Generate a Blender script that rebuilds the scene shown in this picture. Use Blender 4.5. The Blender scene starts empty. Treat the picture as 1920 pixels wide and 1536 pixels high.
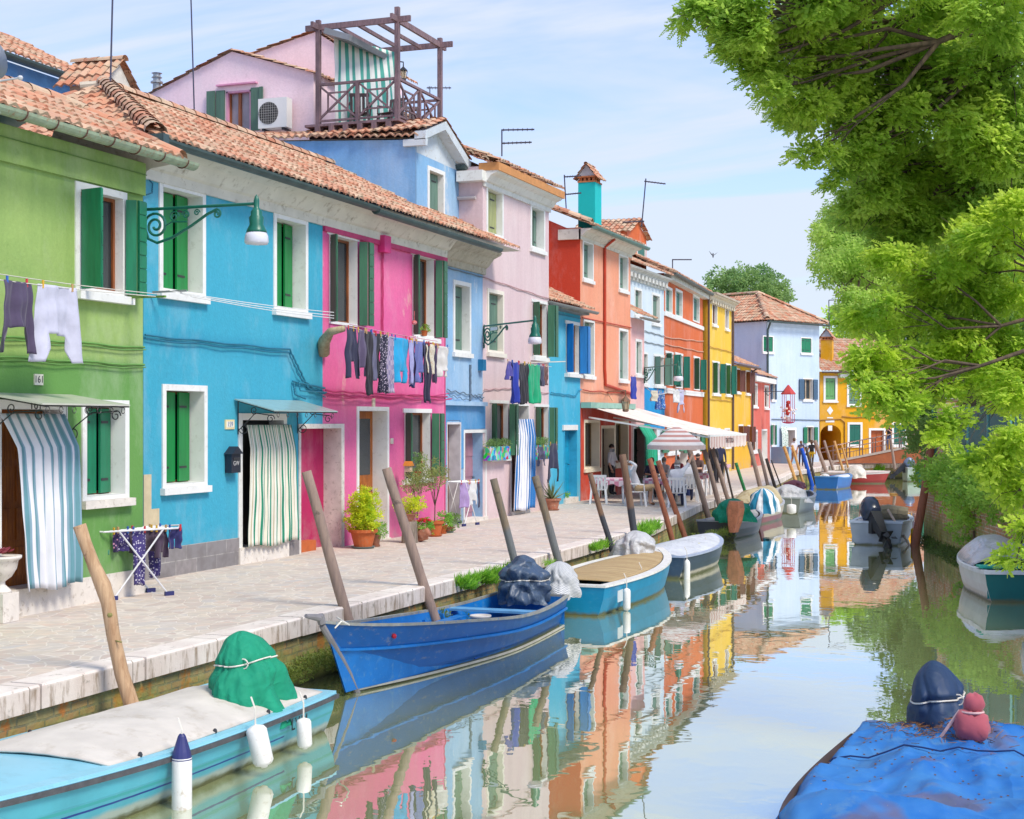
import bpy, math, random
from mathutils import Vector, Matrix, noise
Vc, MR, ru, cos, sin, pi, nz3 = Vector, Matrix.Rotation, random.uniform, math.cos, math.sin, math.pi, noise.noise
random.seed(11)
R = math.radians
SC = bpy.context.scene
COL = SC.collection
# ---------------------------------------------------------------- camera
F, VPX, HZ, EYE, WZ = 2800.0, 2000.0, 790.0, 2.5, -0.88
TH = math.atan((VPX - 960) / F)
FW = Vc((-sin(TH), cos(TH), 0)); RT = Vc((cos(TH), sin(TH), 0))
CAM = Vc((0, 0, EYE))
cd = bpy.data.cameras.new("camera"); co = bpy.data.objects.new("camera", cd); COL.objects.link(co)
co.location = CAM; co.rotation_euler = (R(90), 0, TH)
cd.lens = 36.0 * F / 1920; cd.sensor_width = 36; cd.shift_y = (HZ - 768) / 1920
cd.clip_start = 0.1; cd.clip_end = 6000
SC.camera = co
# ---------------------------------------------------------------- light
SUN_EL, SUN_AZ = R(50), R(114)        # azimuth measured from +Y towards +X
sd = bpy.data.lights.new("sun", 'SUN'); so = bpy.data.objects.new("sun", sd); COL.objects.link(so)
sd.energy = 1.9; sd.angle = R(18); sd.color = (1, .93, .79)
sdir = Vc((cos(SUN_EL) * sin(SUN_AZ), cos(SUN_EL) * cos(SUN_AZ), sin(SUN_EL)))
so.rotation_euler = sdir.to_track_quat('Z', 'Y').to_euler(); so.location = (0, 0, 60)
W = bpy.data.worlds.new("World"); SC.world = W; W.use_nodes = True
nt = W.node_tree; nt.nodes.clear()
def wn(t, **k):
 n = nt.nodes.new(t)
 for a, b in k.items(): setattr(n, a, b)
 return n
sky = wn('ShaderNodeTexSky', sky_type='NISHITA', sun_disc=False, sun_elevation=SUN_EL, sun_rotation=SUN_AZ)
sky.air_density = 1.0; sky.dust_density = 0.6; sky.ozone_density = 1.4
tc = wn('ShaderNodeTexCoord'); sep = wn('ShaderNodeSeparateXYZ'); nt.links.new(tc.outputs['Generated'], sep.inputs[0])
zz = wn('ShaderNodeMath', operation='ADD'); nt.links.new(sep.outputs['Z'], zz.inputs[0]); zz.inputs[1].default_value = 0.16
dv = wn('ShaderNodeVectorMath', operation='DIVIDE'); cb = wn('ShaderNodeCombineXYZ')
for i in range(3): nt.links.new(zz.outputs[0], cb.inputs[i])
nt.links.new(tc.outputs['Generated'], dv.inputs[0]); nt.links.new(cb.outputs[0], dv.inputs[1])
mp = wn('ShaderNodeMapping'); mp.inputs['Rotation'].default_value = (0, 0, R(25)); mp.inputs['Scale'].default_value = (0.6, 2.1, 1)
mp.inputs['Location'].default_value = (0.4, 1.3, 0)
nt.links.new(dv.outputs[0], mp.inputs[0])
nz = wn('ShaderNodeTexNoise'); nz.inputs['Scale'].default_value = 0.9; nz.inputs['Detail'].default_value = 7; nz.inputs['Roughness'].default_value = .55
nz.inputs['Distortion'].default_value = .5
nt.links.new(mp.outputs[0], nz.inputs['Vector'])
cr = wn('ShaderNodeMapRange'); cr.inputs['From Min'].default_value = .42; cr.inputs['From Max'].default_value = .62
nt.links.new(nz.outputs[0], cr.inputs['Value'])
# haze near the horizon: veil thickens with falling elevation
hz = wn('ShaderNodeMapRange'); hz.inputs['From Min'].default_value = .34; hz.inputs['From Max'].default_value = 0.0
hz.inputs['To Min'].default_value = 0.0; hz.inputs['To Max'].default_value = .75
nt.links.new(sep.outputs['Z'], hz.inputs['Value'])
ad = wn('ShaderNodeMath', operation='ADD', use_clamp=True); nt.links.new(cr.outputs[0], ad.inputs[0]); nt.links.new(hz.outputs[0], ad.inputs[1])
ml = wn('ShaderNodeMath', operation='MULTIPLY'); nt.links.new(ad.outputs[0], ml.inputs[0]); ml.inputs[1].default_value = .92
mx = wn('ShaderNodeMix', data_type='RGBA'); nt.links.new(ml.outputs[0], mx.inputs['Factor'])
tn = wn('ShaderNodeMix', data_type='RGBA', blend_type='MULTIPLY'); tn.inputs['Factor'].default_value = 1; tn.inputs['B'].default_value = (.58, .66, .92, 1); nt.links.new(sky.outputs[0], tn.inputs['A'])
nt.links.new(tn.outputs['Result'], mx.inputs['A']); mx.inputs['B'].default_value = (2.6, 2.88, 3.3, 1)
bg = wn('ShaderNodeBackground'); bg.inputs[1].default_value = 0.15
nt.links.new(mx.outputs['Result'], bg.inputs[0]); ow = wn('ShaderNodeOutputWorld'); nt.links.new(bg.outputs[0], ow.inputs[0])
vs = SC.view_settings; vs.view_transform = 'Standard'; vs.look = 'None'; vs.gamma = 1; vs.exposure = 0.97
SC.cycles.max_bounces = 8; SC.cycles.transparent_max_bounces = 16
# ---------------------------------------------------------------- pixel -> place
def ray(px, py): return FW + RT * ((px - 960) / F) + Vc((0, 0, (HZ - py) / F))
def at(px, py, d): return CAM + ray(px, py) * d
def gz(px, py, z=0.0): return at(px, py, (EYE - z) * F / (py - HZ))
def onX(px, py, X): r = ray(px, py); return CAM + r * (X / r.x)
def onY(px, py, Y): r = ray(px, py); return CAM + r * (Y / r.y)
# ---------------------------------------------------------------- mesh building
class MB:
 def __init__(s): s.v = []; s.f = []; s.m = []; s.uv = []
 def poly(s, pts, m=0, uv=None):
  b = len(s.v); s.v += [Vc(p) for p in pts]; s.f.append(list(range(b, b + len(pts)))); s.m.append(m)
  s.uv.append(uv or [(0, 0)] * len(pts)); return s
 def raw(s, vs, fs, m=0, uvs=None):
  b = len(s.v); s.v += [Vc(p) for p in vs]
  for i, f in enumerate(fs):
   s.f.append([b + k for k in f]); s.m.append(m)
   s.uv.append([uvs[k] for k in f] if uvs else [(0, 0)] * len(f))
  return s
 def hexa(s, p, m=0):   # p: 4 bottom ccw, 4 top ccw
  return s.raw(p, [(3, 2, 1, 0), (4, 5, 6, 7), (0, 1, 5, 4), (1, 2, 6, 5), (2, 3, 7, 6), (3, 0, 4, 7)], m)
 def box(s, a, b, m=0):
  x0, y0, z0 = min(a[0], b[0]), min(a[1], b[1]), min(a[2], b[2]); x1, y1, z1 = max(a[0], b[0]), max(a[1], b[1]), max(a[2], b[2])
  return s.hexa([(x0, y0, z0), (x1, y0, z0), (x1, y1, z0), (x0, y1, z0), (x0, y0, z1), (x1, y0, z1), (x1, y1, z1), (x0, y1, z1)], m)
 def ob(s, c, ux, uy, uz, m=0):  # oriented box, half-vectors
  c = Vc(c)
  return s.hexa([c - ux - uy - uz, c + ux - uy - uz, c + ux + uy - uz, c - ux + uy - uz, c - ux - uy + uz, c + ux - uy + uz, c + ux + uy + uz, c - ux + uy + uz], m)
 def bar(s, a, b, w, h=None, m=0, up=Vc((0, 0, 1))):
  a = Vc(a); b = Vc(b); h = h or w; d = (b - a); L = d.length
  if L < 1e-6: return s
  d /= L; sx = d.cross(up)
  if sx.length < .05: sx = d.cross(Vc((0, 1, 0)))
  sx.normalize(); sz = sx.cross(d)
  return s.ob((a + b) / 2, d * (L / 2), sx * (w / 2), sz * (h / 2), m)
 def tube(s, pts, rad, n=8, m=0, cap=True):
  pts = [Vc(p) for p in pts]
  if not hasattr(rad, '__len__'): rad = [rad] * len(pts)
  vs = []; fs = []; uv = []; ref = None; L = 0
  for i, p in enumerate(pts):
   d = (pts[min(i + 1, len(pts) - 1)] - pts[max(i - 1, 0)]).normalized()
   if ref is None:
    ref = d.cross(Vc((0, 0, 1)))
    if ref.length < .1: ref = d.cross(Vc((0, 1, 0)))
   ref = (ref - d * ref.dot(d)).normalized(); q = d.cross(ref)
   if i: L += (p - pts[i - 1]).length
   for k in range(n):
    a = 2 * pi * k / n; vs.append(p + (ref * cos(a) + q * sin(a)) * rad[i]); uv.append((k / n, L))
  for i in range(len(pts) - 1):
   for k in range(n): fs.append((i * n + k, i * n + (k + 1) % n, (i + 1) * n + (k + 1) % n, (i + 1) * n + k))
  if cap: fs.append(tuple(range(n - 1, -1, -1))); fs.append(tuple((len(pts) - 1) * n + k for k in range(n)))
  return s.raw(vs, fs, m, uv)
 def lathe(s, c, prof, n=16, m=0, M=None):
  c = Vc(c); vs = []; fs = []
  for r, z in prof:
   for k in range(n):
    a = 2 * pi * k / n; p = Vc((r * cos(a), r * sin(a), z)); vs.append(c + (M @ p if M else p))
  for i in range(len(prof) - 1):
   for k in range(n): fs.append((i * n + k, i * n + (k + 1) % n, (i + 1) * n + (k + 1) % n, (i + 1) * n + k))
  if prof[0][0] > 1e-4: fs.append(tuple(range(n - 1, -1, -1)))
  if prof[-1][0] > 1e-4: fs.append(tuple((len(prof) - 1) * n + k for k in range(n)))
  return s.raw(vs, fs, m)
 def grid(s, fn, nu, nv, m=0, keep=None, us=1, vs_=1):
  vs = []; uv = []; fs = []
  for j in range(nv + 1):
   for i in range(nu + 1): vs.append(fn(i / nu, j / nv)); uv.append((i / nu * us, j / nv * vs_))
  for j in range(nv):
   for i in range(nu):
    if keep and not keep((i + .5) / nu, (j + .5) / nv): continue
    a = j * (nu + 1) + i; fs.append((a, a + 1, a + nu + 2, a + nu + 1))
  return s.raw(vs, fs, m, uv)
 def blob(s, c, rx, ry, rz, n=14, m=0, amp=0.0, fr=2.0, seed=0, M=None, flat=None, folds=0):
  c = Vc(c); vs = []; fs = []; uv = []; h = n // 2
  for j in range(h + 1):
   ph = pi * j / h
   for i in range(n):
    a = 2 * pi * i / n; d = Vc((sin(ph) * cos(a), sin(ph) * sin(a), cos(ph)))
    k = 1 + amp * nz3(d * fr + Vc((seed * 7.3, seed * 3.1, 1)))+ (amp * .5 * nz3(d * fr * 2.7 + Vc((seed, 9, 4))))
    if folds: k += .05 * sin(a * folds + 3 * nz3(d * 2)) * (1 - d.z) * .8
    p = Vc((d.x * rx, d.y * ry, d.z * rz)) * k
    if flat is not None and p.z < flat: p.z = flat
    vs.append(c + (M @ p if M else p)); uv.append((i / n, j / h))
  for j in range(h):
   for i in range(n): fs.append((j * n + i, (j + 1) * n + i, (j + 1) * n + (i + 1) % n, j * n + (i + 1) % n))
  return s.raw(vs, fs, m, uv)
 def build(s, name, mats, parent=None, smooth=False, label=None, cat=None, group=None, kind=None):
  me = bpy.data.meshes.new(name); o0 = Vc((0, 0, 0))
  if parent is not None:
   o0 = wloc(parent); loc = Vc((0, 0, 0))
  elif s.v:
   lo = Vc((min(p.x for p in s.v), min(p.y for p in s.v), min(p.z for p in s.v))); hi = Vc((max(p.x for p in s.v), max(p.y for p in s.v), 0))
   o0 = Vc(((lo.x + hi.x) / 2, (lo.y + hi.y) / 2, lo.z)); loc = o0
  me.from_pydata([p - o0 for p in s.v], [], s.f)
  uvl = me.uv_layers.new(name="UVMap"); k = 0; dat = []
  for u in s.uv:
   for c in u: dat += [c[0], c[1]]
  uvl.data.foreach_set('uv', dat)
  if not isinstance(mats, (list, tuple)): mats = [mats]
  for mm in mats: me.materials.append(mm)
  me.polygons.foreach_set('material_index', s.m)
  if smooth: me.polygons.foreach_set('use_smooth', [True] * len(s.f))
  me.update()
  o = bpy.data.objects.new(name, me); COL.objects.link(o); o.location = loc
  if parent is not None: o.parent = parent
  tag(o, label, cat, group, kind); return o
def wloc(o):
 l = Vc(o.location)
 while o.parent: o = o.parent; l += Vc(o.location)
 return l
def tag(o, label=None, cat=None, group=None, kind=None):
 if label: o['label'] = label
 if cat: o['category'] = cat
 if group: o['group'] = group
 if kind: o['kind'] = kind
 return o
def thing(name, loc, label, cat, group=None):
 o = bpy.data.objects.new(name, None); COL.objects.link(o); o.location = loc; o.empty_display_size = .2
 return tag(o, label, cat, group)
def solid(o, t):
 m = o.modifiers.new('thickness', 'SOLIDIFY'); m.thickness = t; m.offset = 0; return o
def textmesh(name, txt, size, origin, ux, uz, mat, parent, depth=.004):
 cu = bpy.data.curves.new(name, 'FONT'); cu.body = txt; cu.size = size; cu.extrude = depth; cu.align_x = 'CENTER'; cu.align_y = 'CENTER'
 t = bpy.data.objects.new('tmp', cu); me = bpy.data.meshes.new_from_object(t); bpy.data.objects.remove(t)
 ux = Vc(ux).normalized(); uz = Vc(uz).normalized(); n = ux.cross(uz)
 M = Matrix((ux, uz, n)).transposed()
 for v in me.vertices: v.co = M @ v.co + Vc(origin) - wloc(parent)
 me.materials.clear(); me.materials.append(mat)
 o = bpy.data.objects.new(name, me); COL.objects.link(o); o.parent = parent; return o
# ---------------------------------------------------------------- materials
def lin(c): return tuple(((x / 255) / 12.92 if x / 255 <= .04045 else ((x / 255 + .055) / 1.055) ** 2.4) for x in c)
MATS = {}
class NB:
 def __init__(s, name):
  s.mat = bpy.data.materials.new(name); s.mat.use_nodes = True; s.t = s.mat.node_tree; s.b = s.t.nodes['Principled BSDF']; s.out = s.t.nodes['Material Output']
 def n(s, t, ins=None, **k):
  nd = s.t.nodes.new(t)
  for a, b in k.items(): setattr(nd, a, b)
  for a, b in (ins or {}).items():
   if hasattr(b, 'is_linked') or isinstance(b, bpy.types.NodeSocket): s.t.links.new(b, nd.inputs[a])
   else: nd.inputs[a].default_value = b
  return nd
 def l(s, a, b): s.t.links.new(a, b)
 def pos(s): return s.n('ShaderNodeNewGeometry').outputs['Position']
 def obj(s): return s.n('ShaderNodeTexCoord').outputs['Object']
 def uv(s): return s.n('ShaderNodeTexCoord').outputs['UV']
 def noise(s, v, scale, detail=4, rough=.55, dist=0): return s.n('ShaderNodeTexNoise', {'Vector': v, 'Scale': scale, 'Detail': detail, 'Roughness': rough, 'Distortion': dist}).outputs[0]
 def rng(s, v, a, b, c=0., d=1.): return s.n('ShaderNodeMapRange', {'Value': v, 'From Min': a, 'From Max': b, 'To Min': c, 'To Max': d}).outputs[0]
 def math(s, op, a, b=0.): return s.n('ShaderNodeMath', {0: a, 1: b}, operation=op).outputs[0]
 def mix(s, f, a, b, bt='MIX'):
  n = s.n('ShaderNodeMix', {'Factor': f}, data_type='RGBA', blend_type=bt)
  for k, v in (('A', a), ('B', b)):
   if isinstance(v, bpy.types.NodeSocket): s.l(v, n.inputs[k])
   else: n.inputs[k].default_value = (*v[:3], 1)
  return n.outputs['Result']
 def scale(s, v, sc): return s.n('ShaderNodeMapping', {'Vector': v, 'Scale': sc}).outputs[0]
 def bump(s, h, st, dist=.02):
  b = s.n('ShaderNodeBump', {'Height': h, 'Strength': st, 'Distance': dist}); s.l(b.outputs[0], s.b.inputs['Normal'])
 def col(s, c):
  if isinstance(c, bpy.types.NodeSocket): s.l(c, s.b.inputs['Base Color'])
  else: s.b.inputs['Base Color'].default_value = (*c[:3], 1)
 def set(s, **k):
  for a, v in k.items(): s.b.inputs[a.replace('_', ' ')].default_value = v
KW = .74   # photograph colours are brighter than the paint itself
def C(r, g, b, k=KW): return tuple(min(.86, x * k) for x in lin((r, g, b)))
def mul(c, k): return tuple(x * k for x in c)
def crease(N, p, sc=2.2, st=.7, d=.05):
 w = N.n('ShaderNodeVectorMath', {0: p, 1: N.n('ShaderNodeVectorMath', {0: N.n('ShaderNodeTexNoise', {'Vector': p, 'Scale': sc * .9}).outputs['Color'], 1: (.5, .5, .5)}, operation='MULTIPLY').outputs[0]}, operation='ADD').outputs[0]
 def rg(s_, sx): return N.math('ABSOLUTE', N.math('SUBTRACT', N.noise(N.scale(w, sx), s_, 2, .4), .5))
 h = N.math('ADD', N.math('MULTIPLY', rg(sc, (1, 1, .45)), -2.4), N.math('MULTIPLY', rg(sc * 2.3, (1, .5, 1)), -1.1)); N.bump(h, st, d)
def plain(name, c, rough=.6, var=.18, sc=4., metal=0., bump=.15, dirt=None):
 if name in MATS: return MATS[name]
 N = NB(name); p = N.obj(); f = N.noise(p, sc, 5)
 f2 = N.rng(f, .3, .7)
 cc = N.mix(f2, mul(c, 1 - var), mul(c, 1 + var * .6))
 if dirt: cc = N.mix(N.rng(N.noise(p, sc * 2.3, 6, .7), .55, .72), cc, dirt)
 N.col(cc); N.set(Roughness=rough, Metallic=metal)
 if bump: N.bump(N.noise(p, sc * 8, 3), bump, .01)
 MATS[name] = N.mat; return N.mat
def stucco(name, c, c2=None, amt=.5, sc=.5, streak=.25, rough=.85, patch=None, plo=.62, low=None):
 if name in MATS: return MATS[name]
 N = NB(name); p = N.pos(); c2 = c2 or mul(c, .8)
 f = N.rng(N.noise(p, sc, 6, .6), .35, .68)
 a = N.mix(N.math('MULTIPLY', f, amt), c, c2)
 st = N.rng(N.noise(N.scale(p, (2.2, 2.2, .22)), 1.6, 5, .6), .45, .75)
 a = N.mix(N.math('MULTIPLY', st, streak), a, mul(c2, .72))
 fine = N.rng(N.noise(p, 14, 4, .7), .3, .7, .93, 1.05)
 hs = N.n('ShaderNodeHueSaturation', {'Color': a, 'Value': fine}).outputs[0]
 if patch: hs = N.mix(N.rng(N.noise(N.scale(p, (1, 1, .6)), 1.5, 6, .65), plo, plo + .06), hs, patch)
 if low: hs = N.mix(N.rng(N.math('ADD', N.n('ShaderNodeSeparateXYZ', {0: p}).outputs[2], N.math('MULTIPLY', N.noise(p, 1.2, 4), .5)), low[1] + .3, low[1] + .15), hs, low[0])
 bl = N.math('MULTIPLY', N.rng(N.noise(N.scale(p, (1, 1, .5)), .85, 7, .7), .5, .72), .34); hs = N.mix(bl, hs, tuple(min(.86, .5 * x + .38) for x in c))
 sp_ = N.math('MULTIPLY', N.rng(N.noise(p, 2.6, 8, .8), .6, .68), .3); hs = N.mix(sp_, hs, mul(c2, .62))
 # splash dirt that stays on the foot of the wall
 z = N.n('ShaderNodeSeparateXYZ', {0: p}).outputs[2]
 low = N.math('MULTIPLY', N.rng(z, .1, .75, 1, 0), N.rng(N.noise(p, 3.0, 5), .4, .62))
 hs = N.mix(N.math('MULTIPLY', low, .35), hs, mul((.55, .5, .45), .8))
 N.col(hs); N.set(Roughness=rough)
 N.bump(N.noise(p, 22, 5, .6), .28, .02)
 MATS[name] = N.mat; return N.mat
def wood(name, c, c2, rough=.75, sc=(9, 9, .8)):
 if name in MATS: return MATS[name]
 N = NB(name); p = N.obj(); f = N.rng(N.noise(N.scale(p, sc), 3.2, 6, .65, .4), .35, .66)
 a = N.mix(f, c, c2); a = N.mix(N.rng(N.noise(p, 1.3, 4), .5, .7), a, mul(c2, .8))
 N.col(a); N.set(Roughness=rough); N.bump(f, .4, .01); MATS[name] = N.mat; return N.mat
def glass(name='window glass', c=(.03, .04, .045)):
 if name in MATS: return MATS[name]
 N = NB(name); N.col(c); N.set(Roughness=.06); N.b.inputs['Specular IOR Level'].default_value = .7; MATS[name] = N.mat; return N.mat
def stripes(name, cols, n, axis=0, rough=.85, wob=.0):
 """cloth woven in stripes across UV axis; cols = [(pos,color),...] inside one repeat"""
 if name in MATS: return MATS[name]
 N = NB(name); u = N.n('ShaderNodeSeparateXYZ', {0: N.uv()}).outputs[axis]
 fr = N.math('FRACT', N.math('MULTIPLY', u, float(n)))
 r = N.n('ShaderNodeValToRGB', {'Fac': fr}); r.color_ramp.interpolation = 'CONSTANT'; e = r.color_ramp.elements
 e[0].position = 0; e[0].color = (*cols[0][1], 1); e[1].position = cols[1][0]; e[1].color = (*cols[1][1], 1)
 for ps, cc in cols[2:]:
  x = e.new(ps); x.color = (*cc, 1)
 w = N.rng(N.noise(N.obj(), 3, 4), .3, .7, .88, 1.04)
 N.col(N.n('ShaderNodeHueSaturation', {'Color': r.outputs[0], 'Value': w}).outputs[0]); N.set(Roughness=rough); N.b.inputs['Sheen Weight'].default_value = .1
 MATS[name] = N.mat; return N.mat
def cloth(name, c, rough=.9, dots=None, dsc=30, chk=None):
 if name in MATS: return MATS[name]
 N = NB(name); a = N.mix(N.rng(N.noise(N.obj(), 5, 4), .3, .7), mul(c, .82), mul(c, 1.08))
 if dots:
  v = N.n('ShaderNodeTexVoronoi', {'Vector': N.obj(), 'Scale': float(dsc)}).outputs[0]
  a = N.mix(N.rng(v, .28, .34, 1, 0), a, dots)
 if chk:
  k = N.n('ShaderNodeTexChecker', {'Vector': N.uv(), 'Scale': float(dsc)}).outputs[1]; a = N.mix(k, a, chk)
 N.col(a); N.set(Roughness=rough); N.b.inputs['Sheen Weight'].default_value = .15
 N.bump(N.noise(N.obj(), 60, 2), .15, .004); MATS[name] = N.mat; return N.mat
def leafmat(name, c, c2, tr=.45, sc=1.2):
 if name in MATS: return MATS[name]
 N = NB(name); u = N.n('ShaderNodeSeparateXYZ', {0: N.uv()}).outputs[0]
 f = N.n('ShaderNodeTexWhiteNoise', {'W': u}, noise_dimensions='1D').outputs[0]
 g = N.rng(N.noise(N.pos(), sc, 3), .35, .65)
 ff = N.math('ADD', N.math('MULTIPLY', f, .5), N.math('MULTIPLY', g, .5))
 c_ = N.mix(ff, c, c2); N.col(c_); N.set(Roughness=.55)
 tl = N.n('ShaderNodeBsdfTranslucent', {'Color': N.n('ShaderNodeHueSaturation', {'Color': c_, 'Saturation': .92, 'Value': 1.5}).outputs[0]})
 ms = N.n('ShaderNodeMixShader', {0: tr, 1: N.b.outputs[0], 2: tl.outputs[0]}); N.l(ms.outputs[0], N.out.inputs[0])
 MATS[name] = N.mat; return N.mat
def tilemat(name='terracotta tiles', lich=.8):
 if name in MATS: return MATS[name]
 N = NB(name); u = N.uv(); fl = N.n('ShaderNodeVectorMath', {0: u}, operation='FLOOR').outputs[0]
 w = N.n('ShaderNodeTexWhiteNoise', {'Vector': fl}, noise_dimensions='2D').outputs[0]
 r = N.n('ShaderNodeValToRGB', {'Fac': w}); e = r.color_ramp.elements
 e[0].color = (*C(186, 122, 96, .8), 1); e[1].color = (*C(228, 192, 162, .82), 1)
 for ps, cc in ((.25, C(206, 138, 106, .8)), (.5, C(218, 160, 128, .8)), (.75, C(204, 160, 134, .8))):
  x = e.new(ps); x.color = (*cc, 1)
 p = N.pos(); a = N.mix(N.math('MULTIPLY', N.rng(N.noise(p, 2.2, 6, .7), .46, .62), lich), r.outputs[0], C(196, 178, 150, .75))
 a = N.mix(N.rng(N.noise(p, 7, 5, .7), .60, .68), a, C(88, 74, 62, .7))
 N.col(a); N.set(Roughness=.9); N.bump(N.noise(p, 30, 4), .3, .01); MATS[name] = N.mat; return N.mat
WHITE = plain('white paint', (.76, .76, .74), .55, .06, 3, bump=.05, dirt=(.6, .59, .56))
STONE = plain('istrian stone', C(236, 228, 218, .85), .8, .12, 5, bump=.3, dirt=C(190, 176, 160))
CREAM = plain('cornice plaster', C(232, 228, 216, .8), .85, .12, 2.2, bump=.2, dirt=C(178, 168, 150))
ZINC = plain('gutter metal', C(86, 106, 106), .45, .25, 3, metal=.35, bump=.05)
OLDZINC = plain('weathered green gutter', C(168, 186, 156), .6, .25, 6, dirt=C(170, 110, 70))
IRON = plain('black iron', (.03, .03, .035), .5, .2)
LAMPG = plain('lamp green paint', C(20, 112, 92), .35, .12)
TILE = tilemat()
GLASS = glass()
ORWOOD = wood('varnished door wood', C(205, 120, 40, .8), C(150, 78, 22, .8), .45)
FRWOOD = wood('window frame wood', C(176, 100, 50, .8), C(120, 66, 35, .8), .5)
PALEW = wood('pale casement wood', C(222, 202, 178, .8), C(200, 176, 150, .8), .6)
def shut(name, r, g, b):
 if name in MATS: return MATS[name]
 N = NB(name); p = N.obj(); c = C(r, g, b, .85)
 a = N.mix(N.rng(N.noise(N.scale(p, (6, 6, .8)), 2, 4), .35, .7), c, mul(c, .72)); N.col(a); N.set(Roughness=.42)
 N.bump(N.noise(N.scale(p, (12, 12, .6)), 3, 3), .15, .004); MATS[name] = N.mat; return N.mat
# ---------------------------------------------------------------- facade frame
class Fr:
 def __init__(s, A, B):
  s.A = Vc((A[0], A[1], 0)); B = Vc((B[0], B[1], 0)); s.L = (B - s.A).length; s.u = (B - s.A) / s.L
  s.n = Vc((s.u.y, -s.u.x, 0))          # outward = to the right of A->B
 def p(s, a, z, o=0.0): return s.A + s.u * a + s.n * o + Vc((0, 0, z))
 def sz(s, px, py, o=0.0):
  r = ray(px, py); P0 = s.A + s.n * o; t = (P0 - CAM).dot(s.n) / r.dot(s.n); q = CAM + r * t
  return (q - P0).dot(s.u), q.z
 def S(s, px, o=0.0): return s.sz(px, 700, o)[0]
 def box(s, mb, a0, a1, z0, z1, o0, o1, m=0):
  if a0 > a1: a0, a1 = a1, a0
  if o0 > o1: o0, o1 = o1, o0
  if z0 > z1: z0, z1 = z1, z0
  return mb.hexa([s.p(a0, z0, o0), s.p(a0, z0, o1), s.p(a1, z0, o1), s.p(a1, z0, o0), s.p(a0, z1, o0), s.p(a0, z1, o1), s.p(a1, z1, o1), s.p(a1, z1, o0)][::1], m)
 def prism(s, mb, prof, a0, a1, m=0):   # prof: list of (o,z) closed outline
  n = len(prof); vs = [s.p(a0, z, o) for o, z in prof] + [s.p(a1, z, o) for o, z in prof]
  fs = [(i, (i + 1) % n, n + (i + 1) % n, n + i) for i in range(n)] + [tuple(range(n - 1, -1, -1)), tuple(range(n, 2 * n))]
  return mb.raw(vs, fs, m)
def wallmesh(fr, a0, a1, z0, z1, holes, depth, m=0, lo0=None, lo1=None):
 mb = MB(); hs = [(max(a0, h[0]), min(a1, h[1]), max(z0, h[2]), min(z1, h[3])) for h in holes if h[1] > a0 and h[0] < a1 and h[3] > z0 and h[2] < z1]
 xs = sorted({a0, a1} | {h[0] for h in hs} | {h[1] for h in hs}); zs = sorted({z0, z1} | {h[2] for h in hs} | {h[3] for h in hs})
 for i in range(len(xs) - 1):
  for j in range(len(zs) - 1):
   cx, cz = (xs[i] + xs[i + 1]) / 2, (zs[j] + zs[j + 1]) / 2
   if any(h[0] < cx < h[1] and h[2] < cz < h[3] for h in hs): continue
   mb.poly([fr.p(xs[i], zs[j]), fr.p(xs[i + 1], zs[j]), fr.p(xs[i + 1], zs[j + 1]), fr.p(xs[i], zs[j + 1])], m)
 s0_ = z0 if lo0 is None else lo0; s1_ = z0 if lo1 is None else lo1
 mb.poly([fr.p(a0, s0_, -depth), fr.p(a0, s0_), fr.p(a0, z1), fr.p(a0, z1, -depth)], m)
 mb.poly([fr.p(a1, s1_), fr.p(a1, s1_, -depth), fr.p(a1, z1, -depth), fr.p(a1, z1)], m)
 mb.poly([fr.p(a1, z0, -depth), fr.p(a0, z0, -depth), fr.p(a0, z1, -depth), fr.p(a1, z1, -depth)], m)
 mb.poly([fr.p(a0, z1), fr.p(a1, z1), fr.p(a1, z1, -depth), fr.p(a0, z1, -depth)], m)
 return mb
def tile_roof(mb, P, U, V, lu, lv, col=.21, row=.36, amp=.05, m=0, seg=6, seed=0, trim=None):
 """barrel-tile slope: P lower corner, U unit along eave, V unit up the slope"""
 U = Vc(U).normalized(); V = Vc(V).normalized(); Nn = U.cross(V).normalized()
 if Nn.z < 0: Nn = -Nn
 nc = max(1, round(lu / col)); nr = max(1, round(lv / row)); cw = lu / nc; rh = lv / nr; rnd = random.Random(seed)
 for r in range(nr):
  off = [rnd.uniform(-.012, .012) for _ in range(nc + 1)]; sh = [rnd.uniform(-.03, .03) for _ in range(nc + 1)]
  for c in range(nc):
   if trim and not trim((c + .5) * cw, (r + .5) * rh): continue
   vs = []; uv = []
   for k in range(seg + 1):
    t = k / seg; h = amp * abs(sin(pi * t)) ** .8 if t < 1 else 0
    h = amp * (sin(2 * pi * t - pi / 2) * .5 + .5)
    for e, y in ((0, r * rh + sh[c]), (1, (r + 1) * rh + .03)):
     z = h + (.035 if e == 0 else 0.0) + off[c]
     vs.append(P + U * ((c + t) * cw) + V * y + Nn * z); uv.append((c + .5 + seed * 13, r + .5))
   for e, y in ((2, r * rh + sh[c]),): pass
   b = len(vs)
   fs = [(2 * k, 2 * k + 2, 2 * k + 3, 2 * k + 1) for k in range(seg)]
   # front lip
   for k in range(seg + 1):
    vs.append(vs[2 * k] - Nn * .04); uv.append((c + .5 + seed * 13, r + .5))
   fs += [(2 * k, b + k, b + k + 1, 2 * k + 2) for k in range(seg)]
   mb.raw(vs, fs, m, uv)
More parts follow.
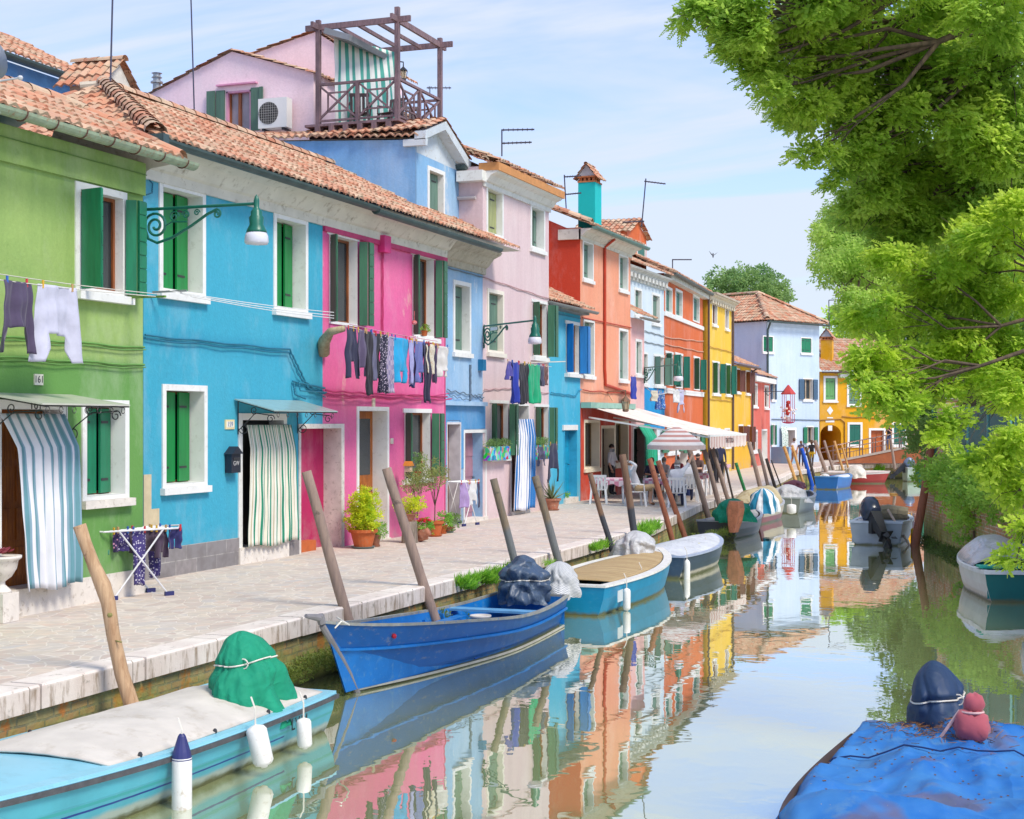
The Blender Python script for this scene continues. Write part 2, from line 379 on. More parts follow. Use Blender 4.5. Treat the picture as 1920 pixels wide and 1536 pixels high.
def ridge_tiles(mb, A, B, r=.09, step=.38, m=0, seed=0):
 A = Vc(A); B = Vc(B); d = B - A; n = max(1, int(d.length / step)); d /= n
 for i in range(n):
  a = A + d * i; b = A + d * (i + 1.1); vs = []; uv = []
  side = d.cross(Vc((0, 0, 1))).normalized()
  for k in range(7):
   an = pi * k / 6
   for e, q in ((0, a), (1, b)):
    rr = r * (1.08 if e == 0 else .92); vs.append(q + side * (rr * 1.1 * cos(an)) + Vc((0, 0, rr * sin(an)))); uv.append((i + .5 + seed * 3, .5))
  mb.raw(vs, [(2 * k, 2 * k + 1, 2 * k + 3, 2 * k + 2) for k in range(6)], m, uv)
def gutter(mb, A, B, r=.09, m=0, hooks=0, hm=0):
 A = Vc(A); B = Vc(B); d = (B - A).normalized(); side = d.cross(Vc((0, 0, 1))).normalized(); vs = []
 for rr in (r, r * .86):
  for q in (A, B):
   for k in range(9):
    an = pi + pi * k / 8; vs.append(q + side * rr * cos(an) + Vc((0, 0, rr * sin(an))))
 fs = [(k, k + 1, 9 + k + 1, 9 + k) for k in range(8)] + [(18 + k + 1, 18 + k, 27 + k, 27 + k + 1) for k in range(8)]
 fs += [tuple(range(9)), tuple(range(17, 8, -1)), (0, 9, 27, 18), (8, 17, 35, 26)]
 mb.raw(vs, fs, m)
 for i in range(hooks):
  q = A + (B - A) * ((i + .5) / hooks); pts = [q + side * (r + .008) * cos(pi + pi * k / 8) + Vc((0, 0, (r + .008) * sin(pi + pi * k / 8))) for k in range(9)]
  mb.tube(pts, .011, 5, hm)
class House:
 def __init__(s, name, label, A, B, ztop, depth, mat, z0=-.3, cat='house', group='painted canal houses'):
  s.f = Fr(A, B); s.o = thing(name, s.f.p(s.f.L / 2, 0, -depth / 2), label, cat, group)
  s.ztop = ztop; s.z0 = z0; s.depth = depth; s.mat = mat; s.holes = []; s.bands = []
 def finish(s, **kw):
  s.wall = wallmesh(s.f, 0, s.f.L, s.z0, s.ztop, s.holes, s.depth, **kw).build('wall', s.mat, s.o)
 def sub(s, mb, name, mat, **k): return mb.build(name, mat, s.o, **k)
 def hole(s, a0, a1, z0, z1): s.holes.append((a0, a1, z0, z1))
 def window(s, px0, py0, px1, py1, style='closed', sh=None, frame=WHITE, fw=.1, sill=.06, rec=.16, top=None, inner=None, sillmat=None, cas=FRWOOD, nm='window', leafw=.3, lint=False, rleaf=None):
  f = s.f; a0, z1 = f.sz(px0, py0); a1 = f.sz(px1, py0)[0]; z0 = f.sz(px0, py1)[1]
  return s.win(a0, a1, z0, z1, style, sh, frame, fw, sill, rec, sillmat, cas, nm, leafw, lint, rleaf)
 def win(s, a0, a1, z0, z1, style='closed', sh=None, frame=WHITE, fw=.1, sill=.06, rec=.16, sillmat=None, cas=FRWOOD, nm='window', leafw=.3, lint=False, rleaf=None):
  f = s.f; i0, i1, k0, k1 = a0 + fw, a1 - fw, z0 + fw * .6, z1 - fw
  s.hole(i0, i1, k0, k1); mb = MB(); pr = .025
  if not lint:
   f.box(mb, a0, i0, z0, z1, 0, pr); f.box(mb, i1, a1, z0, z1, 0, pr)
  f.box(mb, i0 if not lint else a0, i1 if not lint else a1, k1, z1, 0, pr + .003); f.box(mb, i0, i1, z0, k0, 0, pr + .003)
  # reveals
  for q in ([(i0, k0, pr), (i0, k1, pr), (i0, k1, -rec), (i0, k0, -rec)], [(i1, k0, pr), (i1, k0, -rec), (i1, k1, -rec), (i1, k1, pr)],
                  [(i0, k1, pr), (i1, k1, pr), (i1, k1, -rec), (i0, k1, -rec)], [(i0, k0, pr), (i0, k0, -rec), (i1, k0, -rec), (i1, k0, pr)]):
   mb.poly([f.p(a + (.002 if a == i0 else -.002), z + (.002 if z == k0 else -.002), o) for a, z, o in q])
  W_ = mb.build(nm, frame, s.o)
  g = MB(); g.poly([f.p(i0, k0, -rec + .01), f.p(i1, k0, -rec + .01), f.p(i1, k1, -rec + .01), f.p(i0, k1, -rec + .01)]); g.build('pane', GLASS, W_)
  c = MB(); t = .05; o0, o1 = -rec + .014, -rec + .05
  f.box(c, i0 + .004, i0 + t, k0 + .004, k1 - .004, o0, o1); f.box(c, i1 - t, i1 - .004, k0 + .004, k1 - .004, o0, o1); f.box(c, (i0 + i1) / 2 - .04, (i0 + i1) / 2 + .04, k0 + t, k1 - t, o0, o1)
  f.box(c, i0 + t, i1 - t, k1 - t, k1 - .004, o0, o1); f.box(c, i0 + t, i1 - t, k0 + .004, k0 + t, o0, o1); c.build('casement', cas, W_)
  if sill:
   sm = MB(); f.box(sm, a0 - .04, a1 + .04, z0 - .11, z0 - .002, -.02, sill + .03); sm.build('sill', sillmat or frame, W_)
  w = i1 - i0
  def leaf(p0, p1, z0_, z1_, out, straps=True, planks=3, horiz=False):
   # leaf between two plan points (s,o) with thickness .035
   P0 = f.p(p0[0], 0, p0[1]); P1 = f.p(p1[0], 0, p1[1]); d = (P1 - P0); L = d.length; d /= L; nn = Vc((d.y, -d.x, 0)) * out
   lm = MB(); k = planks if not horiz else 7
   for q in range(k):
    if horiz:
     za, zb = z0_ + (z1_ - z0_) * q / k, z0_ + (z1_ - z0_) * (q + 1) / k - .012
     lm.hexa([P0 + nn * 0 + Vc((0, 0, za)), P1 + Vc((0, 0, za)), P1 + nn * .034 + Vc((0, 0, za)), P0 + nn * .034 + Vc((0, 0, za)), P0 + Vc((0, 0, zb)), P1 + Vc((0, 0, zb)), P1 + nn * .034 + Vc((0, 0, zb)), P0 + nn * .034 + Vc((0, 0, zb))])
    else:
     A_, B_ = P0 + d * (L * q / k + .002), P0 + d * (L * (q + 1) / k - .003)
     lm.hexa([A_ + Vc((0, 0, z0_)), B_ + Vc((0, 0, z0_)), B_ + nn * .034 + Vc((0, 0, z0_)), A_ + nn * .034 + Vc((0, 0, z0_)), A_ + Vc((0, 0, z1_)), B_ + Vc((0, 0, z1_)), B_ + nn * .034 + Vc((0, 0, z1_)), A_ + nn * .034 + Vc((0, 0, z1_))])
   if horiz: lm.hexa([P0 - nn * .006 + Vc((0, 0, z0_)), P1 - nn * .006 + Vc((0, 0, z0_)), P1 + nn * .02 + Vc((0, 0, z0_)), P0 + nn * .02 + Vc((0, 0, z0_)), P0 - nn * .006 + Vc((0, 0, z1_)), P1 - nn * .006 + Vc((0, 0, z1_)), P1 + nn * .02 + Vc((0, 0, z1_)), P0 + nn * .02 + Vc((0, 0, z1_))])
   so_ = lm.build('shutter', sh, W_)
   if straps:
    hm = MB()
    for fz in (.16, .84):
     zc = z0_ + (z1_ - z0_) * fz; c0 = P0 + d * (L * .05) + nn * .036 + Vc((0, 0, zc)); hm.ob(c0 + d * L * .32, d * L * .32, nn * .006, Vc((0, 0, .018)))
    hm.build('hinge', IRON, W_)
  g_ = .012
  if style == 'closed':      # leaves shut inside the reveal, second one a little ajar
   leaf((i0 + g_, -rec + .07), (i0 + w * .58, -rec + .07), k0 + .02, k1 - .02, -1 * -1, planks=1)
   leaf((i0 + w * .62, -rec + .11), (i0 + w * .97, -rec + .06), k0 + .02, k1 - .02, 1, planks=1)
  elif style == 'shut':
   leaf((i0 + g_, -rec + .06), (i0 + w * .495, -rec + .06), k0 + .02, k1 - .02, 1, planks=2)
   leaf((i0 + w * .505, -rec + .06), (i1 - g_, -rec + .06), k0 + .02, k1 - .02, 1, planks=2)
  elif style == 'open':      # bi-fold leaves standing out from the wall
   ww = leafw * .6; e = .03
   leaf((i0 - .02, pr + e), (i0 - .10, pr + e + ww), z0 + .03, z1 - fw - .01, -1, False, horiz=True)
   ww = rleaf or ww
   leaf((i1 + .02, pr + e), (i1 + .10, pr + e + ww), z0 + .03, z1 - fw - .01, -1, False, planks=1)
   leaf((i1 + .12, pr + e + ww), (i1 + .12 + ww * 1.5, pr + e + ww * .9), z0 + .03, z1 - fw - .01, 1, False, horiz=True)
  elif style == 'flat':
   leaf((i0 - w * .5 - .02, pr + .03), (i0 - .02, pr + .04), z0 + .03, z1 - fw - .01, 1, False, horiz=True)
   leaf((i1 + .02, pr + .04), (i1 + w * .5 + .02, pr + .03), z0 + .03, z1 - fw - .01, 1, False, horiz=True)
  return W_
 def door(s, px0, py0, px1, py1, mat=ORWOOD, frame=WHITE, fw=.12, rec=.35, step=True, nm='door', leaf=True, glasspan=False):
  f = s.f; a0, z1 = f.sz(px0, py0); a1 = f.sz(px1, py0)[0]; z0 = max(.02, f.sz(px0, py1)[1])
  i0, i1, k1 = a0 + fw, a1 - fw, z1 - fw; s.hole(i0, i1, 0.0, k1); mb = MB(); pr = .025
  f.box(mb, a0, i0, 0, z1, 0, pr); f.box(mb, i1, a1, 0, z1, 0, pr); f.box(mb, i0, i1, k1, z1, 0, pr + .003)
  for q in ([(i0, 0, pr), (i0, k1, pr), (i0, k1, -rec), (i0, 0, -rec)], [(i1, 0, pr), (i1, 0, -rec), (i1, k1, -rec), (i1, k1, pr)], [(i0, k1, pr), (i1, k1, pr), (i1, k1, -rec), (i0, k1, -rec)]):
   mb.poly([f.p(a + (.002 if a == i0 else -.002), z - (.002 if z == k1 else 0), o) for a, z, o in q])
  fo = mb.build('door_frame', frame, s.o)
  st = MB(); f.box(st, a0 - .02, a1 + .02, -.1, z0 + .002, -rec, .06); st.build('doorstep', STONE, s.o)
  d = MB(); f.box(d, i0 + .004, i1 - .004, z0 + .004, k1 - .004, -rec - .04, -rec + .015)
  w, h = i1 - i0, k1 - z0
  for (x0, x1) in ((.08, .46), (.54, .92)):
   for (y0, y1) in ((.06, .22), (.26, .44)) + (() if glasspan else ((.48, .68), (.72, .94))):
    f.box(d, i0 + w * x0, i0 + w * x1, z0 + h * y0, z0 + h * y1, -rec + .015, -rec + .03)
  do = d.build(nm, mat, s.o)
  if glasspan: g = MB(); f.box(g, i0 + w * .1, i0 + w * .9, z0 + h * .5, z0 + h * .94, -rec + .01, -rec + .022); g.build('door_glass', GLASS, do)
  hd = MB(); hd.tube([f.p(i0 + w * .88, z0 + 1.0, -rec + .02), f.p(i0 + w * .88, z0 + 1.0, -rec + .08), f.p(i0 + w * .78, z0 + 1.0, -rec + .08)], .012, 6); hd.build('door_handle', IRON, do)
  return fo
def cornice(f, mb, a0, a1, zb, zt, out, m=0):
 h = zt - zb
 f.prism(mb, [(-.01, zb), (.05, zb), (.06, zb + h * .3), (.12, zb + h * .36), (out * .55, zb + h * .72), (out * .9, zb + h * .86), (out, zb + h), (-.01, zb + h)], a0, a1, m)
def cable(fr, pts, r=.012, o=.03, sag=.03, clips=True, m=0, mb=None, n=14, px=True):
 mb = mb or MB(); P = []
 q = [(fr.sz(*p) if px else p) for p in pts]
 for i in range(len(q) - 1):
  for k in range(n + (i == len(q) - 2)):
   t = k / n; P.append(fr.p(q[i][0] * (1 - t) + q[i + 1][0] * t, q[i][1] * (1 - t) + q[i + 1][1] * t - sag * sin(pi * t * 3) ** 2, o + .006 * sin(i + k * 2.1)))
 mb.tube(P, r, 5, m); return mb
# ================================================================ SETTING
def watermat():
 N = NB('canal water'); p = N.pos()
 h1 = N.noise(N.scale(p, (1, 1, 1)), 2.2, 2, .5, .4); h2 = N.noise(p, .4, 2, .5)
 h = N.math('ADD', N.math('MULTIPLY', h1, .35), h2)
 bm = N.n('ShaderNodeBump', {'Height': h, 'Strength': .11, 'Distance': .04})
 df = N.n('ShaderNodeBsdfDiffuse', {'Color': (*C(156, 166, 112, .95), 1)})
 gl = N.n('ShaderNodeBsdfGlossy', {'Color': (1, 1, 1, 1), 'Roughness': .012, 'Normal': bm.outputs[0]})
 fr = N.n('ShaderNodeFresnel', {'IOR': 1.55, 'Normal': bm.outputs[0]}).outputs[0]
 fac = N.math('MINIMUM', N.math('ADD', N.math('MULTIPLY', fr, .75), .45), .95)
 ms = N.n('ShaderNodeMixShader', {0: fac, 1: df.outputs[0], 2: gl.outputs[0]}); N.l(ms.outputs[0], N.out.inputs[0]); return N.mat
MB().poly([(-1800, -600, WZ), (1800, -600, WZ), (1800, 3000, WZ), (-1800, 3000, WZ)]).build('canal_water', watermat(), kind='structure')
# quay edge line (outer top edge)
Q = [Vc((-9.2, -14, 0)), Vc((-9.12, 10, 0)), Vc((-9.1, 22, 0)), Vc((-9.25, 34.5, 0))] + [gz(*q) for q in ((1314, 945), (1368, 931), (1427, 912), (1468, 895), (1492, 883), (1554, 874), (1621, 871), (1745, 868))] + [Vc((14, 93, 0))]
def offs(P, d):
 out = []
 for i, p in enumerate(P):
  t = (P[min(i + 1, len(P) - 1)] - P[max(i - 1, 0)]).normalized(); out.append(p + Vc((-t.y, t.x, 0)) * d)
 return out
KW_ = .36
Qi = offs(Q, KW_)
def pavemat():
 N = NB('crazy paving'); p = N.pos(); q = N.n('ShaderNodeVectorMath', {0: p, 1: N.n('ShaderNodeTexNoise', {'Vector': p, 'Scale': .5, 'Detail': 1}).outputs['Color']}, operation='ADD').outputs[0]
 q = N.scale(q, (1.25, 1.0, 0))
 v = N.n('ShaderNodeTexVoronoi', {'Vector': q, 'Scale': 3.9}); v2 = N.n('ShaderNodeTexVoronoi', {'Vector': q, 'Scale': 3.9}, feature='DISTANCE_TO_EDGE')
 w = N.n('ShaderNodeSeparateColor', {0: v.outputs['Color']}).outputs[0]
 r = N.n('ShaderNodeValToRGB', {'Fac': w}); e = r.color_ramp.elements; e[0].color = (*C(236, 208, 190), 1); e[1].color = (*C(212, 204, 202), 1)
 for ps, cc in ((.3, C(236, 220, 200)), (.55, C(214, 190, 178)), (.8, C(240, 224, 208))):
  x = e.new(ps); x.color = (*cc, 1)
 a = N.mix(N.rng(N.noise(p, 6, 5), .35, .7), r.outputs[0], C(214, 202, 190), 'MIX')
 g = N.math('MULTIPLY', N.rng(v2.outputs[0], .02, .05, 1, 0), .5)
 a = N.mix(g, a, C(244, 234, 220, .84)); a = N.mix(N.math('MULTIPLY', N.rng(N.noise(p, .5, 5, .6), .5, .75), .25), a, C(176, 164, 152))
 N.col(a); N.set(Roughness=.8); N.bump(N.math('ADD', N.rng(v2.outputs[0], 0, .06), N.math('MULTIPLY', N.noise(p, 25, 4), .25)), .35, .012); return N.mat
PAVE = pavemat()
mb = MB(); back = [Vc((14, 140, 0)), Vc((-70, 140, 0)), Vc((-70, -14, 0))]
for i in range(len(Qi) - 1):
 a, b = Qi[i], Qi[i + 1]
 if i >= len(Qi) - 4: mb.poly([a, b, Vc((b.x, 140, 0)), Vc((a.x, 140, 0))])
 else: mb.poly([a, b, Vc((-70, b.y if i < 8 else b.y, 0)), Vc((-70, a.y, 0))])
k = len(Qi) - 4; mb.poly([Qi[k], Vc((Qi[k].x, 140, 0)), Vc((-70, 140, 0)), Vc((-70, Qi[k].y, 0))])
mb.build('quay_pavement', PAVE, kind='structure')
def kerbmat():
 N = NB('kerb stone'); p = N.pos(); s = N.n('ShaderNodeSeparateXYZ', {0: p});
 a = N.mix(N.rng(N.noise(p, 2.2, 5), .35, .7), C(240, 230, 220, .86), C(222, 206, 196, .84))
 # rust-brown drips on the face only
 dr = N.noise(N.scale(p, (3, 3, .5)), 2.6, 6, .72); face = N.rng(s.outputs[2], -.035, -.012, 1, 0)
 a = N.mix(N.math('MULTIPLY', N.rng(dr, .50, .62), face), a, C(150, 128, 104)); a = N.mix(N.math('MULTIPLY', face, .25), a, C(200, 184, 166))
 jl = N.math('FRACT', N.math('DIVIDE', s.outputs[1], 1.65)); a = N.mix(N.rng(N.math('ABSOLUTE', N.math('SUBTRACT', jl, .5)), .4945, .497, 0, 1), a, C(150, 138, 124))
 a = N.mix(N.rng(N.noise(p, 7, 6, .75), .58, .68), a, C(172, 164, 150)); N.col(a); N.set(Roughness=.8)
 N.bump(N.noise(p, 14, 6, .65), .4, .015); return N.mat
def wallmat(name, moss=1.0, b1=C(186, 146, 92), b2=C(158, 148, 100), mort=C(128, 124, 96), mz=(-.15, -.6)):
 N = NB(name); p = N.pos(); s = N.n('ShaderNodeSeparateXYZ', {0: p}); c = N.n('ShaderNodeCombineXYZ', {0: N.math('ADD', s.outputs[1], N.math('MULTIPLY', s.outputs[0], -.45 if moss < 1 else 0)), 1: s.outputs[2]}).outputs[0]
 c = N.n('ShaderNodeVectorMath', {0: c, 1: N.n('ShaderNodeVectorMath', {0: N.n('ShaderNodeTexNoise', {'Vector': p, 'Scale': 3.9}).outputs['Color'], 1: (.035, .03, 0)}, operation='MULTIPLY').outputs[0]}, operation='ADD').outputs[0]
 br = N.n('ShaderNodeTexBrick', {'Vector': c, 'Color1': (*b1, 1), 'Color2': (*b2, 1), 'Mortar': (*mort, 1), 'Scale': 1.0, 'Mortar Size': .012, 'Brick Width': .27, 'Row Height': .085, 'Bias': -.1})
 a = N.mix(N.rng(N.noise(p, 5, 5, .7), .45, .62), br.outputs[0], C(168, 160, 110)); a = N.mix(N.rng(N.noise(p, 2.7, 5, .7), .55, .63), a, C(206, 130, 60))
 m = N.math('ADD', N.rng(s.outputs[2], mz[0], mz[1]), N.rng(N.noise(p, 2.2, 6, .7), .35, .65, -.55, .35))
 m = N.math('MINIMUM', N.math('MAXIMUM', m, 0.), 1.); gm = N.mix(N.rng(N.noise(p, 4, 5), .4, .6), C(116, 134, 50), C(168, 180, 84))
 a = N.mix(N.math('MULTIPLY', m, .85), a, gm); a = N.mix(N.rng(s.outputs[2], WZ + .16, WZ + .02), a, C(84, 88, 52))
 N.col(a); N.set(Roughness=.85); N.bump(N.math('ADD', N.math('MULTIPLY', br.outputs[1], -.6), N.noise(p, 16, 5)), .7, .02); return N.mat
kb = MB(); qw = MB(); Qw = offs(Q, .07)
for i in range(len(Q) - 1):
 a, b, c, d = Q[i], Q[i + 1], Qi[i + 1], Qi[i]; up = Vc((0, 0, .004)); dn = Vc((0, 0, -.23)); w = Vc((0, 0, WZ - 1))
 n_ = max(1, int((b - a).length / 1.65))
 ch = .02
 for j in range(n_):
  t0, t1 = j / n_, (j + 1) / n_; g = .0015
  p0, p1 = a.lerp(b, t0 + g), a.lerp(b, t1 - g); q0, q1 = d.lerp(c, t0 + g), d.lerp(c, t1 - g)
  dz = up + Vc((0, 0, ru(0, .006))); inn0 = (q0 - p0).normalized() * ch
  sh_ = (p1 - p0).normalized().cross(Vc((0, 0, 1))) * ru(-.012, .008); p0 = p0 + sh_; p1 = p1 + sh_
  zc = Vc((0, 0, -ch))
  kb.poly([q0 + dz, p0 + inn0 + dz, p1 + inn0 + dz, q1 + dz]); kb.poly([p0 + inn0 + dz, p0 + dz + zc, p1 + dz + zc, p1 + inn0 + dz])
  kb.poly([p0 + dz + zc, p0 + dn, p1 + dn, p1 + dz + zc]); kb.poly([p0 + dn, q0 + dn, q1 + dn, p1 + dn]); kb.poly([p0 + dz, q0 + dz, q0 + dn, p0 + dn]); kb.poly([p1 + dz, p1 + dn, q1 + dn, q1 + dz])
 wa, wb = Qw[i], Qw[i + 1]; qw.poly([wa + dn * .98, wa + w, wb + w, wb + dn * .98])
kb.build('quay_kerb', kerbmat(), kind='structure')
qw.build('quay_wall', wallmat('mossy canal brick', mz=(-.25, -.7)), label='old mossy brick canal wall below the pale stone kerb', cat='wall')
# ---- right bank
RA, RB, RC_, RD = Vc((-3.8, 43.8, 0)), Vc((-1.3, 34.0, 0)), Vc((2.2, 22, 0)), Vc((6, 5, 0))
RW = 1.0
mb = MB(); Lw = [Vc((12, 47.5, 0)), RA, RB, RC_, RD, Vc((10, -12, 0))]
for i in range(len(Lw) - 1): mb.poly([Lw[i] + Vc((0, 0, WZ - 1)), Lw[i + 1] + Vc((0, 0, WZ - 1)), Lw[i + 1] + Vc((0, 0, RW)), Lw[i] + Vc((0, 0, RW))])
mb.build('brick_bank_wall', wallmat('right bank brick', .9, C(222, 160, 120, .8), C(200, 140, 104, .8), C(226, 214, 196, .8), (.12, -.28)), label='long brick wall along the right bank, green with moss at the waterline', cat='wall')
SOIL = plain('garden soil and grass', C(110, 130, 62), .95, .4, 1.2, bump=.5)
mb = MB(); mb.poly([Vc((12, 47.5, RW - .03)), Vc((RA.x, RA.y, RW - .03)), Vc((RB.x, RB.y, RW - .03)), Vc((RC_.x, RC_.y, RW - .03)), Vc((RD.x, RD.y, RW - .03)), Vc((10, -12, RW - .03)), Vc((90, -12, RW - .03)), Vc((90, 47.5, RW - .03))])
mb.build('garden_ground', SOIL, kind='structure')
cp = MB();
for i in (1, 2, 3):
 a, b = Lw[i], Lw[i + 1]; t = (b - a).normalized(); n = Vc((t.y, -t.x, 0)) * -1; z = Vc((0, 0, RW))
 cp.hexa([a - n * .05 + z, b - n * .05 + z, b + n * .3 + z, a + n * .3 + z, a - n * .05 + z + Vc((0, 0, .06)), b - n * .05 + z + Vc((0, 0, .06)), b + n * .3 + z + Vc((0, 0, .06)), a + n * .3 + z + Vc((0, 0, .06))])
cp.build('wall_coping', STONE, label='pale stone coping on top of the right bank brick wall', cat='coping')
# teal fence in panels with a brick pillar between
TEAL = plain('teal fence paint', C(24, 104, 112), .5, .15, 4)
fd = (RB - RA).normalized(); fo = Vc((-fd.y, fd.x, 0)) * 1.0
if fo.x < 0: fo = -fo
def fence(t0, t1, z0, z1, label, off=.25):
 a = RA + fd * t0 + fo * off; b = RA + fd * t1 + fo * off; o = thing('metal_fence', (a + b) / 2 + Vc((0, 0, z0)), label, 'fence', 'teal metal fences on the right bank'); L = (b - a).length
 m = MB(); n = int(L / .11)
 for i in range(n): c = a + fd * (L * (i + .5) / n); m.box_ = None; m.ob(c + Vc((0, 0, (z0 + z1) / 2)), fd * .042, fo * .012, Vc((0, 0, (z1 - z0) / 2)))
 m.build('fence_panel', TEAL, o)
 r = MB()
 for z in (z0 + .15, (z0 + z1) / 2, z1 - .15): r.ob((a + b) / 2 + fo * .03 + Vc((0, 0, z)), fd * (L / 2), fo * .012, Vc((0, 0, .03)))
 r.build('fence_rail', TEAL, o)
 k = max(1, int(L / 2.2))
 for i in range(k + 1):
  pm = MB(); pm.ob(a + fd * (L * i / k) - fo * .03 + Vc((0, 0, (z0 + z1) / 2 + .02)), fd * .02, fo * .02, Vc((0, 0, (z1 - z0) / 2 + .03))); pm.build('fence_post', plain('pale teal post', C(120, 190, 190), .5), o)
fence(.1, 1.9, RW + .06, 2.78, 'short teal metal fence panel left of the brick pillar on the bank wall')
fence(2.75, 9.9, RW + .06, 2.86, 'long teal metal fence behind the trees, right of the brick pillar')
RA0, fd0, fo0 = RA, fd, fo; RA = RB; fd = (RC_ - RB).normalized(); fo = Vc((fd.y, -fd.x, 0)) * -1.0
if fo.x < 0: fo = -fo
fence(.2, 11, RW + .06, 2.86, 'teal metal fence at the right edge behind the lowest acacia sprays')
RA, fd, fo = RA0, fd0, fo0
def brickmat(name, b1, b2, mort, sc=1.0):
 N = NB(name); p = N.pos(); s = N.n('ShaderNodeSeparateXYZ', {0: p}); c = N.n('ShaderNodeCombineXYZ', {0: N.math('ADD', s.outputs[1], s.outputs[0]), 1: s.outputs[2]}).outputs[0]
 br = N.n('ShaderNodeTexBrick', {'Vector': c, 'Color1': (*b1, 1), 'Color2': (*b2, 1), 'Mortar': (*mort, 1), 'Scale': sc, 'Mortar Size': .012, 'Brick Width': .27, 'Row Height': .085})
 a = N.mix(N.rng(N.noise(p, 4, 5), .5, .7), br.outputs[0], mul(b1, .75)); N.col(a); N.set(Roughness=.85); N.bump(br.outputs[1], -.4, .01); return N.mat
m = MB(); c = RA + fd * 2.32 + fo * .25; m.ob(c + Vc((0, 0, (RW + 3.1) / 2 + .03)), fd * .4, fo * .22, Vc((0, 0, (3.1 - RW) / 2 - .03)))
po = thing('brick_pillar', c + Vc((0, 0, RW + .06)), 'square brick pillar standing between the two teal fences', 'pillar'); m.build('shaft', brickmat('pillar brick', C(226, 164, 122, .8), C(206, 140, 100, .8), C(232, 220, 200, .8)), po)
m = MB(); m.ob(c + Vc((0, 0, 3.14)), fd * .45, fo * .27, Vc((0, 0, .05))); m.build('cap', STONE, po)
# ================================================================ NEAR ROW OF HOUSES
def ptX(px, X): return onX(px, 700, X)
G_SH = shut('deep green shutter', 20, 132, 92); B_SH = shut('bright green shutter', 8, 142, 66); D_SH = shut('dark green shutter', 60, 116, 84)
GG_SH = shut('grey green shutter', 104, 140, 124); OL_SH = shut('faded olive shutter', 176, 182, 122); BL_SH = shut('vivid blue shutter', 18, 132, 214)
DG_SH = shut('teal green shutter', 22, 116, 98); BR_SH = shut('brown shutter', 122, 74, 66); NV_SH = shut('navy shutter', 70, 104, 134); LG_SH = shut('light green shutter', 108, 176, 104)
# ---------- green house
XG = -12.6
gA = ptX(-330, XG); gB = ptX(268, XG)
gz_e = onX(200, 265, XG + .5).z
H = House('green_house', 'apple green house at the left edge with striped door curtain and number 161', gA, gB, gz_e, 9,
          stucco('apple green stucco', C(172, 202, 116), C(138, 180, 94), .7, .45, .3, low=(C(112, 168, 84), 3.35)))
f = H.f
H.window(140, 339, 236, 545, 'open', G_SH, leafw=.62, rleaf=.13, cas=FRWOOD, sill=.1)
H.window(152, 749, 240, 940, 'closed', G_SH, rec=.3, sillmat=STONE, sill=.08)
H.window(-150, 270, -52, 530, 'flat', G_SH)
H.door(-12, 749, 124, 1112, ORWOOD, rec=.3)
H.finish()
m = MB(); zb = f.sz(0, 302)[1]; f.box(m, 0, f.L + .0, zb, gz_e - .02, 0, .05); H.sub(m, 'eave_band', H.mat)
m = MB(); e0 = f.S(128); f.box(m, e0, f.L - .0, 0, .36, 0, .03); H.sub(m, 'plinth', STONE)
m = MB(); z1 = f.sz(0, 258)[1]
cable(f, [(0, z1), (f.L, z1)], .008, .07, 0, px=False, mb=m); H.sub(m, 'wire', plain('green painted cable', C(104, 150, 70)))
m = MB()
for z in (f.sz(150, 677)[1], f.sz(150, 642)[1]):
 cable(f, [(f.S(-100), z), (f.L, z)], .016, .03, .02, px=False, mb=m); cable(f, [(f.S(-100), z - .04), (f.L, z - .035)], .01, .05, .03, px=False, mb=m)
H.sub(m, 'cable', plain('green painted pipes', C(120, 172, 84)))
m = MB(); gy0, gy1 = gA.y - .2, gB.y + .25
k = .47; P = Vc((XG + .5, gy0, gz_e + .06)); V = Vc((-1, 0, k)).normalized()
tile_roof(m, P, (0, 1, 0), V, gy1 - gy0, 2.3, seed=1); q = P + V * 2.32
ridge_tiles(m, q, q + Vc((0, gy1 - gy0, 0)), .12, .4)
e = P + Vc((0, gy1 - gy0 + .03, .03)); ridge_tiles(m, e, e + V * 2.3, .1, .4, seed=2)
rf = H.sub(m, 'roof', TILE)
m = MB(); m.poly([q, q + Vc((0, gy1 - gy0, 0)), q + Vc((-5, gy1 - gy0, -2)), q + Vc((-5, 0, -2))]); m.poly([e - Vc((0, .06, .08)), e - Vc((0, .06, .08)) + V * 2.3, q + Vc((-1, gy1 - gy0, -2.5)), Vc((XG, gy1 - .06, gz_e - .06))]); m.build('roof_underside', CREAM, H.o)
m = MB(); gutter(m, (XG + .62, gy0, gz_e + .02), (XG + .62, gy1 + .12, gz_e), .1, 0, 11, 1); H.sub(m, 'gutter', [OLDZINC, plain('rusty hook', C(110, 74, 60))])
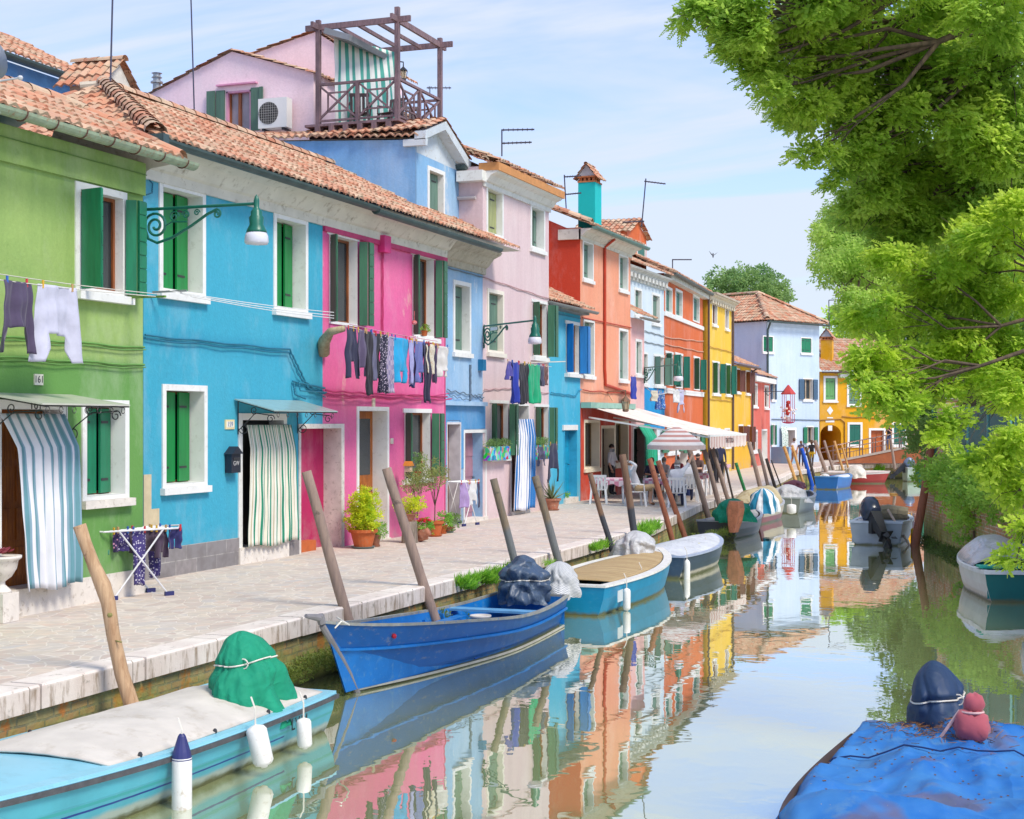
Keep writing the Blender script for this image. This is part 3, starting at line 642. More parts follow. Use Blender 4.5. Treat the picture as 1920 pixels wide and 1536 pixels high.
# door canopy on scroll brackets
def canopy(name, label, fr, pa, pb, out, drop, mat, zt, group='glass door canopies'):
 s0, s1 = fr.S(pa), fr.S(pb); o = thing(name, fr.p((s0 + s1) / 2, zt, 0), label, 'door canopy', group)
 m = MB(); m.hexa([fr.p(s0, zt - .02, .02), fr.p(s0, zt - drop - .02, out), fr.p(s1, zt - drop - .02, out), fr.p(s1, zt - .02, .02), fr.p(s0, zt, .02), fr.p(s0, zt - drop, out), fr.p(s1, zt - drop, out), fr.p(s1, zt, .02)]); m.build('glass_sheet', mat, o)
 for s in (s0 + .12, s1 - .12):
  b = MB(); b.tube([fr.p(s, zt - .04, .02), fr.p(s, zt - drop - .04, out - .03)], .009, 5)
  def spiral(c, r, tn, a0, sg):
   return [fr.p(s, c[1] + sg * r * (1 - .75 * i / 22) * sin(a0 + tn * 2 * pi * i / 22), c[0] + r * (1 - .75 * i / 22) * cos(a0 + tn * 2 * pi * i / 22)) for i in range(23)]
  b.tube([fr.p(s, zt - .55, .03), fr.p(s, zt - .42, .18), fr.p(s, zt - .25, out * .45), fr.p(s, zt - drop - .09, out - .12)], .009, 5)
  b.tube(spiral((.13, zt - .52), .1, 1.3, pi, 1), .008, 5); b.tube(spiral((out - .14, zt - drop - .15), .08, 1.3, 0, 1), .008, 5); b.tube(spiral((out * .42, zt - .2), .07, 1.3, 1, -1), .008, 5)
  b.tube([fr.p(s, zt - .02, .02), fr.p(s, zt - .62, .02)], .009, 5); b.build('scroll_bracket', IRON, o)
 b = MB(); b.tube([fr.p(s0, zt - drop - .03, out - .02), fr.p(s1, zt - drop - .03, out - .02)], .01, 5)
 for i in range(7):
  sc = s0 + (s1 - s0) * (i + .5) / 7; b.tube([fr.p(sc + .04 * cos(t * .6), zt - drop - .08 + .04 * sin(t * .6), out - .02) for t in range(11)], .006, 4)
 b.build('front_rail', IRON, o); return o
CANG = plain('frosted canopy glass', C(214, 214, 200), .25, .1); CANB = plain('grey canopy glass', C(176, 200, 196), .2, .1)
canopy('door_canopy', 'cream glass canopy on iron scrolls over the door numbered 161', f, -40, 132, .95, .14, CANG, f.sz(60, 738)[1])
# striped curtain helper
def curtain(name, label, fr, s0, s1, zt, zb, o0, o1, mat, folds=6, amp=.05, lean=(0, 0), group=None, top_out=None, reps=1, nu=60, nv=26):
 m = MB()
 def fn(u, v):
  a = s0 + (s1 - s0) * u + lean[0] * v * (1 - u) + lean[1] * v * u
  o = o0 + (o1 - o0) * min(1, v * 5) + amp * (.3 + .7 * v) * sin(u * folds * 2 * pi + 1.5 * sin(v * 2.2)) + .02 * nz3(Vc((u * 5, v * 4, s0)))
  return fr.p(a, zt + (zb - zt) * v + .03 * sin(u * 9) * v, o)
 m.grid(fn, nu, nv); o = m.build(name, mat, smooth=True, label=label, cat='curtain', group=group); solid(o, .006); return o
ST1 = stripes('blue and white curtain stripes', [(0, C(240, 240, 246, .85)), (.5, C(150, 186, 204)), (.62, C(112, 166, 178)), (.88, C(150, 186, 204))], 7)
ST2 = stripes('green and cream curtain stripes', [(0, C(238, 232, 212, .85)), (.24, C(30, 148, 116)), (.42, C(238, 236, 222, .85)), (.62, C(206, 190, 160)), (.7, C(240, 238, 226, .85)), (.88, C(60, 156, 130))], 9)
ST3 = stripes('blue stripes on white cotton', [(0, C(244, 244, 250, .85)), (.5, C(36, 124, 200))], 8)
curtain('door_curtain', 'wide blue and white striped curtain hanging in the green house doorway', f, f.S(20, .2), f.S(148, .26), f.sz(60, 776)[1], .34, .03, .26, ST1, 6, .045, (.22, .02))
pl = MB(); s0, z0 = f.sz(63, 722); s1, z1 = f.sz(79, 702); f.box(pl, s0, s1, z0, z1, .0, .02); o = pl.build('number_plate', plain('cream plate', C(246, 240, 222, .85), .5, .04), label='cream house number plate reading 161 on the green wall', cat='number plate')
textmesh('digits', '161', .13, f.p((s0 + s1) / 2, (z0 + z1) / 2, .021), f.u, (0, 0, 1), IRON, o, .002)
ss, zz_ = f.sz(64, 760); textmesh('digits', '161', .17, f.p(ss, zz_, .03), f.u, (0, 0, 1), IRON, H.o, .002)
GREEN = H
# ---------- shared eave of blue / pink / pale blue houses
XB = -13.55; XE = XB + .55; EZ = onX(500, 322, XE).z; K = .5; RWd = 3.05
yB0 = ptX(269, XB).y; yBP = ptX(605, XB).y; yP1 = ptX(835, XB).y; yL1 = ptX(905, -13.85).y
cz_b = onX(432, 378, XB).z
def roof_row(H, y0, y1, hip=False, seed=0, ext=0):
 m = MB(); V = Vc((-1, 0, K)).normalized(); P = Vc((XE - .08, y0, EZ + .05)); lv = 3.7 * math.sqrt(1 + K * K)
 trim = (lambda a, b: a > b * .93 - .1) if hip else None
 tile_roof(m, P, (0, 1, 0), V, y1 - y0, lv, seed=seed, trim=trim, seg=5)
 top = P + V * lv; hx = lv * .93 if hip else 0
 ridge_tiles(m, top + Vc((0, hx, .03)), top + Vc((0, y1 - y0, .03)), .12, .4, seed=seed)
 if hip:
  U2 = Vc((-1, 0, 0)); ap = top + Vc((0, hx, 0)); V2 = Vc((0, hx, ap.z - P.z)).normalized(); l2 = math.hypot(hx, ap.z - P.z)
  w = P.x - ap.x
  tile_roof(m, P, U2, V2, w * 2, l2, seed=seed + 5, trim=lambda a, b: b < l2 * min(1, a / w, (2 * w - a) / w) + .1)
  ridge_tiles(m, P + Vc((0, 0, .05)), ap + Vc((0, 0, .07)), .15, .3, seed=seed + 2)
 o = H.sub(m, 'roof', TILE)
 m = MB(); m.poly([top + Vc((0, hx, 0)), top + Vc((0, y1 - y0, 0)), Vc((top.x - 3.5, y1, EZ)), Vc((top.x - 3.5, y0, EZ))]); m.build('roof_back', TILE, H.o); m = MB(); m.poly([(XE, y0, EZ), (XE, y1, EZ), (XB - .1, y1, EZ), (XB - .1, y0, EZ)]); m.build('eave_soffit', CREAM, H.o); return o
# blue house
H = House('blue_house', 'bright blue house with green shutters and a grey tiled plinth, next to the green house', (XB, yB0), (XB, yBP), EZ, 7, stucco('turquoise blue stucco', C(56, 178, 212), C(84, 192, 220), .6, .4, .25))
f = H.f
for a in ((297, 337, 384, 546), (512, 397, 576, 579), (303, 720, 387, 916)): H.window(*a, 'closed', B_SH, rec=.34, sill=.06)
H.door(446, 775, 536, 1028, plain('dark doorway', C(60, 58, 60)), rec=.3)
ps0, pz = f.S(563), onX(563, 795, XB).z
H.hole(ps0, f.L + .01, 0, pz - .08); H.finish(lo1=pz)
m = MB(); cornice(f, m, -.0, f.L, cz_b, EZ - .0, .5); H.sub(m, 'cornice', CREAM)
def plinthmat():
 N = NB('grey plinth tiles'); p = N.pos(); s = N.n('ShaderNodeSeparateXYZ', {0: p}); c = N.n('ShaderNodeCombineXYZ', {0: s.outputs[1], 1: s.outputs[2]}).outputs[0]
 br = N.n('ShaderNodeTexBrick', {'Vector': c, 'Color1': (*C(168, 160, 160), 1), 'Color2': (*C(150, 146, 148), 1), 'Mortar': (*C(196, 192, 186), 1), 'Scale': 1.0, 'Mortar Size': .008, 'Brick Width': .62, 'Row Height': .235})
 a = N.mix(N.rng(N.noise(p, 5, 5), .4, .65), br.outputs[0], C(140, 134, 134)); N.col(a); N.set(Roughness=.6); return N.mat
PT = plinthmat(); pzt = .47
m = MB(); f.box(m, 0, f.S(446), 0, pzt, 0, .03); H.sub(m, 'plinth', PT); m = MB(); f.box(m, f.S(536), ps0 - .09, 0, pzt, 0, .03); H.sub(m, 'plinth', PT)
m = MB(); a0 = f.S(273); zq = f.sz(273, 890)[1]; f.box(m, 0, .2, pzt, zq, 0, .012); f.box(m, .2, .42, pzt, zq - .55, 0, .012); H.sub(m, 'bare_stone', plain('pale bare stone', C(232, 214, 176), .9, .15, 6))
m = MB(); cable(f, [(268, 628), (540, 655), (562, 700), (575, 728), (606, 738)], .018, .04, .02, mb=m); cable(f, [(268, 634), (538, 661), (556, 705), (606, 745)], .012, .05, .03, mb=m)
cable(f, [(545, 715), (606, 728)], .02, .04, .01, mb=m); cable(f, [(545, 718), (548, 740), (568, 748)], .018, .06, .0, mb=m); cable(f, [(552, 716), (556, 733), (606, 736)], .014, .08, .0, mb=m); H.sub(m, 'cable', plain('blue painted cable', C(40, 136, 166)))
m = MB(); cable(f, [(275, 338), (281, 345), (280, 362), (268, 366)], .012, .05, 0, mb=m); H.sub(m, 'hook', plain('blue hook', C(40, 120, 150)))
roof_row(H, yB0 - .35, yBP, True, 3)
m = MB(); gutter(m, (XE + .02, yB0 - .38, EZ + .0), (XE + .02, yBP + 1.2, EZ - .03), .1); m.box((XE - .3, yB0 - .46, EZ - .1), (XE + .12, yB0 - .3, EZ + .06)); H.sub(m, 'gutter', ZINC)
canopy('door_canopy', 'grey glass canopy on iron scrolls over the blue house door', f, 438, 562, .8, .2, CANB, f.sz(445, 748)[1])
curtain('door_curtain', 'green and cream striped curtain hanging in the blue house doorway', f, f.S(457), f.S(541), f.sz(457, 797)[1], .28, .06, .14, ST2, 11, .03, (-.12, .1))
pl = MB(); s0, z1 = f.sz(421, 787); s1, z0 = f.sz(438, 804)[0], f.sz(421, 805)[1]; f.box(pl, s0, s1, z0, z1, 0, .02); o = pl.build('number_tile', plain('yellow edged tile', C(240, 222, 168, .85), .3, .1), label='small ceramic tile reading 159 beside the blue house door', cat='number tile')
m = MB(); f.box(m, s0 + .03, s1 - .03, z0 + .03, z1 - .03, .02, .024); m.build('tile_face', plain('white tile', C(240, 238, 228, .85), .3, .05), o); textmesh('digits', '159', .12, f.p((s0 + s1) / 2, (z0 + z1) / 2, .025), f.u, (0, 0, 1), plain('blue glaze', C(60, 110, 170)), o, .001)
# mailbox
s0, z1 = f.sz(421, 845); s1, z0 = f.sz(448, 845)[0] , f.sz(421, 887)[1]; o = thing('mailbox', f.p((s0 + s1) / 2, z0, .1), 'black iron mailbox with a gabled lid left of the green striped curtain', 'mailbox')
BK = plain('mailbox iron', C(58, 62, 78), .4, .15, metal=.4); m = MB(); s1 = s0 + .3; f.box(m, s0, s1, z0, z1 - .06, .01, .14); m.build('box', BK, o)
m = MB(); sm = (s0 + s1) / 2; m.raw([f.p(s0 - .03, z1 - .06, .0), f.p(s0 - .03, z1 - .06, .18), f.p(s1 + .03, z1 - .06, .18), f.p(s1 + .03, z1 - .06, 0), f.p(sm, z1 + .07, .0), f.p(sm, z1 + .07, .18)], [(0, 1, 5, 4), (2, 3, 4, 5), (1, 2, 5), (3, 0, 4), (0, 3, 2, 1)]); m.build('lid', BK, o)
m = MB(); f.box(m, s0 + .05, s1 - .05, z1 - .16, z1 - .12, .14, .155); m.build('letter_slot', IRON, o); textmesh('lettering', 'GW', .11, f.p(sm, (z0 + z1) / 2 - .03, .142), f.u, (0, 0, 1), plain('pale grey lettering', C(200, 200, 200)), o, .003)
BLUE = H
# ---------- pink house
PINK = stucco('hot pink stucco', C(250, 100, 172), C(252, 138, 178), .6, .5, .25, patch=C(250, 170, 184), plo=.64)
H = House('pink_house', 'hot pink house with an orange wooden door and dark green shutters', (XB, yBP), (XB, yP1), EZ, 7, PINK)
f = H.f; fP = f
H.window(613, 430, 672, 606, 'open', D_SH, lint=True, fw=.09, leafw=.26, sill=0, rec=.22)
H.window(770, 469, 815, 630, 'open', D_SH, lint=True, fw=.09, leafw=.24, rec=.22, sill=.12)
H.window(755, 766, 808, 900, 'open', D_SH, lint=True, fw=.09, leafw=.26, rec=.22, sill=.02)
H.door(668, 762, 728, 1018, ORWOOD, fw=.09, rec=.34, glasspan=True)
pe = f.S(645) - .02
H.hole(-.01, pe - .13, 0, pz - .08); H.finish(lo0=pz)
m = MB(); cornice(f, m, 0, f.L, cz_b + .0, EZ, .5); H.sub(m, 'cornice', CREAM)
m = MB(); f.box(m, 0, f.L, cz_b - .1, cz_b - .002, 0, .06); f.box(m, f.L - .05, f.L, .0, cz_b - .1, 0, .008); H.sub(m, 'moulding', plain('dark pink trim', C(216, 60, 120)))
# shared passage between blue and pink
fb = BLUE.f; ps = fb.L - ps0
m = MB(); f.box(m, -ps - .08, -ps, 0, pz, -.1, .02); f.box(m, -ps, pe - .13, pz - .09, pz, -.1, .022); f.box(m, pe - .13, pe, 0, pz, -.4, .02); H.sub(m, 'passage_frame', plain('worn jamb stone', C(226, 220, 212, .85), .85, .14, 6, bump=.5, dirt=C(170, 160, 150)))
m = MB(); m.poly([f.p(-ps, 0, -.38), f.p(pe - .13, 0, -.38), f.p(pe - .13, pz - .08, -.38), f.p(-ps, pz - .08, -.38)]); m.poly([f.p(-ps, 0, -.38), f.p(-ps, 0, -.02), f.p(-ps, pz - .08, -.02), f.p(-ps, pz - .08, -.38)]); m.poly([f.p(-ps, pz - .085, -.38), f.p(pe - .13, pz - .085, -.38), f.p(pe - .13, pz - .085, .0), f.p(-ps, pz - .085, .0)])
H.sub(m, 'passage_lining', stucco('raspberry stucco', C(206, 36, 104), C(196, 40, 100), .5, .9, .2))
m = MB()
cable(f, [(606, 732), (700, 738), (835, 744)], .02, .05, .02, mb=m); cable(f, [(606, 737), (700, 745), (842, 748)], .015, .07, .04, mb=m); cable(f, [(606, 744), (835, 738)], .012, .09, .05, mb=m)
s_, z_ = f.sz(716, 470); cable(f, [(s_, z_), (s_, z_ - 1.9)], .014, .03, 0, px=False, mb=m); cable(f, [(s_ - .06, z_), (s_ - .06, z_ - 1.9)], .012, .03, 0, px=False, mb=m); H.sub(m, 'cable', plain('pink painted cable', C(214, 60, 124)))
m = MB(); f.box(m, s_ - .2, s_ + .12, z_ - .05, z_ + .3, .0, .16); H.sub(m, 'junction_box', plain('pink box', C(236, 60, 140)))
m = MB(); a, z = f.sz(697, 745); f.box(m, a, a + .13, z - .25, z, 0, .02); o = m.build('number_plate', plain('cream tile', C(238, 226, 200, .85), .5, .15, 14), label='narrow cream tile above the pink house door', cat='number plate')
roof_row(H, yBP, yP1, False, 9)
m = MB(); gutter(m, (XE + .02, yBP + 1.2, EZ - .08), (XE + .02, ptX(935, XE).y, EZ - .12), .1); H.sub(m, 'gutter', ZINC)
PINKH = H
# small door intercom
m = MB(); a, z = f.sz(731, 822); f.box(m, a, a + .12, z - .12, z, 0, .03); H.sub(m, 'intercom', plain('cream plastic', C(236, 226, 210), .5))
# ---------- pale blue house: low front, tall block behind the eave
XL = -13.85
PB = stucco('powder blue stucco', C(178, 214, 246), C(132, 190, 238), .8, .5, .45, patch=C(206, 226, 244), plo=.62)
PB2 = stucco('strong blue stucco', C(84, 160, 222), C(110, 180, 232), .6, .7, .4)
yL0 = ptX(832, XL).y
H = House('pale_blue_house', 'powder blue house with a tall rear block carrying the wooden roof terrace', (XL, yP1 + .004), (XL, yL1), EZ - .1, 6.5, PB)
f = H.f
H.window(849, 524, 882, 660, 'shut', GG_SH, rec=.28, sill=.05)
H.door(836, 792, 863, 985, plain('red brown door', C(150, 92, 74)), fw=.05, rec=.3, frame=plain('grey white jamb', C(226, 224, 228, .8), .7))
H.door(868, 806, 911, 975, plain('mauve door', C(190, 140, 158)), fw=.08, rec=.3)
H.finish()
m = MB(); zs_ = f.sz(838, 760)[1]
for h in (0,): pass
holes = [h for h in H.holes]
w2 = MB();
xs = sorted({0, f.L} | {h[0] for h in holes} | {h[1] for h in holes}); zt_ = zs_ - .0
for i in range(len(xs) - 1):
 mid = (xs[i] + xs[i + 1]) / 2; zb_ = 1.35
 for h in holes:
  if h[0] < mid < h[1] and h[2] < .1: zb_ = h[3] + .1
 if zb_ < zt_: f.box(w2, xs[i] + .001, xs[i + 1] - .001, zb_, zt_, 0, .02)
H.sub(w2, 'lower_band', PB2)
m = MB(); f.box(m, 0, f.L, zs_, zs_ + .1, 0, .14); H.sub(m, 'string_course', PB)
m = MB(); cornice(f, m, 0, f.L + .1, EZ - .62, EZ - .08, .5); H.sub(m, 'cornice', plain('bare render', C(206, 198, 180), .9, .2, 4, dirt=C(140, 120, 96)))
roof_row(H, yP1, yL1 + .55, False, 15)
m = MB(); cable(f, [(836, 502), (905, 520)], .016, .03, .01, mb=m); cable(f, [(836, 730), (880, 738), (905, 745)], .014, .04, .05, mb=m); cable(f, [(836, 738), (870, 748), (905, 735)], .01, .05, .05, mb=m)
H.sub(m, 'cable', plain('dark grey cable', C(110, 130, 150))); a, z = f.sz(880, 684); m = cable(f, [(a, z), (a, z - .9)], .03, .03, .0, px=False); H.sub(m, 'pipe', plain('dark grey cable', C(110, 130, 150)))
m = MB(); a, z = f.sz(896, 674); f.box(m, a, a + .22, z - .28, z, 0, .14); H.sub(m, 'meter_box', plain('blue meter box', C(28, 132, 180)))
# tall block
XT = -14.5; y0 = onX(781, 300, XT).y; y1 = yL1 - .003; zt = onX(781, 262, XT).z
ft = Fr((XT, y0), (XT, y1)); a0, z1w = ft.sz(801, 310); a1 = ft.sz(833, 310)[0]; z0w = ft.sz(801, 405)[1]
save = H.f; H.f = ft; keep = H.holes; H.holes = []; H.win(a0, a1, z0w, z1w, 'shut', GG_SH, rec=.22, sill=.04); hb = H.holes; H.f = save
wallmesh(ft, 0, ft.L, 6.6, zt, hb, .5).build('upper_wall', PB, H.o)
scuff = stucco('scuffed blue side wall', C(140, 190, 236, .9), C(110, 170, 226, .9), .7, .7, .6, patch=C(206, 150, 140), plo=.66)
zl = onY(430, 262, y0).z; xl = onY(430, 262, y0).x - 2
m = MB(); m.poly([(XT - .04, y0 - .004, 6.4), (XT - .04, y0 - .004, zt), (xl, y0 - .004, zl + .05), (xl, y0 - .004, 6.4)]); m.poly([(XT, y1, 6.4), (XT, y1, zt), (xl, y1, zl), (xl, y1, 6.4)]); H.sub(m, 'side_wall', scuff)
# gable moulding over the front + tiles along the side wall
m = MB(); gp = [ft.p(-.12, zt - .02, .0), ft.p(ft.L * .42, zt + .42, .0), ft.p(ft.L + .1, zt - .32, .0)]
for i in range(2):
 a, b = gp[i], gp[i + 1]; m.hexa([a, b, b + Vc((.28, 0, 0)), a + Vc((.28, 0, 0)), a + Vc((0, 0, .2)), b + Vc((0, 0, .2)), b + Vc((.3, 0, .2)), a + Vc((.3, 0, .2))])
m.hexa([Vc((XT - .3, y0 - .12, zt - .16)), Vc((XT + .28, y0 - .12, zt - .16)), Vc((XT + .28, y0, zt - .16)), Vc((XT - .3, y0, zt - .16)), Vc((XT - .3, y0 - .12, zt)), Vc((XT + .3, y0 - .12, zt)), Vc((XT + .3, y0, zt)), Vc((XT - .3, y0, zt))])
m.poly([ft.p(0, zt - .3, .001), ft.p(ft.L, zt - .34, .001), ft.p(ft.L, zt - .3, .001), ft.p(ft.L * .42, zt + .44, .001), ft.p(0, zt, .001)]); H.sub(m, 'gable_moulding', plain('pale moulding', C(218, 228, 236, .8), .8, .1, 3, dirt=C(190, 180, 160)))
m = MB(); Vn = Vc((0, 1, .28)).normalized(); tile_roof(m, Vc((XT + .1, y0 - .14, zt + .05)), (-1, 0, (zl - zt) / (XT - xl)), Vn, XT - xl, 1.5, seed=22, amp=.06)
for a, b, sd in ((gp[0], gp[1], 23), (gp[2], gp[1], 24)):
 d_ = (b - a); tile_roof(m, a + Vc((.32, 0, .25)), (-1, 0, 0), d_, 3.6, d_.length + .05, seed=sd)
H.sub(m, 'roof', TILE)
m = MB(); m.poly([(XT, y0, zt + .05), (XT, y1 + 2.5, zt + .05), (xl, y1 + 2.5, zl + .05), (xl, y0, zl + .05)]); H.sub(m, 'flat_roof', CREAM)
PALE = H; TZ, TY0, TY1 = zt, y0, y1
# ---------- light pink tall house
XQ = -13.85; yQ1 = ptX(1029, XQ).y
LP = stucco('shell pink stucco', C(240, 216, 218, .78), C(232, 200, 206, .78), .6, .4, .3, patch=C(250, 230, 234, .8), plo=.62)
ztq = onX(905, 345, XQ).z + .05; ctq = onX(892, 295, XQ + .3).z
H = House('light_pink_house', 'tall shell pink house with olive and green shutters and a heavy white cornice', (XQ, yL1 + .003), (XQ, yQ1), ctq, 7, LP)
f = H.f
H.window(911, 345, 943, 438, 'shut', OL_SH, rec=.24, sill=.05); H.window(994, 380, 1021, 464, 'closed', GG_SH, rec=.3, sill=.05)
H.window(913, 540, 944, 660, 'shut', GG_SH, rec=.22, frame=plain('cream trim', C(244, 236, 222, .85), .7, .06)); H.window(996, 560, 1025, 668, 'open', D_SH, lint=True, leafw=.3, fw=.08)
H.window(918, 750, 953, 858, 'open', D_SH, lint=True, leafw=.22, fw=.08, sill=.05); H.window(1001, 758, 1028, 848, 'open', D_SH, lint=True, leafw=.22, fw=.07, sill=.05)
H.door(957, 757, 991, 960, plain('brown red door', C(140, 92, 76)), fw=.05, rec=.4)
H.finish()
m = MB(); cornice(f, m, -.0, f.L + .05, ztq - .1, ctq - .12, .4); f.box(m, -.3, .02, ztq, ctq - .14, -.6, .1); H.sub(m, 'cornice', plain('white cornice', C(240, 240, 236, .82), .8, .08, 3, dirt=C(200, 194, 184)))
m = MB(); f.box(m, -.02, f.L + .12, ctq - .12, ctq + .08, -.1, .44); H.sub(m, 'fascia', plain('orange brick fascia', C(226, 158, 98), .9, .15, 8))
m = MB(); tile_roof(m, f.p(-.1, ctq + .12, .46), (0, 1, 0), Vc((-1, 0, .4)).normalized(), f.L + .2, 4, seed=31, seg=5); tile_roof(m, f.p(-.12, ctq + .14, .2), (-1, 0, .4), (0, 1, .0), 4, .8, seed=32); H.sub(m, 'roof', TILE)
m = MB(); gp0 = Vc((XQ - .9, yL1 - .12, ctq + .02)); gutter(m, gp0, gp0 + Vc((.5, 0, 0)), .12); H.sub(m, 'gutter', ZINC)
m = MB(); cable(f, [(906, 520), (1028, 560)], .014, .03, .02, mb=m); cable(f, [(906, 730), (960, 727), (1028, 737)], .012, .03, .03, mb=m); H.sub(m, 'cable', plain('pinkish cable', C(206, 160, 164)))
m = MB(); a, z = f.sz(914, 560); f.box(m, a - .0, a + .03, -.0, .01, 0, .01);
m = MB(); a0, z0 = f.sz(935, 1000); f.box(m, a0, a0 + .35, .95, 1.25, 0, .01);
LPH = H
SL = StripeL = None
# laundry bars in front of shell pink windows, the cream ledge pipe
m = MB(); q = Vc((XQ - .5, yL1 - .02, onX(880, 362, XQ).z)); m.tube([q + Vc((-.6, -.05, .03)), q + Vc((.35, -.08, .0))], .05, 7); H.sub(m, 'old_pipe', plain('grey pipe', C(206, 196, 196), .8))
# curtain + flower boxes
curtain('door_curtain', 'tall white curtain with blue stripes hanging over the shell pink house door', f, f.S(966, .15), f.S(1005, .2), f.sz(960, 786)[1], .12, .12, .2, ST3, 7, .03, (-.3, -.15))
# ---------- cyan house
XC = -14.3; yC1 = ptX(1088, XC).y; ezc = onX(1060, 574, XC + .3).z
H = House('cyan_house', 'small two storey cyan house with vivid blue shutters and a cyan door', (XC, yQ1 + .003), (XC, yC1), ezc, 6, stucco('cyan stucco', C(60, 190, 232), C(90, 208, 240), .6, .6, .4, patch=C(130, 220, 244), plo=.6))
f = H.f
H.window(1059, 600, 1086, 700, 'open', BL_SH, lint=True, leafw=.34, fw=.1, sill=.1)
H.door(1057, 798, 1081, 935, plain('cyan door', C(0, 168, 214)), frame=plain('cyan jamb', C(60, 190, 232)), fw=.04, rec=.25)
H.finish()
m = MB(); a, z = f.sz(1054, 797); f.box(m, a, f.S(1081), z - .16, z, 0, .05); H.sub(m, 'lintel', WHITE)
m = MB(); tile_roof(m, f.p(-.1, ezc + .05, .4), (0, 1, 0), Vc((-1, 0, .5)).normalized(), f.L + .3, 3.5, seed=41); H.sub(m, 'roof', TILE)
m = MB(); gutter(m, f.p(-.1, ezc, .44), f.p(f.L + .35, ezc, .44), .08); f.box(m, 0, f.L, ezc - .12, ezc, 0, .3); H.sub(m, 'gutter', plain('grey gutter', C(150, 150, 146), .5))
m = MB(); cable(f, [(1031, 586), (1088, 598)], .014, .03, .0, mb=m); cable(f, [(1031, 736), (1078, 742), (1083, 732), (1088, 730)], .016, .04, .02, mb=m); H.sub(m, 'cable', plain('cyan cable', C(30, 150, 190)))
# ---------- peach house
XP = -14.3; yE1 = ptX(1182, XP).y; ezp = onX(1150, 440, XP + .45).z
H = House('peach_house', 'tall peach house with a red side wall, red ground floor and turquoise chimney', (XP, yC1 + .004), (XP, yE1), ezp, 7, stucco('peach stucco', C(255, 178, 142, .76), C(255, 160, 124, .76), .6, .5, .3, patch=C(255, 196, 160, .76), plo=.64))
f = H.f
for a in ((1092, 448, 1112, 522), (1160, 474, 1177, 542), (1093, 597, 1114, 704), (1160, 615, 1177, 712)): H.window(*a, 'shut', GG_SH, rec=.25, fw=.08, sill=.04)
CT = plain('cream surround', C(244, 232, 206, .85), .7, .06)
H.window(1094, 787, 1124, 880, 'none', GG_SH, frame=CT, rec=.3, fw=.1, cas=plain('olive brown casement', C(150, 126, 84)), sill=.05); H.window(1152, 789, 1178, 872, 'none', GG_SH, frame=CT, rec=.3, fw=.1, cas=plain('olive brown casement', C(150, 126, 84)), sill=.05)
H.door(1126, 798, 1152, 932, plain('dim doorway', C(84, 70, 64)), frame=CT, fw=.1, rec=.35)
H.finish()
RED = stucco('tomato red stucco', C(224, 74, 46), C(210, 66, 40), .5, .6, .2)
zr = f.sz(1092, 764)[1]; m = MB()
ho = sorted(H.holes, key=lambda h: h[0]); ho = [h for h in ho if h[2] < 2.5]
xs = sorted({.0, f.L} | {h[0] - .09 for h in ho} | {h[1] + .09 for h in ho})
for i in range(len(xs) - 1):
 mid = (xs[i] + xs[i + 1]) / 2; h = [h for h in ho if h[0] - .09 < mid < h[1] + .09]
 if not h: f.box(m, xs[i] + .001, xs[i + 1] - .001, 0, zr, 0, .02)
 else:
  f.box(m, xs[i] + .001, xs[i + 1] - .001, h[0][3] + .1, zr, 0, .02)
  if h[0][2] > .2: f.box(m, xs[i] + .001, xs[i + 1] - .001, 0, h[0][2] - .2, 0, .02)
H.sub(m, 'shopfront', RED)
m = MB(); p0, p1, p2, p3 = f.p(-.008, 0, .0), f.p(-.008, ezp - .2, 0), f.p(-.008, ezp + 1.6, -4), f.p(-.008, 0, -4); m.poly([p0, p1, p2, p3]); H.sub(m, 'side_wall', RED)
m = MB(); cornice(f, m, -.12, f.L + .05, ezp - .38, ezp - .05, .42); f.box(m, -.12, 0, ezp - .38, ezp - .06, -.7, .05); H.sub(m, 'cornice', CREAM)
m = MB(); tile_roof(m, f.p(-.2, ezp + .05, .45), (0, 1, 0), Vc((-1, 0, .42)).normalized(), f.L + .5, 5, seed=51, seg=4); ridge_tiles(m, f.p(-.15, ezp + .1, .45), f.p(-.15, ezp + 2.1, -4.4), .13, .4); H.sub(m, 'roof', TILE)
m = MB(); gutter(m, f.p(-.15, ezp, .52), f.p(f.L + .4, ezp, .52), .1); H.sub(m, 'gutter', plain('green grey gutter', C(110, 150, 140), .5))
m = MB(); a, z = f.sz(1131, 470); zt_ = z; b, zb_ = f.sz(1137, 722); m.tube([f.p(a, ezp - .1, .4), f.p(a, z + .1, .06), f.p(a, zb_ + .5, .06), f.p(a + .05, zb_ + .3, .06), f.p(a + .05, zb_, .06), f.p(f.L, zb_ - .25, .06)], .05, 7); cable(f, [(1090, 596), (1182, 615)], .02, .04, 0, mb=m); cable(f, [(1090, 731), (1182, 738)], .02, .05, .04, mb=m); H.sub(m, 'drainpipe', plain('red brown pipe', C(206, 70, 40)))
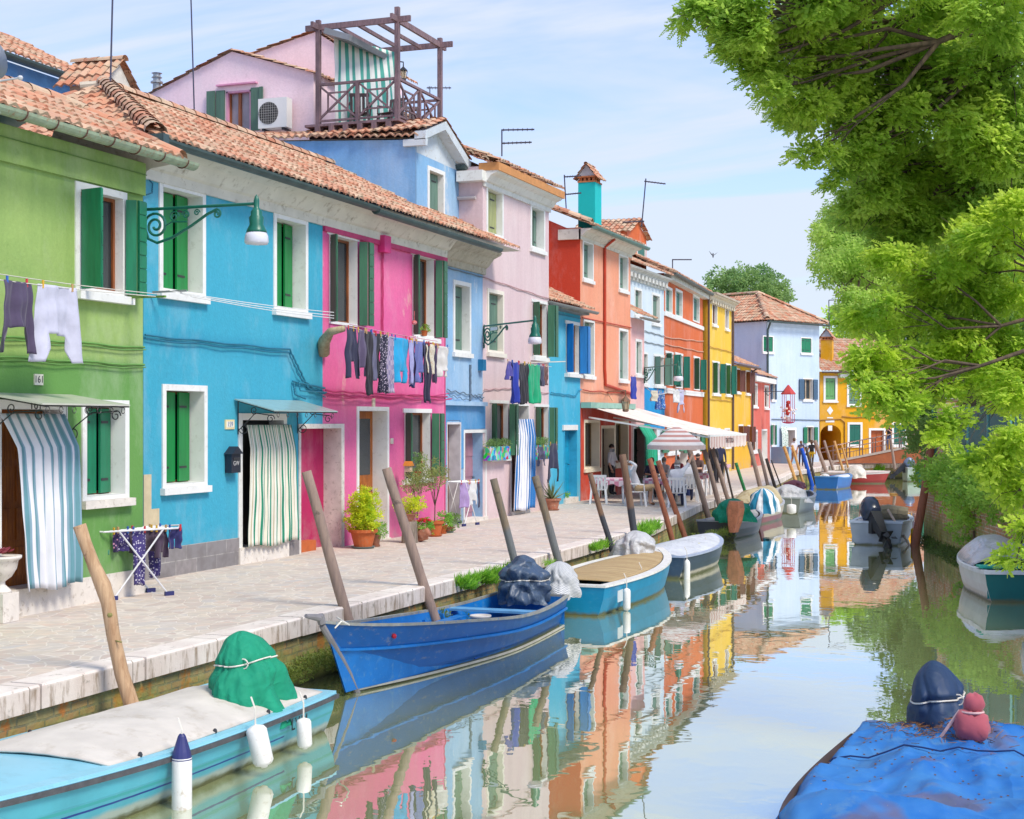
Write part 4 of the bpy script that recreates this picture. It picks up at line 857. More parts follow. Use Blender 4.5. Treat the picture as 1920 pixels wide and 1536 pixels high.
# chimney
def chimney(label, c, wx, wy, z0, z1, mat, capm=TILE, group='plastered chimneys with tiled caps', rot=0):
 o = thing('chimney', Vc((c[0], c[1], z0)), label, 'chimney', group); x, y = c[0], c[1]
 m = MB(); m.box((x - wx / 2, y - wy / 2, z0), (x + wx / 2, y + wy / 2, z1)); m.build('stack', mat, o)
 m = MB(); br = .06
 for i in range(4):
  for j in range(4):
   if i in (0, 3) or j in (0, 3):
    px_, py_ = x - wx / 2 + wx * (i + .5) / 4, y - wy / 2 + wy * (j + .5) / 4; m.box((px_ - wx / 14, py_ - wy / 14, z1 + .05), (px_ + wx / 14, py_ + wy / 14, z1 + .17))
 m.box((x - wx / 2 - .02, y - wy / 2 - .02, z1 + .001), (x + wx / 2 + .02, y + wy / 2 + .02, z1 + .05)); m.box((x - wx / 2 - .02, y - wy / 2 - .02, z1 + .17), (x + wx / 2 + .02, y + wy / 2 + .02, z1 + .22)); m.build('vent_course', plain('chimney brick', C(214, 134, 86), .9, .2, 8), o)
 m = MB(); e = .12; h = wx * .62; zz = z1 + .22
 m.raw([(x - wx / 2, y - wy / 2, zz), (x + wx / 2, y - wy / 2, zz), (x, y - wy / 2, zz + h), (x - wx / 2, y + wy / 2, zz), (x + wx / 2, y + wy / 2, zz), (x, y + wy / 2, zz + h)], [(0, 1, 2), (5, 4, 3), (0, 2, 5, 3), (2, 1, 4, 5)]); m.build('gable', plain('grey render', C(206, 208, 214), .8), o)
 m = MB(); L = math.hypot(wx / 2 + e, h + e * h / (wx / 2));
 for sg in (1, -1):
  P = Vc((x + sg * (wx / 2 + e), y - wy / 2 - e, zz - e * h / (wx / 2) + .03)); tile_roof(m, P, (0, 1, 0), (-sg * (wx / 2), 0, h), wy + 2 * e, L, col=.16, row=.25, amp=.035, seed=61)
 ridge_tiles(m, (x, y - wy / 2 - e, zz + h + .03), (x, y + wy / 2 + e, zz + h + .03), .06, .3); m.build('tiled_cap', capm, o); return o
q = onX(1106, 430, -15.3); chimney('tall bright turquoise chimney with a tiled gable cap on the peach house', (q.x, q.y), .6, .75, q.z - .9, onX(1106, 345, -15.3).z, plain('turquoise render', C(0, 206, 206), .8, .04, 2), rot=0)
# shop fascia (green awning box over the red shop)
m = MB(); f.box(m, .0, f.L * .9, zr - .02, zr + .16, .021, .35); o = m.build('shop_canopy', plain('sea green canopy', C(160, 206, 188), .6), label='sea green projecting canopy strip above the red shopfront', cat='canopy')
PEACH = H
# ================================================================ ROOFTOP THINGS
XTR = ptX(745, XT - .7).x
tdz = onY(597, 237, TY0 + .5).z; tA = onY(597, 237, TY0 + .5).x; tB = onY(745, 222, TY0 + .5).x; tY0 = TY0 + .5; tY1 = onX(825, 240, tB).y; tzt = onY(597, 52, tY0).z
TW = wood('terrace timber', C(150, 120, 124, .8), C(112, 92, 98, .8), sc=(6, 6, 1.2))
o = thing('roof_terrace', ((tA + tB) / 2, (tY0 + tY1) / 2, tdz - .1), 'weathered timber roof terrace with crossed railings and an open pergola', 'roof terrace')
m = MB(); m.box((tA - .25, tY0 - .25, tdz - .06), (tB + .15, tY1 + .1, tdz));
for i in range(6):
 x = tA + (tB - tA) * (i + .3) / 5.6; m.box((x - .06, tY0 - .3, tdz - .22), (x + .06, tY1, tdz - .061))
m.box((tA - .2, tY0 - .1, tdz - .42), (tB + .3, tY0 + .05, tdz - .221)); m.box((tB + .05, tY0, tdz - .42), (tB + .2, tY1, tdz - .221)); m.build('deck', TW, o)
CP = [(tA, tY0), (tB, tY0), (tB, tY1), (tA, tY1)]
for i, (x, y) in enumerate(CP):
 m = MB(); m.ob((x, y, (tdz + tzt) / 2 + .06), Vc((.055, 0, 0)), Vc((0, .055, 0)), Vc((0, 0, (tzt - tdz) / 2 + .12 + (.12 if i == 1 else 0)))); m.build('post', TW, o)
for a, b in ((0, 1), (1, 2), (2, 3), (3, 0)):
 A = Vc((*CP[a], tzt)); B = Vc((*CP[b], tzt)); d = (B - A).normalized(); m = MB(); m.bar(A - d * .35, B + d * .35, .07, .14); m.build('beam', TW, o)
for i in range(1, 4):
 m = MB(); y = tY0 + (tY1 - tY0) * 0; x = tA + (tB - tA) * i / 4; m.bar((x, tY0, tzt - .02), (x + .1, (tY0 + tY1) / 2, tzt - .09), .06, .09); m.bar((x + .1, (tY0 + tY1) / 2, tzt - .09), (x, tY1, tzt - .02), .06, .09); m.build('rafter', TW, o)
rh = 1.02
def rail(A, B):
 A = Vc(A); B = Vc(B); z = lambda h: Vc((0, 0, h)); m = MB(); n = max(1, round((B - A).length / 1.15))
 m.bar(A + z(rh), B + z(rh), .07, .06); m.bar(A + z(.12), B + z(.12), .05, .05)
 for i in range(n):
  p, q = A.lerp(B, i / n), A.lerp(B, (i + 1) / n); m.bar(p + z(.14), q + z(rh), .04, .05); m.bar(p + z(rh - .005), q + z(.145), .045, .045)
  a, b = p.lerp(q, .25), p.lerp(q, .75)
  for u, v in ((a + z(.34), b + z(.34)), (a + z(.8), b + z(.8)), (a + z(.34), a + z(.8)), (b + z(.34), b + z(.8))): m.bar(u, v, .035, .04)
  if i: m.bar(p, p + z(rh), .08, .08)
 m.build('railing', TW, o)
for a, b in ((0, 1), (1, 2), (2, 3)): rail((*CP[a], tdz), (*CP[b], tdz))
m = MB(); m.ob(((tA + .55), (tY0 + tY1) / 2, tzt - .22), Vc((.35, 0, -.12)), Vc((0, 1.4, 0)), Vc((.02, 0, .07))); m.build('awning_box', plain('grey awning box', C(150, 154, 160), .5), o)
frt = Fr((tA + .25, tY0 + .35), (tA + 1.0, tY1 - .3)); ST4 = stripes('teal awning stripes', [(0, C(238, 242, 240, .85)), (.55, C(90, 184, 172))], 9)
curtain('awning_cloth', 'teal and white striped cloth hanging on the roof terrace', frt, 0, frt.L, tzt - .15, tdz + .1, 0, .0, ST4, 5, .05, (0, .35))
def lantern(name, label, q, s, mat, arm=None, group='hanging lanterns'):
 o = thing(name, q, label, 'lantern', group); m = MB(); q = Vc(q); w = .5 * s
 for sx in (-1, 1):
  for sy in (-1, 1): m.bar(q + Vc((sx * w * .32, sy * w * .32, -s)), q + Vc((sx * w * .5, sy * w * .5, -s * .35)), .02 * s * 2, .02 * s * 2)
 m.lathe(q + Vc((0, 0, -s * .35)), [(w * .75, 0), (w * .72, .05 * s), (w * .25, s * .28), (.02, s * .35)], 4 if 0 else 8); m.lathe(q + Vc((0, 0, -s - .04)), [(w * .3, -.03), (w * .5, 0), (w * .45, .05)], 8); m.build('frame', mat, o)
 g = MB(); g.lathe(q + Vc((0, 0, -s)), [(w * .36, 0), (w * .56, s * .62)], 4); g.build('glass', plain('lantern glass', C(240, 214, 176), .2, .08), o)
 if arm:
  b = MB(); b.tube(arm, .018, 5); b.build('bracket', mat, o)
 return o
q = Vc((tA + 1.15, tY1 - .1, tzt - .5)); lantern('lantern', 'small black lantern hanging under the roof terrace pergola', q, .32, IRON, [q, q + Vc((0, 0, .12)), q + Vc((-.3, .1, .2))])
# terrace table and chairs (glimpsed through the railing)
def garden_chair(name, label, c, rz, mat, group, sc=1.0):
 o = thing(name, c, label, 'chair', group); M = MR(rz, 3, 'Z'); c = Vc(c)
 def P(x, y, z): return c + M @ Vc((x, y, z)) * sc
 def bx(m, x0, x1, y0, y1, z0, z1, dy=0): m.hexa([P(x0, y0, z0), P(x1, y0, z0), P(x1, y1, z0), P(x0, y1, z0), P(x0, y0 + dy, z1), P(x1, y0 + dy, z1), P(x1, y1 + dy, z1), P(x0, y1 + dy, z1)])
 m = MB(); m.grid(lambda u, v: P(-.23 + .46 * u, -.2 + .44 * v, .43 - .03 * sin(pi * u) * sin(pi * v)), 6, 6); so_ = m.build('seat', mat, o, smooth=True); solid(so_, .02)
 m = MB()
 for i in range(5):
  x = -.2 + .1 * i; bx(m, x - .032, x + .032, -.215, -.19, .43, .84, -.09)
 bx(m, -.25, .25, -.31, -.28, .8, .88, -.02); m.build('backrest', mat, o)
 for sx in (-1, 1):
  for sy in (-1, 1):
   l = MB(); l.hexa([P(sx * .25 - .03, sy * .25 - .03, 0), P(sx * .25 + .03, sy * .25 - .03, 0), P(sx * .25 + .03, sy * .25 + .03, 0), P(sx * .25 - .03, sy * .25 + .03, 0), P(sx * .21 - .025, sy * .2 - .025, .43), P(sx * .21 + .025, sy * .2 - .025, .43), P(sx * .21 + .025, sy * .2 + .025, .43), P(sx * .21 - .025, sy * .2 + .025, .43)]); l.build('leg', mat, o)
  a = MB(); a.tube([P(sx * .24, -.27, .66), P(sx * .27, -.05, .66), P(sx * .26, .18, .64), P(sx * .24, .21, .42)], .02 * sc, 6); a.build('armrest', mat, o)
 return o
BROWNCH = plain('brown chair', C(96, 80, 84), .5)
for i, (dx, dy, rz) in enumerate(((.7, .9, .4), (1.4, 1.2, 2.9), (1.5, 2.2, 3.6))): garden_chair('terrace_chair', ('dark terrace chair nearest the striped cloth', 'dark terrace chair in the middle of the deck', 'dark terrace chair in the far corner of the deck')[i], (tA + dx, tY0 + dy, tdz), rz, BROWNCH, 'chairs on the roof terrace')
# ---- pink gabled house behind the terrace
yG = TY0 + 2.4
def gz_(px, py): q = onY(px, py, yG); return q
GPK = stucco('pale rose stucco', C(255, 216, 222, .95), C(250, 206, 214, .95), .4, .5, .15)
g1, gp_, g2 = gz_(264, 186), gz_(435, 97), gz_(588, 137); o = thing('gabled_pink_house', (gp_.x, yG + 2, 6), 'rose pink gabled house rising behind the front roofs, with an air conditioner', 'house', 'painted canal houses')
m = MB(); fr2 = Fr((g1.x, yG), (g2.x, yG))
def F2(q): return ((q - fr2.A).dot(fr2.u), q.z)
wx0, wz1 = F2(gz_(424, 172)); wx1, wz0 = F2(gz_(471, 246)); L2 = fr2.L; px_, pz_ = F2(gp_)
zl_, zr_ = g1.z, g2.z
def roofz(a): return zl_ + (pz_ - zl_) * a / px_ if a < px_ else pz_ + (zr_ - pz_) * (a - px_) / (L2 - px_)
for a, b in ((0, wx0), (wx1, px_), (px_, L2)) if wx1 < px_ else ((0, wx0), (wx1, L2)):
 ks = [a] + ([px_] if a < px_ < b else []) + [b]; m.poly([fr2.p(a, 6), fr2.p(b, 6)] + [fr2.p(k, roofz(k)) for k in reversed(ks)])
ks = [wx0] + ([px_] if wx0 < px_ < wx1 else []) + [wx1]
m.poly([fr2.p(wx0, wz1), fr2.p(wx1, wz1)] + [fr2.p(k, roofz(k)) for k in reversed(ks)]); m.poly([fr2.p(wx0, 6), fr2.p(wx1, 6), fr2.p(wx1, wz0 + .0), fr2.p(wx0, wz0 + .0)])
m.poly([fr2.p(L2, 6), fr2.p(L2, 6, -9), fr2.p(L2, zr_, -9), fr2.p(L2, zr_)]); m.poly([fr2.p(0, 6), fr2.p(0, zl_), fr2.p(0, zl_, -9), fr2.p(0, 6, -9)]); m.build('wall', GPK, o)
m = MB(); q1 = gz_(470, 105); q2 = gz_(592, 60); yb = yG + 2.2; b1, b2 = onY(468, 104, yb), onY(592, 60, yb); b3 = onY(640, 90, yb)
m.poly([(b1.x, yb, 8), (b3.x, yb, 8), (b3.x, yb, b3.z), (b2.x, yb, b2.z), (b1.x, yb, b1.z)]); m.poly([(b3.x, yb, 8), (b3.x, yb + 4, 8), (b3.x, yb + 4, b3.z), (b3.x, yb, b3.z)]); m.build('upper_wall', GPK, o)
m = MB()
for a, b in ((fr2.p(-.25, zl_ - .1, .12), fr2.p(px_, pz_ + .03, .12)), (fr2.p(L2 + .15, zr_ - .06, .12), fr2.p(px_, pz_ + .03, .12))):
 d = b - a; tile_roof(m, a, (0, 1, 0), d, 8, d.length, seed=71, seg=4, amp=.05)
d = Vc((b2.x - b1.x, 0, b2.z - b1.z)); tile_roof(m, Vc((b1.x - .1, yb - .1, b1.z)), (0, 1, 0), d, 5, d.length + .1, seed=72, seg=4); d2 = Vc((b2.x - b3.x, 0, b2.z - b3.z)); tile_roof(m, Vc((b3.x + .1, yb - .1, b3.z)), (0, 1, 0), d2, 5, d2.length + .1, seed=73, seg=4)
m.build('roof', TILE, o)
W_ = MB();
for a0, a1, z0, z1 in ((wx0, wx0 + .05, wz0, wz1), (wx1 - .05, wx1, wz0, wz1), (wx0, wx1, wz1 - .05, wz1)): fr2.box(W_, a0, a1, z0, z1, -.16, .0)
W_ = W_.build('window', plain('pinkish frame', C(240, 170, 200)), o)
m = MB(); fr2.box(m, wx0, wx1, wz0, wz1, -.2, -.16); m.build('pane', plain('curtained pane', C(170, 160, 170), .3), W_)
m = MB(); w = (wx1 - wx0);
for t in (.05, .45, .9): fr2.box(m, wx0 + w * t - .03, wx0 + w * t + .05, wz0, wz1 - .05, -.16, -.1)
m.build('casement', FRWOOD, W_)
for sg in (-1, 1):
 m = MB(); a = wx0 if sg < 0 else wx1; fr2.box(m, a + sg * .02, a + sg * .28, wz0, wz1 + .03, .02, .06); fr2.box(m, a + sg * .30, a + sg * (.55 if sg < 0 else .4), wz0, wz1 + .03, .06, .1); m.build('shutter', shut('sage shutter', 86, 120, 100), W_)
m = MB(); fr2.box(m, wx0 - .25, wx1 + .2, wz1 + .14, wz1 + .18, 0, .12); m.build('lintel_canopy', plain('pink trim', C(250, 170, 206)), o)
c1, c2 = gz_(499, 192), gz_(552, 243); m = MB(); ac = thing('air_conditioner', ((c1.x + c2.x) / 2, yG - .2, c2.z), 'white air conditioner unit fixed on the pale rose gable wall', 'air conditioner')
m.box((c1.x, yG - .42, c2.z), (c2.x, yG - .12, c1.z)); m.build('casing', plain('ac white', C(238, 238, 236, .84), .4, .04), ac)
m = MB(); cx, cz, r = c1.x + (c2.x - c1.x) * .36, (c1.z + c2.z) / 2, (c1.z - c2.z) * .38
m.lathe((cx, yG - .423, cz), [(0, 0), (r, 0)], 20, 0, MR(R(90), 3, 'X')); m.build('fan_opening', plain('fan grey', C(120, 120, 132)), ac)
m = MB()
for i in range(-4, 5):
 h = math.sqrt(max(0, r * r - (i * r / 4.5) ** 2)); m.bar((cx + i * r / 4.5, yG - .43, cz - h), (cx + i * r / 4.5, yG - .43, cz + h), .008); m.bar((cx - h, yG - .43, cz + i * r / 4.5), (cx + h, yG - .43, cz + i * r / 4.5), .008)
m.build('fan_grille', plain('grille', C(214, 214, 214)), ac)
m = MB(); m.box((c1.x + .1, yG - .4, c2.z - .06), (c1.x + .16, yG, c2.z - .004)); m.box((c2.x - .16, yG - .4, c2.z - .06), (c2.x - .1, yG, c2.z - .004)); m.build('bracket', IRON, ac)
# ---- blue violet house at the far left, behind the green house
XV = -20.2; v0, v1 = ptX(-260, XV), ptX(188, XV); vz = onX(190, 166, XV + .3).z
H = House('violet_blue_house', 'cobalt blue house wall behind the green house roof, at the upper left', v0, v1, vz, 7, stucco('cobalt stucco', C(110, 174, 244, .9), C(96, 160, 238, .9), .5, .6, .2)); H.finish(); f = H.f
m = MB(); tile_roof(m, f.p(-.2, vz + .05, .35), (0, 1, 0), Vc((-1, 0, .5)).normalized(), f.L + .3, 3.2, seed=81, seg=4); H.sub(m, 'roof', TILE)
m = MB(); gutter(m, f.p(-.2, vz, .42), f.p(f.L + .2, vz, .42), .12); H.sub(m, 'gutter', ZINC)
# dormer-like tiled chimney on the hipped roof
q = onX(196, 160, -17.6); o = thing('roofed_chimney', (q.x, q.y, q.z - .4), 'wide chimney with its own small tiled roof on the blue house ridge', 'chimney', 'plastered chimneys with tiled caps')
m = MB(); m.box((q.x - .55, q.y - .35, q.z - 1.1), (q.x + .5, q.y + .35, q.z - .05)); m.build('stack', plain('ochre render', C(214, 176, 150), .9, .2, 5), o)
m = MB(); m.raw([(q.x + .3, q.y - .4, q.z - .05), (q.x + .3, q.y + .5, q.z - .05), (q.x + .3, q.y + .05, q.z + .42), (q.x - .6, q.y - .4, q.z - .05), (q.x - .6, q.y + .5, q.z - .05), (q.x - .6, q.y + .05, q.z + .42)], [(0, 1, 2), (0, 2, 5, 3), (1, 4, 5, 2)]); m.build('gable', plain('white gable', C(236, 232, 222)), o)
m = MB()
for sg in (-1, 1):
 P = Vc((q.x + .42, q.y + .05 + sg * .62, q.z - .12)); tile_roof(m, P, (-1, 0, 0), (0, -sg * .62, .6), 1.2, .86, seed=84, col=.2, row=.3)
ridge_tiles(m, (q.x + .45, q.y + .05, q.z + .47), (q.x - .75, q.y + .05, q.z + .5), .09, .3); m.build('tiled_cap', TILE, o)
m = MB(); m.tube([(q.x + .3, q.y - .5, q.z - .1), (q.x - .05, q.y - .7, q.z - .15)], .07, 8); m.build('flue_pipe', plain('cream pipe', C(224, 210, 190)), o)
def mast(label, p0, p1, d, r=.018, bars=(), name='aerial_mast', rgb=(90, 90, 110)):
 a, b = at(*p0, d), at(*p1, d); o = thing(name, a, label, 'aerial', 'roof aerials'); m = MB(); m.tube([a, b], r, 6); m.build('pole', plain('aerial metal', C(*rgb), .4, metal=.5), o)
 for (x0, y0, x1, y1) in bars:
  s = MB(); u, v = at(x0, y0, d), at(x1, y1, d); s.tube([u, v], r * 1.1, 5); n = 7; dd = (v - u); side = FW.copy()
  for i in range(n): c = u + dd * ((i + .5) / n); s.tube([c - side * .18, c + side * .18], r * .45, 4)
  s.build('antenna', plain('aerial metal', C(*rgb), .4, metal=.5), o)
 return o
mast('tall thin aerial mast on the chimney, leftmost', (207, 160), (212, -40), 27); mast('tall thin steel mast right of the tiled chimney', (365, 232), (357, -40), 33)
mast('double aerial above the shell pink roof', (941, 293), (941, 243), 40, .02, ((940, 244, 1002, 243), (941, 269, 997, 267)))
mast('aerial beside the turquoise chimney', (1062, 398), (1058, 328), 47, .02, ((1057, 332, 1090, 330), (1059, 365, 1090, 362)))
mast('aerial pole on the orange dormer roof', (1203, 425), (1211, 335), 58, .025, ((1208, 340, 1248, 345), (1167, 417, 1208, 415)))
mast('short aerial on the orange house ridge', (1261, 505), (1261, 486), 66, .025, ((1260, 487, 1297, 487)  ,))
mast('thin aerial above the golden yellow house', (1555, 640), (1554, 563), 97, .03, ((1554, 563, 1585, 562),))
mast('low aerial behind the terrace railing', (806, 175), (806, 162), 40, .015, ((800, 165, 846, 165),))
q = at(294, 165, 41); m = MB(); m.lathe(q, [(.11, -.3), (.11, .12), (.17, .13), (.17, .17), (.1, .2), (.1, .26), (.15, .28), (.1, .32), (.1, .38), (.15, .4), (.0, .42)], 12); m.build('flue', plain('galvanised flue', C(180, 186, 192), .4, metal=.5), label='galvanised metal flue left of the rose gable', cat='flue')
# satellite dish at the left edge
q = at(-22, 105, 17.3); o = thing('satellite_dish', q, 'grey satellite dish on an arm, cut by the left edge', 'satellite dish'); m = MB(); MD = (RT * 1 + Vc((0, 0, .25)) - FW * .55).normalized().to_track_quat('Z', 'Y').to_matrix()
m.lathe(q, [(.02, -.06), (.16, -.045), (.28, -.0)], 24, 0, MD); d_ = m.build('dish', plain('dish grey', C(206, 210, 216), .5, .05), o, smooth=True); solid(d_, .01)
m = MB(); e = at(38, 146, 17.1); m.tube([q - Vc((0, 0, .26)), at(0, 152, 17.2), e], .011, 6); m.blob(e, .035, .03, .03, 8); m.tube([q, q + Vc((-.1, .3, -.6))], .02, 6); m.build('feed_arm', plain('arm metal', C(226, 228, 232)), o)
# ================================================================ FAR ROW
def fhouse(name, label, A, B, ztop, depth, mat, **k):
 H = House(name, label, A, B, ztop, depth, mat, **k); return H
XW = -15.0; w0 = Vc((XW, yE1 + .2, 0)); w1 = ptX(1245, XW)
WB = stucco('white blue stucco', C(226, 240, 250, .8), C(206, 228, 244, .8), .5, .5, .2)
ezw = onX(1245, 515, XW + .35).z
H = fhouse('white_house', 'tall bluish white house with teal shutters and a bright blue lower wall', w0, w1, ezw, 6, WB); f = H.f
H.window(1189, 538, 1203, 590, 'shut', GG_SH, rec=.2, fw=.09); H.window(1222, 548, 1237, 605, 'shut', GG_SH, rec=.2, fw=.09); H.window(1225, 663, 1245, 722, 'open', GG_SH, leafw=.36, fw=.1, lint=True); H.window(1204, 660, 1214, 720, 'shut', GG_SH, fw=.07)
H.window(1212, 800, 1232, 850, 'none', GG_SH, fw=.08); H.finish()
zt_ = f.sz(1210, 727)[1]; m = MB(); f.box(m, 0, f.L, 2.2, zt_, 0, .03); H.sub(m, 'blue_lower_wall', stucco('vivid blue lower wall', C(10, 164, 232), C(10, 150, 220), .5))
m = MB(); cornice(f, m, 0, f.L, ezw - .5, ezw - .05, .35);
for i in range(14): f.box(m, f.L * (i + .2) / 14, f.L * (i + .7) / 14, ezw - .42, ezw - .24, .13, .2)
H.sub(m, 'cornice', plain('stepped cornice', C(230, 230, 224), .85, .2, 6))
m = MB(); ez2 = ezw; tile_roof(m, f.p(-.4, ez2 + .05, .4), f.u, (-f.n * 1 + Vc((0, 0, .45))).normalized(), f.L + .5, 4, seed=91, seg=4); H.sub(m, 'roof', TILE)
m = MB(); cable(f, [(1208, 620), (1245, 630)], .02, .03, mb=m); cable(f, [(1208, 640), (1245, 648)], .02, .03, mb=m); H.sub(m, 'cable', plain('grey wire', C(180, 190, 196)))
# small pink low front
s0 = Vc((XP, yE1 + .004, 0)); s1 = ptX(1208, XP); ezs = onX(1190, 592, XP + .35).z
H = fhouse('small_pink_house', 'low narrow pale pink house squeezed beside the peach house', s0, s1, ezs, 1.0, stucco('blush stucco', C(252, 200, 196, .8), C(244, 186, 186, .8), .5)); f = H.f
H.window(1191, 635, 1203, 702, 'shut', GG_SH, fw=.09, rec=.2); H.door(1186, 800, 1212, 900, plain('dark shop door', C(70, 90, 84)), fw=.08, rec=.3); H.finish()
m = MB(); tile_roof(m, f.p(-.05, ezs + .05, .4), f.u, (-f.n + Vc((0, 0, .5))).normalized(), f.L + .4, 1.3, seed=93, seg=4); H.sub(m, 'roof', TILE)
m = MB(); gutter(m, f.p(-.05, ezs, .42), f.p(f.L + .4, ezs, .42), .08); H.sub(m, 'gutter', plain('grey gutter', C(150, 150, 146), .5))
fsp = f; GC = stripes('sea green curtain', [(0, C(10, 170, 126)), (.5, C(30, 188, 146)), (.8, C(8, 150, 112))], 6)
curtain('door_curtain', 'sea green curtain gathered at the shop door beside the red shopfront', f, f.S(1191), f.S(1214), f.sz(1192, 797)[1], .1, .08, .35, GC, 5, .05, (.0, .0))
# orange house
o1 = ptX(1318, -15.8); eo = onX(1318, 547, -15.5).z
OR = stucco('orange stucco', C(236, 116, 54), C(226, 106, 50), .6, .6, .3, patch=C(236, 150, 100), plo=.66)
H = fhouse('orange_house', 'deep orange house with white window surrounds and teal shutters', w1 + Vc((0, .004, 0)), o1, eo, 6, OR); f = H.f
for a in ((1247, 535, 1260, 585), (1266, 540, 1279, 592), (1299, 551, 1311, 602)): H.window(*a, 'shut', DG_SH, fw=.1, rec=.2, sill=0)
for a in ((1247, 657, 1262, 722), (1265, 660, 1280, 727), (1300, 667, 1312, 731)): H.window(*a, 'open', DG_SH, fw=.1, rec=.2, sill=0, lint=True, leafw=.34)
H.window(1290, 800, 1312, 850, 'flat', G_SH, fw=.1, sill=.05); H.window(1250, 800, 1272, 850, 'flat', G_SH, fw=.1, sill=.05); H.door(1273, 795, 1288, 880, plain('pinkish door', C(200, 140, 130)), fw=.08); H.finish()
m = MB()
for (a, b) in ((584, 592), (727, 737)):
 z1 = f.sz(1246, a)[1]; z0 = f.sz(1246, b)[1]; f.box(m, 0, f.L, z0, z1, 0, .06)
H.sub(m, 'string_course', WHITE)
m = MB(); tile_roof(m, f.p(-.1, eo + .06, .4), f.u, (-f.n + Vc((0, 0, .45))).normalized(), f.L + .1, 4.4, seed=95, seg=4); H.sub(m, 'roof', TILE)
m = MB(); gutter(m, f.p(-.1, eo, .42), f.p(f.L, eo, .42), .1); H.sub(m, 'gutter', ZINC); m = MB(); f.box(m, 0, f.L, eo - .25, eo - .02, 0, .3); H.sub(m, 'cornice', CREAM)
m = MB(); cable(f, [(1246, 645), (1318, 660)], .02, .03, mb=m); cable(f, [(1246, 632), (1318, 640)], .02, .03, mb=m); H.sub(m, 'cable', plain('peach cable', C(240, 190, 160)))
# orange dormer tower behind white house
q = onX(1180, 505, -16.4); qz = onX(1206, 445, -16.4); o = thing('orange_dormer', (-16.8, q.y, 8), 'small orange dormer with a teal window and tiled roof behind the white house', 'dormer')
dA, dB = Vc((-16.4, ptX(1176, -16.4).y, 0)), Vc((-16.4, ptX(1212, -16.4).y, 0)); fd_ = Fr(dA, dB); dz = onX(1208, 445, -16.4).z; sv = H; HD = House.__new__(House); HD.f = fd_; HD.o = o; HD.holes = []; HD.window(1194, 452, 1210, 486, 'shut', DG_SH, fw=.07, rec=.12, sill=0)
wallmesh(fd_, 0, fd_.L, 8, dz, HD.holes, 2.2).build('wall', OR, o)
m = MB(); pm = fd_.L / 2; m.poly([fd_.p(0, dz, .002), fd_.p(fd_.L, dz, .002), fd_.p(pm, dz + .55, .002)]); m.build('gable', OR, o)
m = MB()
for sg in (1, -1): P = fd_.p(pm + sg * (pm + .2), dz - .1, .2); tile_roof(m, P, -fd_.n, fd_.u * (-sg * (pm + .2)) + Vc((0, 0, .72)), 2.6, math.hypot(pm + .2, .72), seed=97, seg=4)
m.build('roof', TILE, o)
# yellow tall house
yA = Vc((-15.2, o1.y + .25, 0)); yA = onY(1328, 700, o1.y + .25); yA.z = 0; yB = ptX(1372, -15.75); ey = at(1330, 552, (yA - CAM).dot(FW)).z
YL = stucco('sunny yellow stucco', C(252, 210, 66), C(250, 196, 50), .6, .6, .25, patch=C(252, 220, 110), plo=.66)
H = fhouse('yellow_house', 'tall sunny yellow house with dark green shutters, projecting past the orange house', yA, yB, ey, 6, YL); f = H.f
H.window(1335, 566, 1344, 608, 'none', GG_SH, fw=.08, rec=.15); H.window(1359, 576, 1366, 616, 'none', GG_SH, fw=.08, rec=.15)
H.window(1335, 676, 1349, 738, 'open', DG_SH, lint=True, leafw=.34, fw=.09); H.window(1360, 681, 1370, 740, 'open', DG_SH, lint=True, leafw=.32, fw=.09)
H.window(1337, 803, 1350, 838, 'none', GG_SH, fw=.08); H.window(1358, 803, 1368, 838, 'none', GG_SH, fw=.08); H.finish()
m = MB(); cornice(f, m, -.1, f.L + .1, ey - .4, ey, .35)
for i in range(10): f.box(m, f.L * (i + .2) / 10, f.L * (i + .7) / 10, ey - .4, ey - .25, .13, .2)
f.box(m, -.1, 0, ey - .25, ey, -1.5, .1); H.sub(m, 'cornice', plain('pale stepped cornice', C(226, 214, 190), .85, .2, 6))
m = MB(); f.box(m, -.05, f.L + .05, ey + .003, ey + .1, -6, .42); H.sub(m, 'roof', plain('dull roof edge', C(196, 180, 160), .9, .2))
m = MB(); f.prism(m, [(.02, .0), (.1, 0), (.1, ey - .1), (.02, ey - .1)], -.24, -.12); H.sub(m, 'drainpipe', plain('dark brown pipe', C(104, 84, 80)))
m = MB(); m.tube([f.p(f.L - .05, .1, .08), f.p(f.L - .05, ey - .3, .08)], .06, 6); H.sub(m, 'downpipe', plain('dark brown pipe', C(104, 84, 80)))
m = MB(); cable(f, [(1330, 650), (1372, 660)], .02, .04, mb=m); cable(f, [(1330, 748), (1372, 752)], .02, .04, mb=m); H.sub(m, 'cable', plain('ochre cable', C(214, 160, 60)))
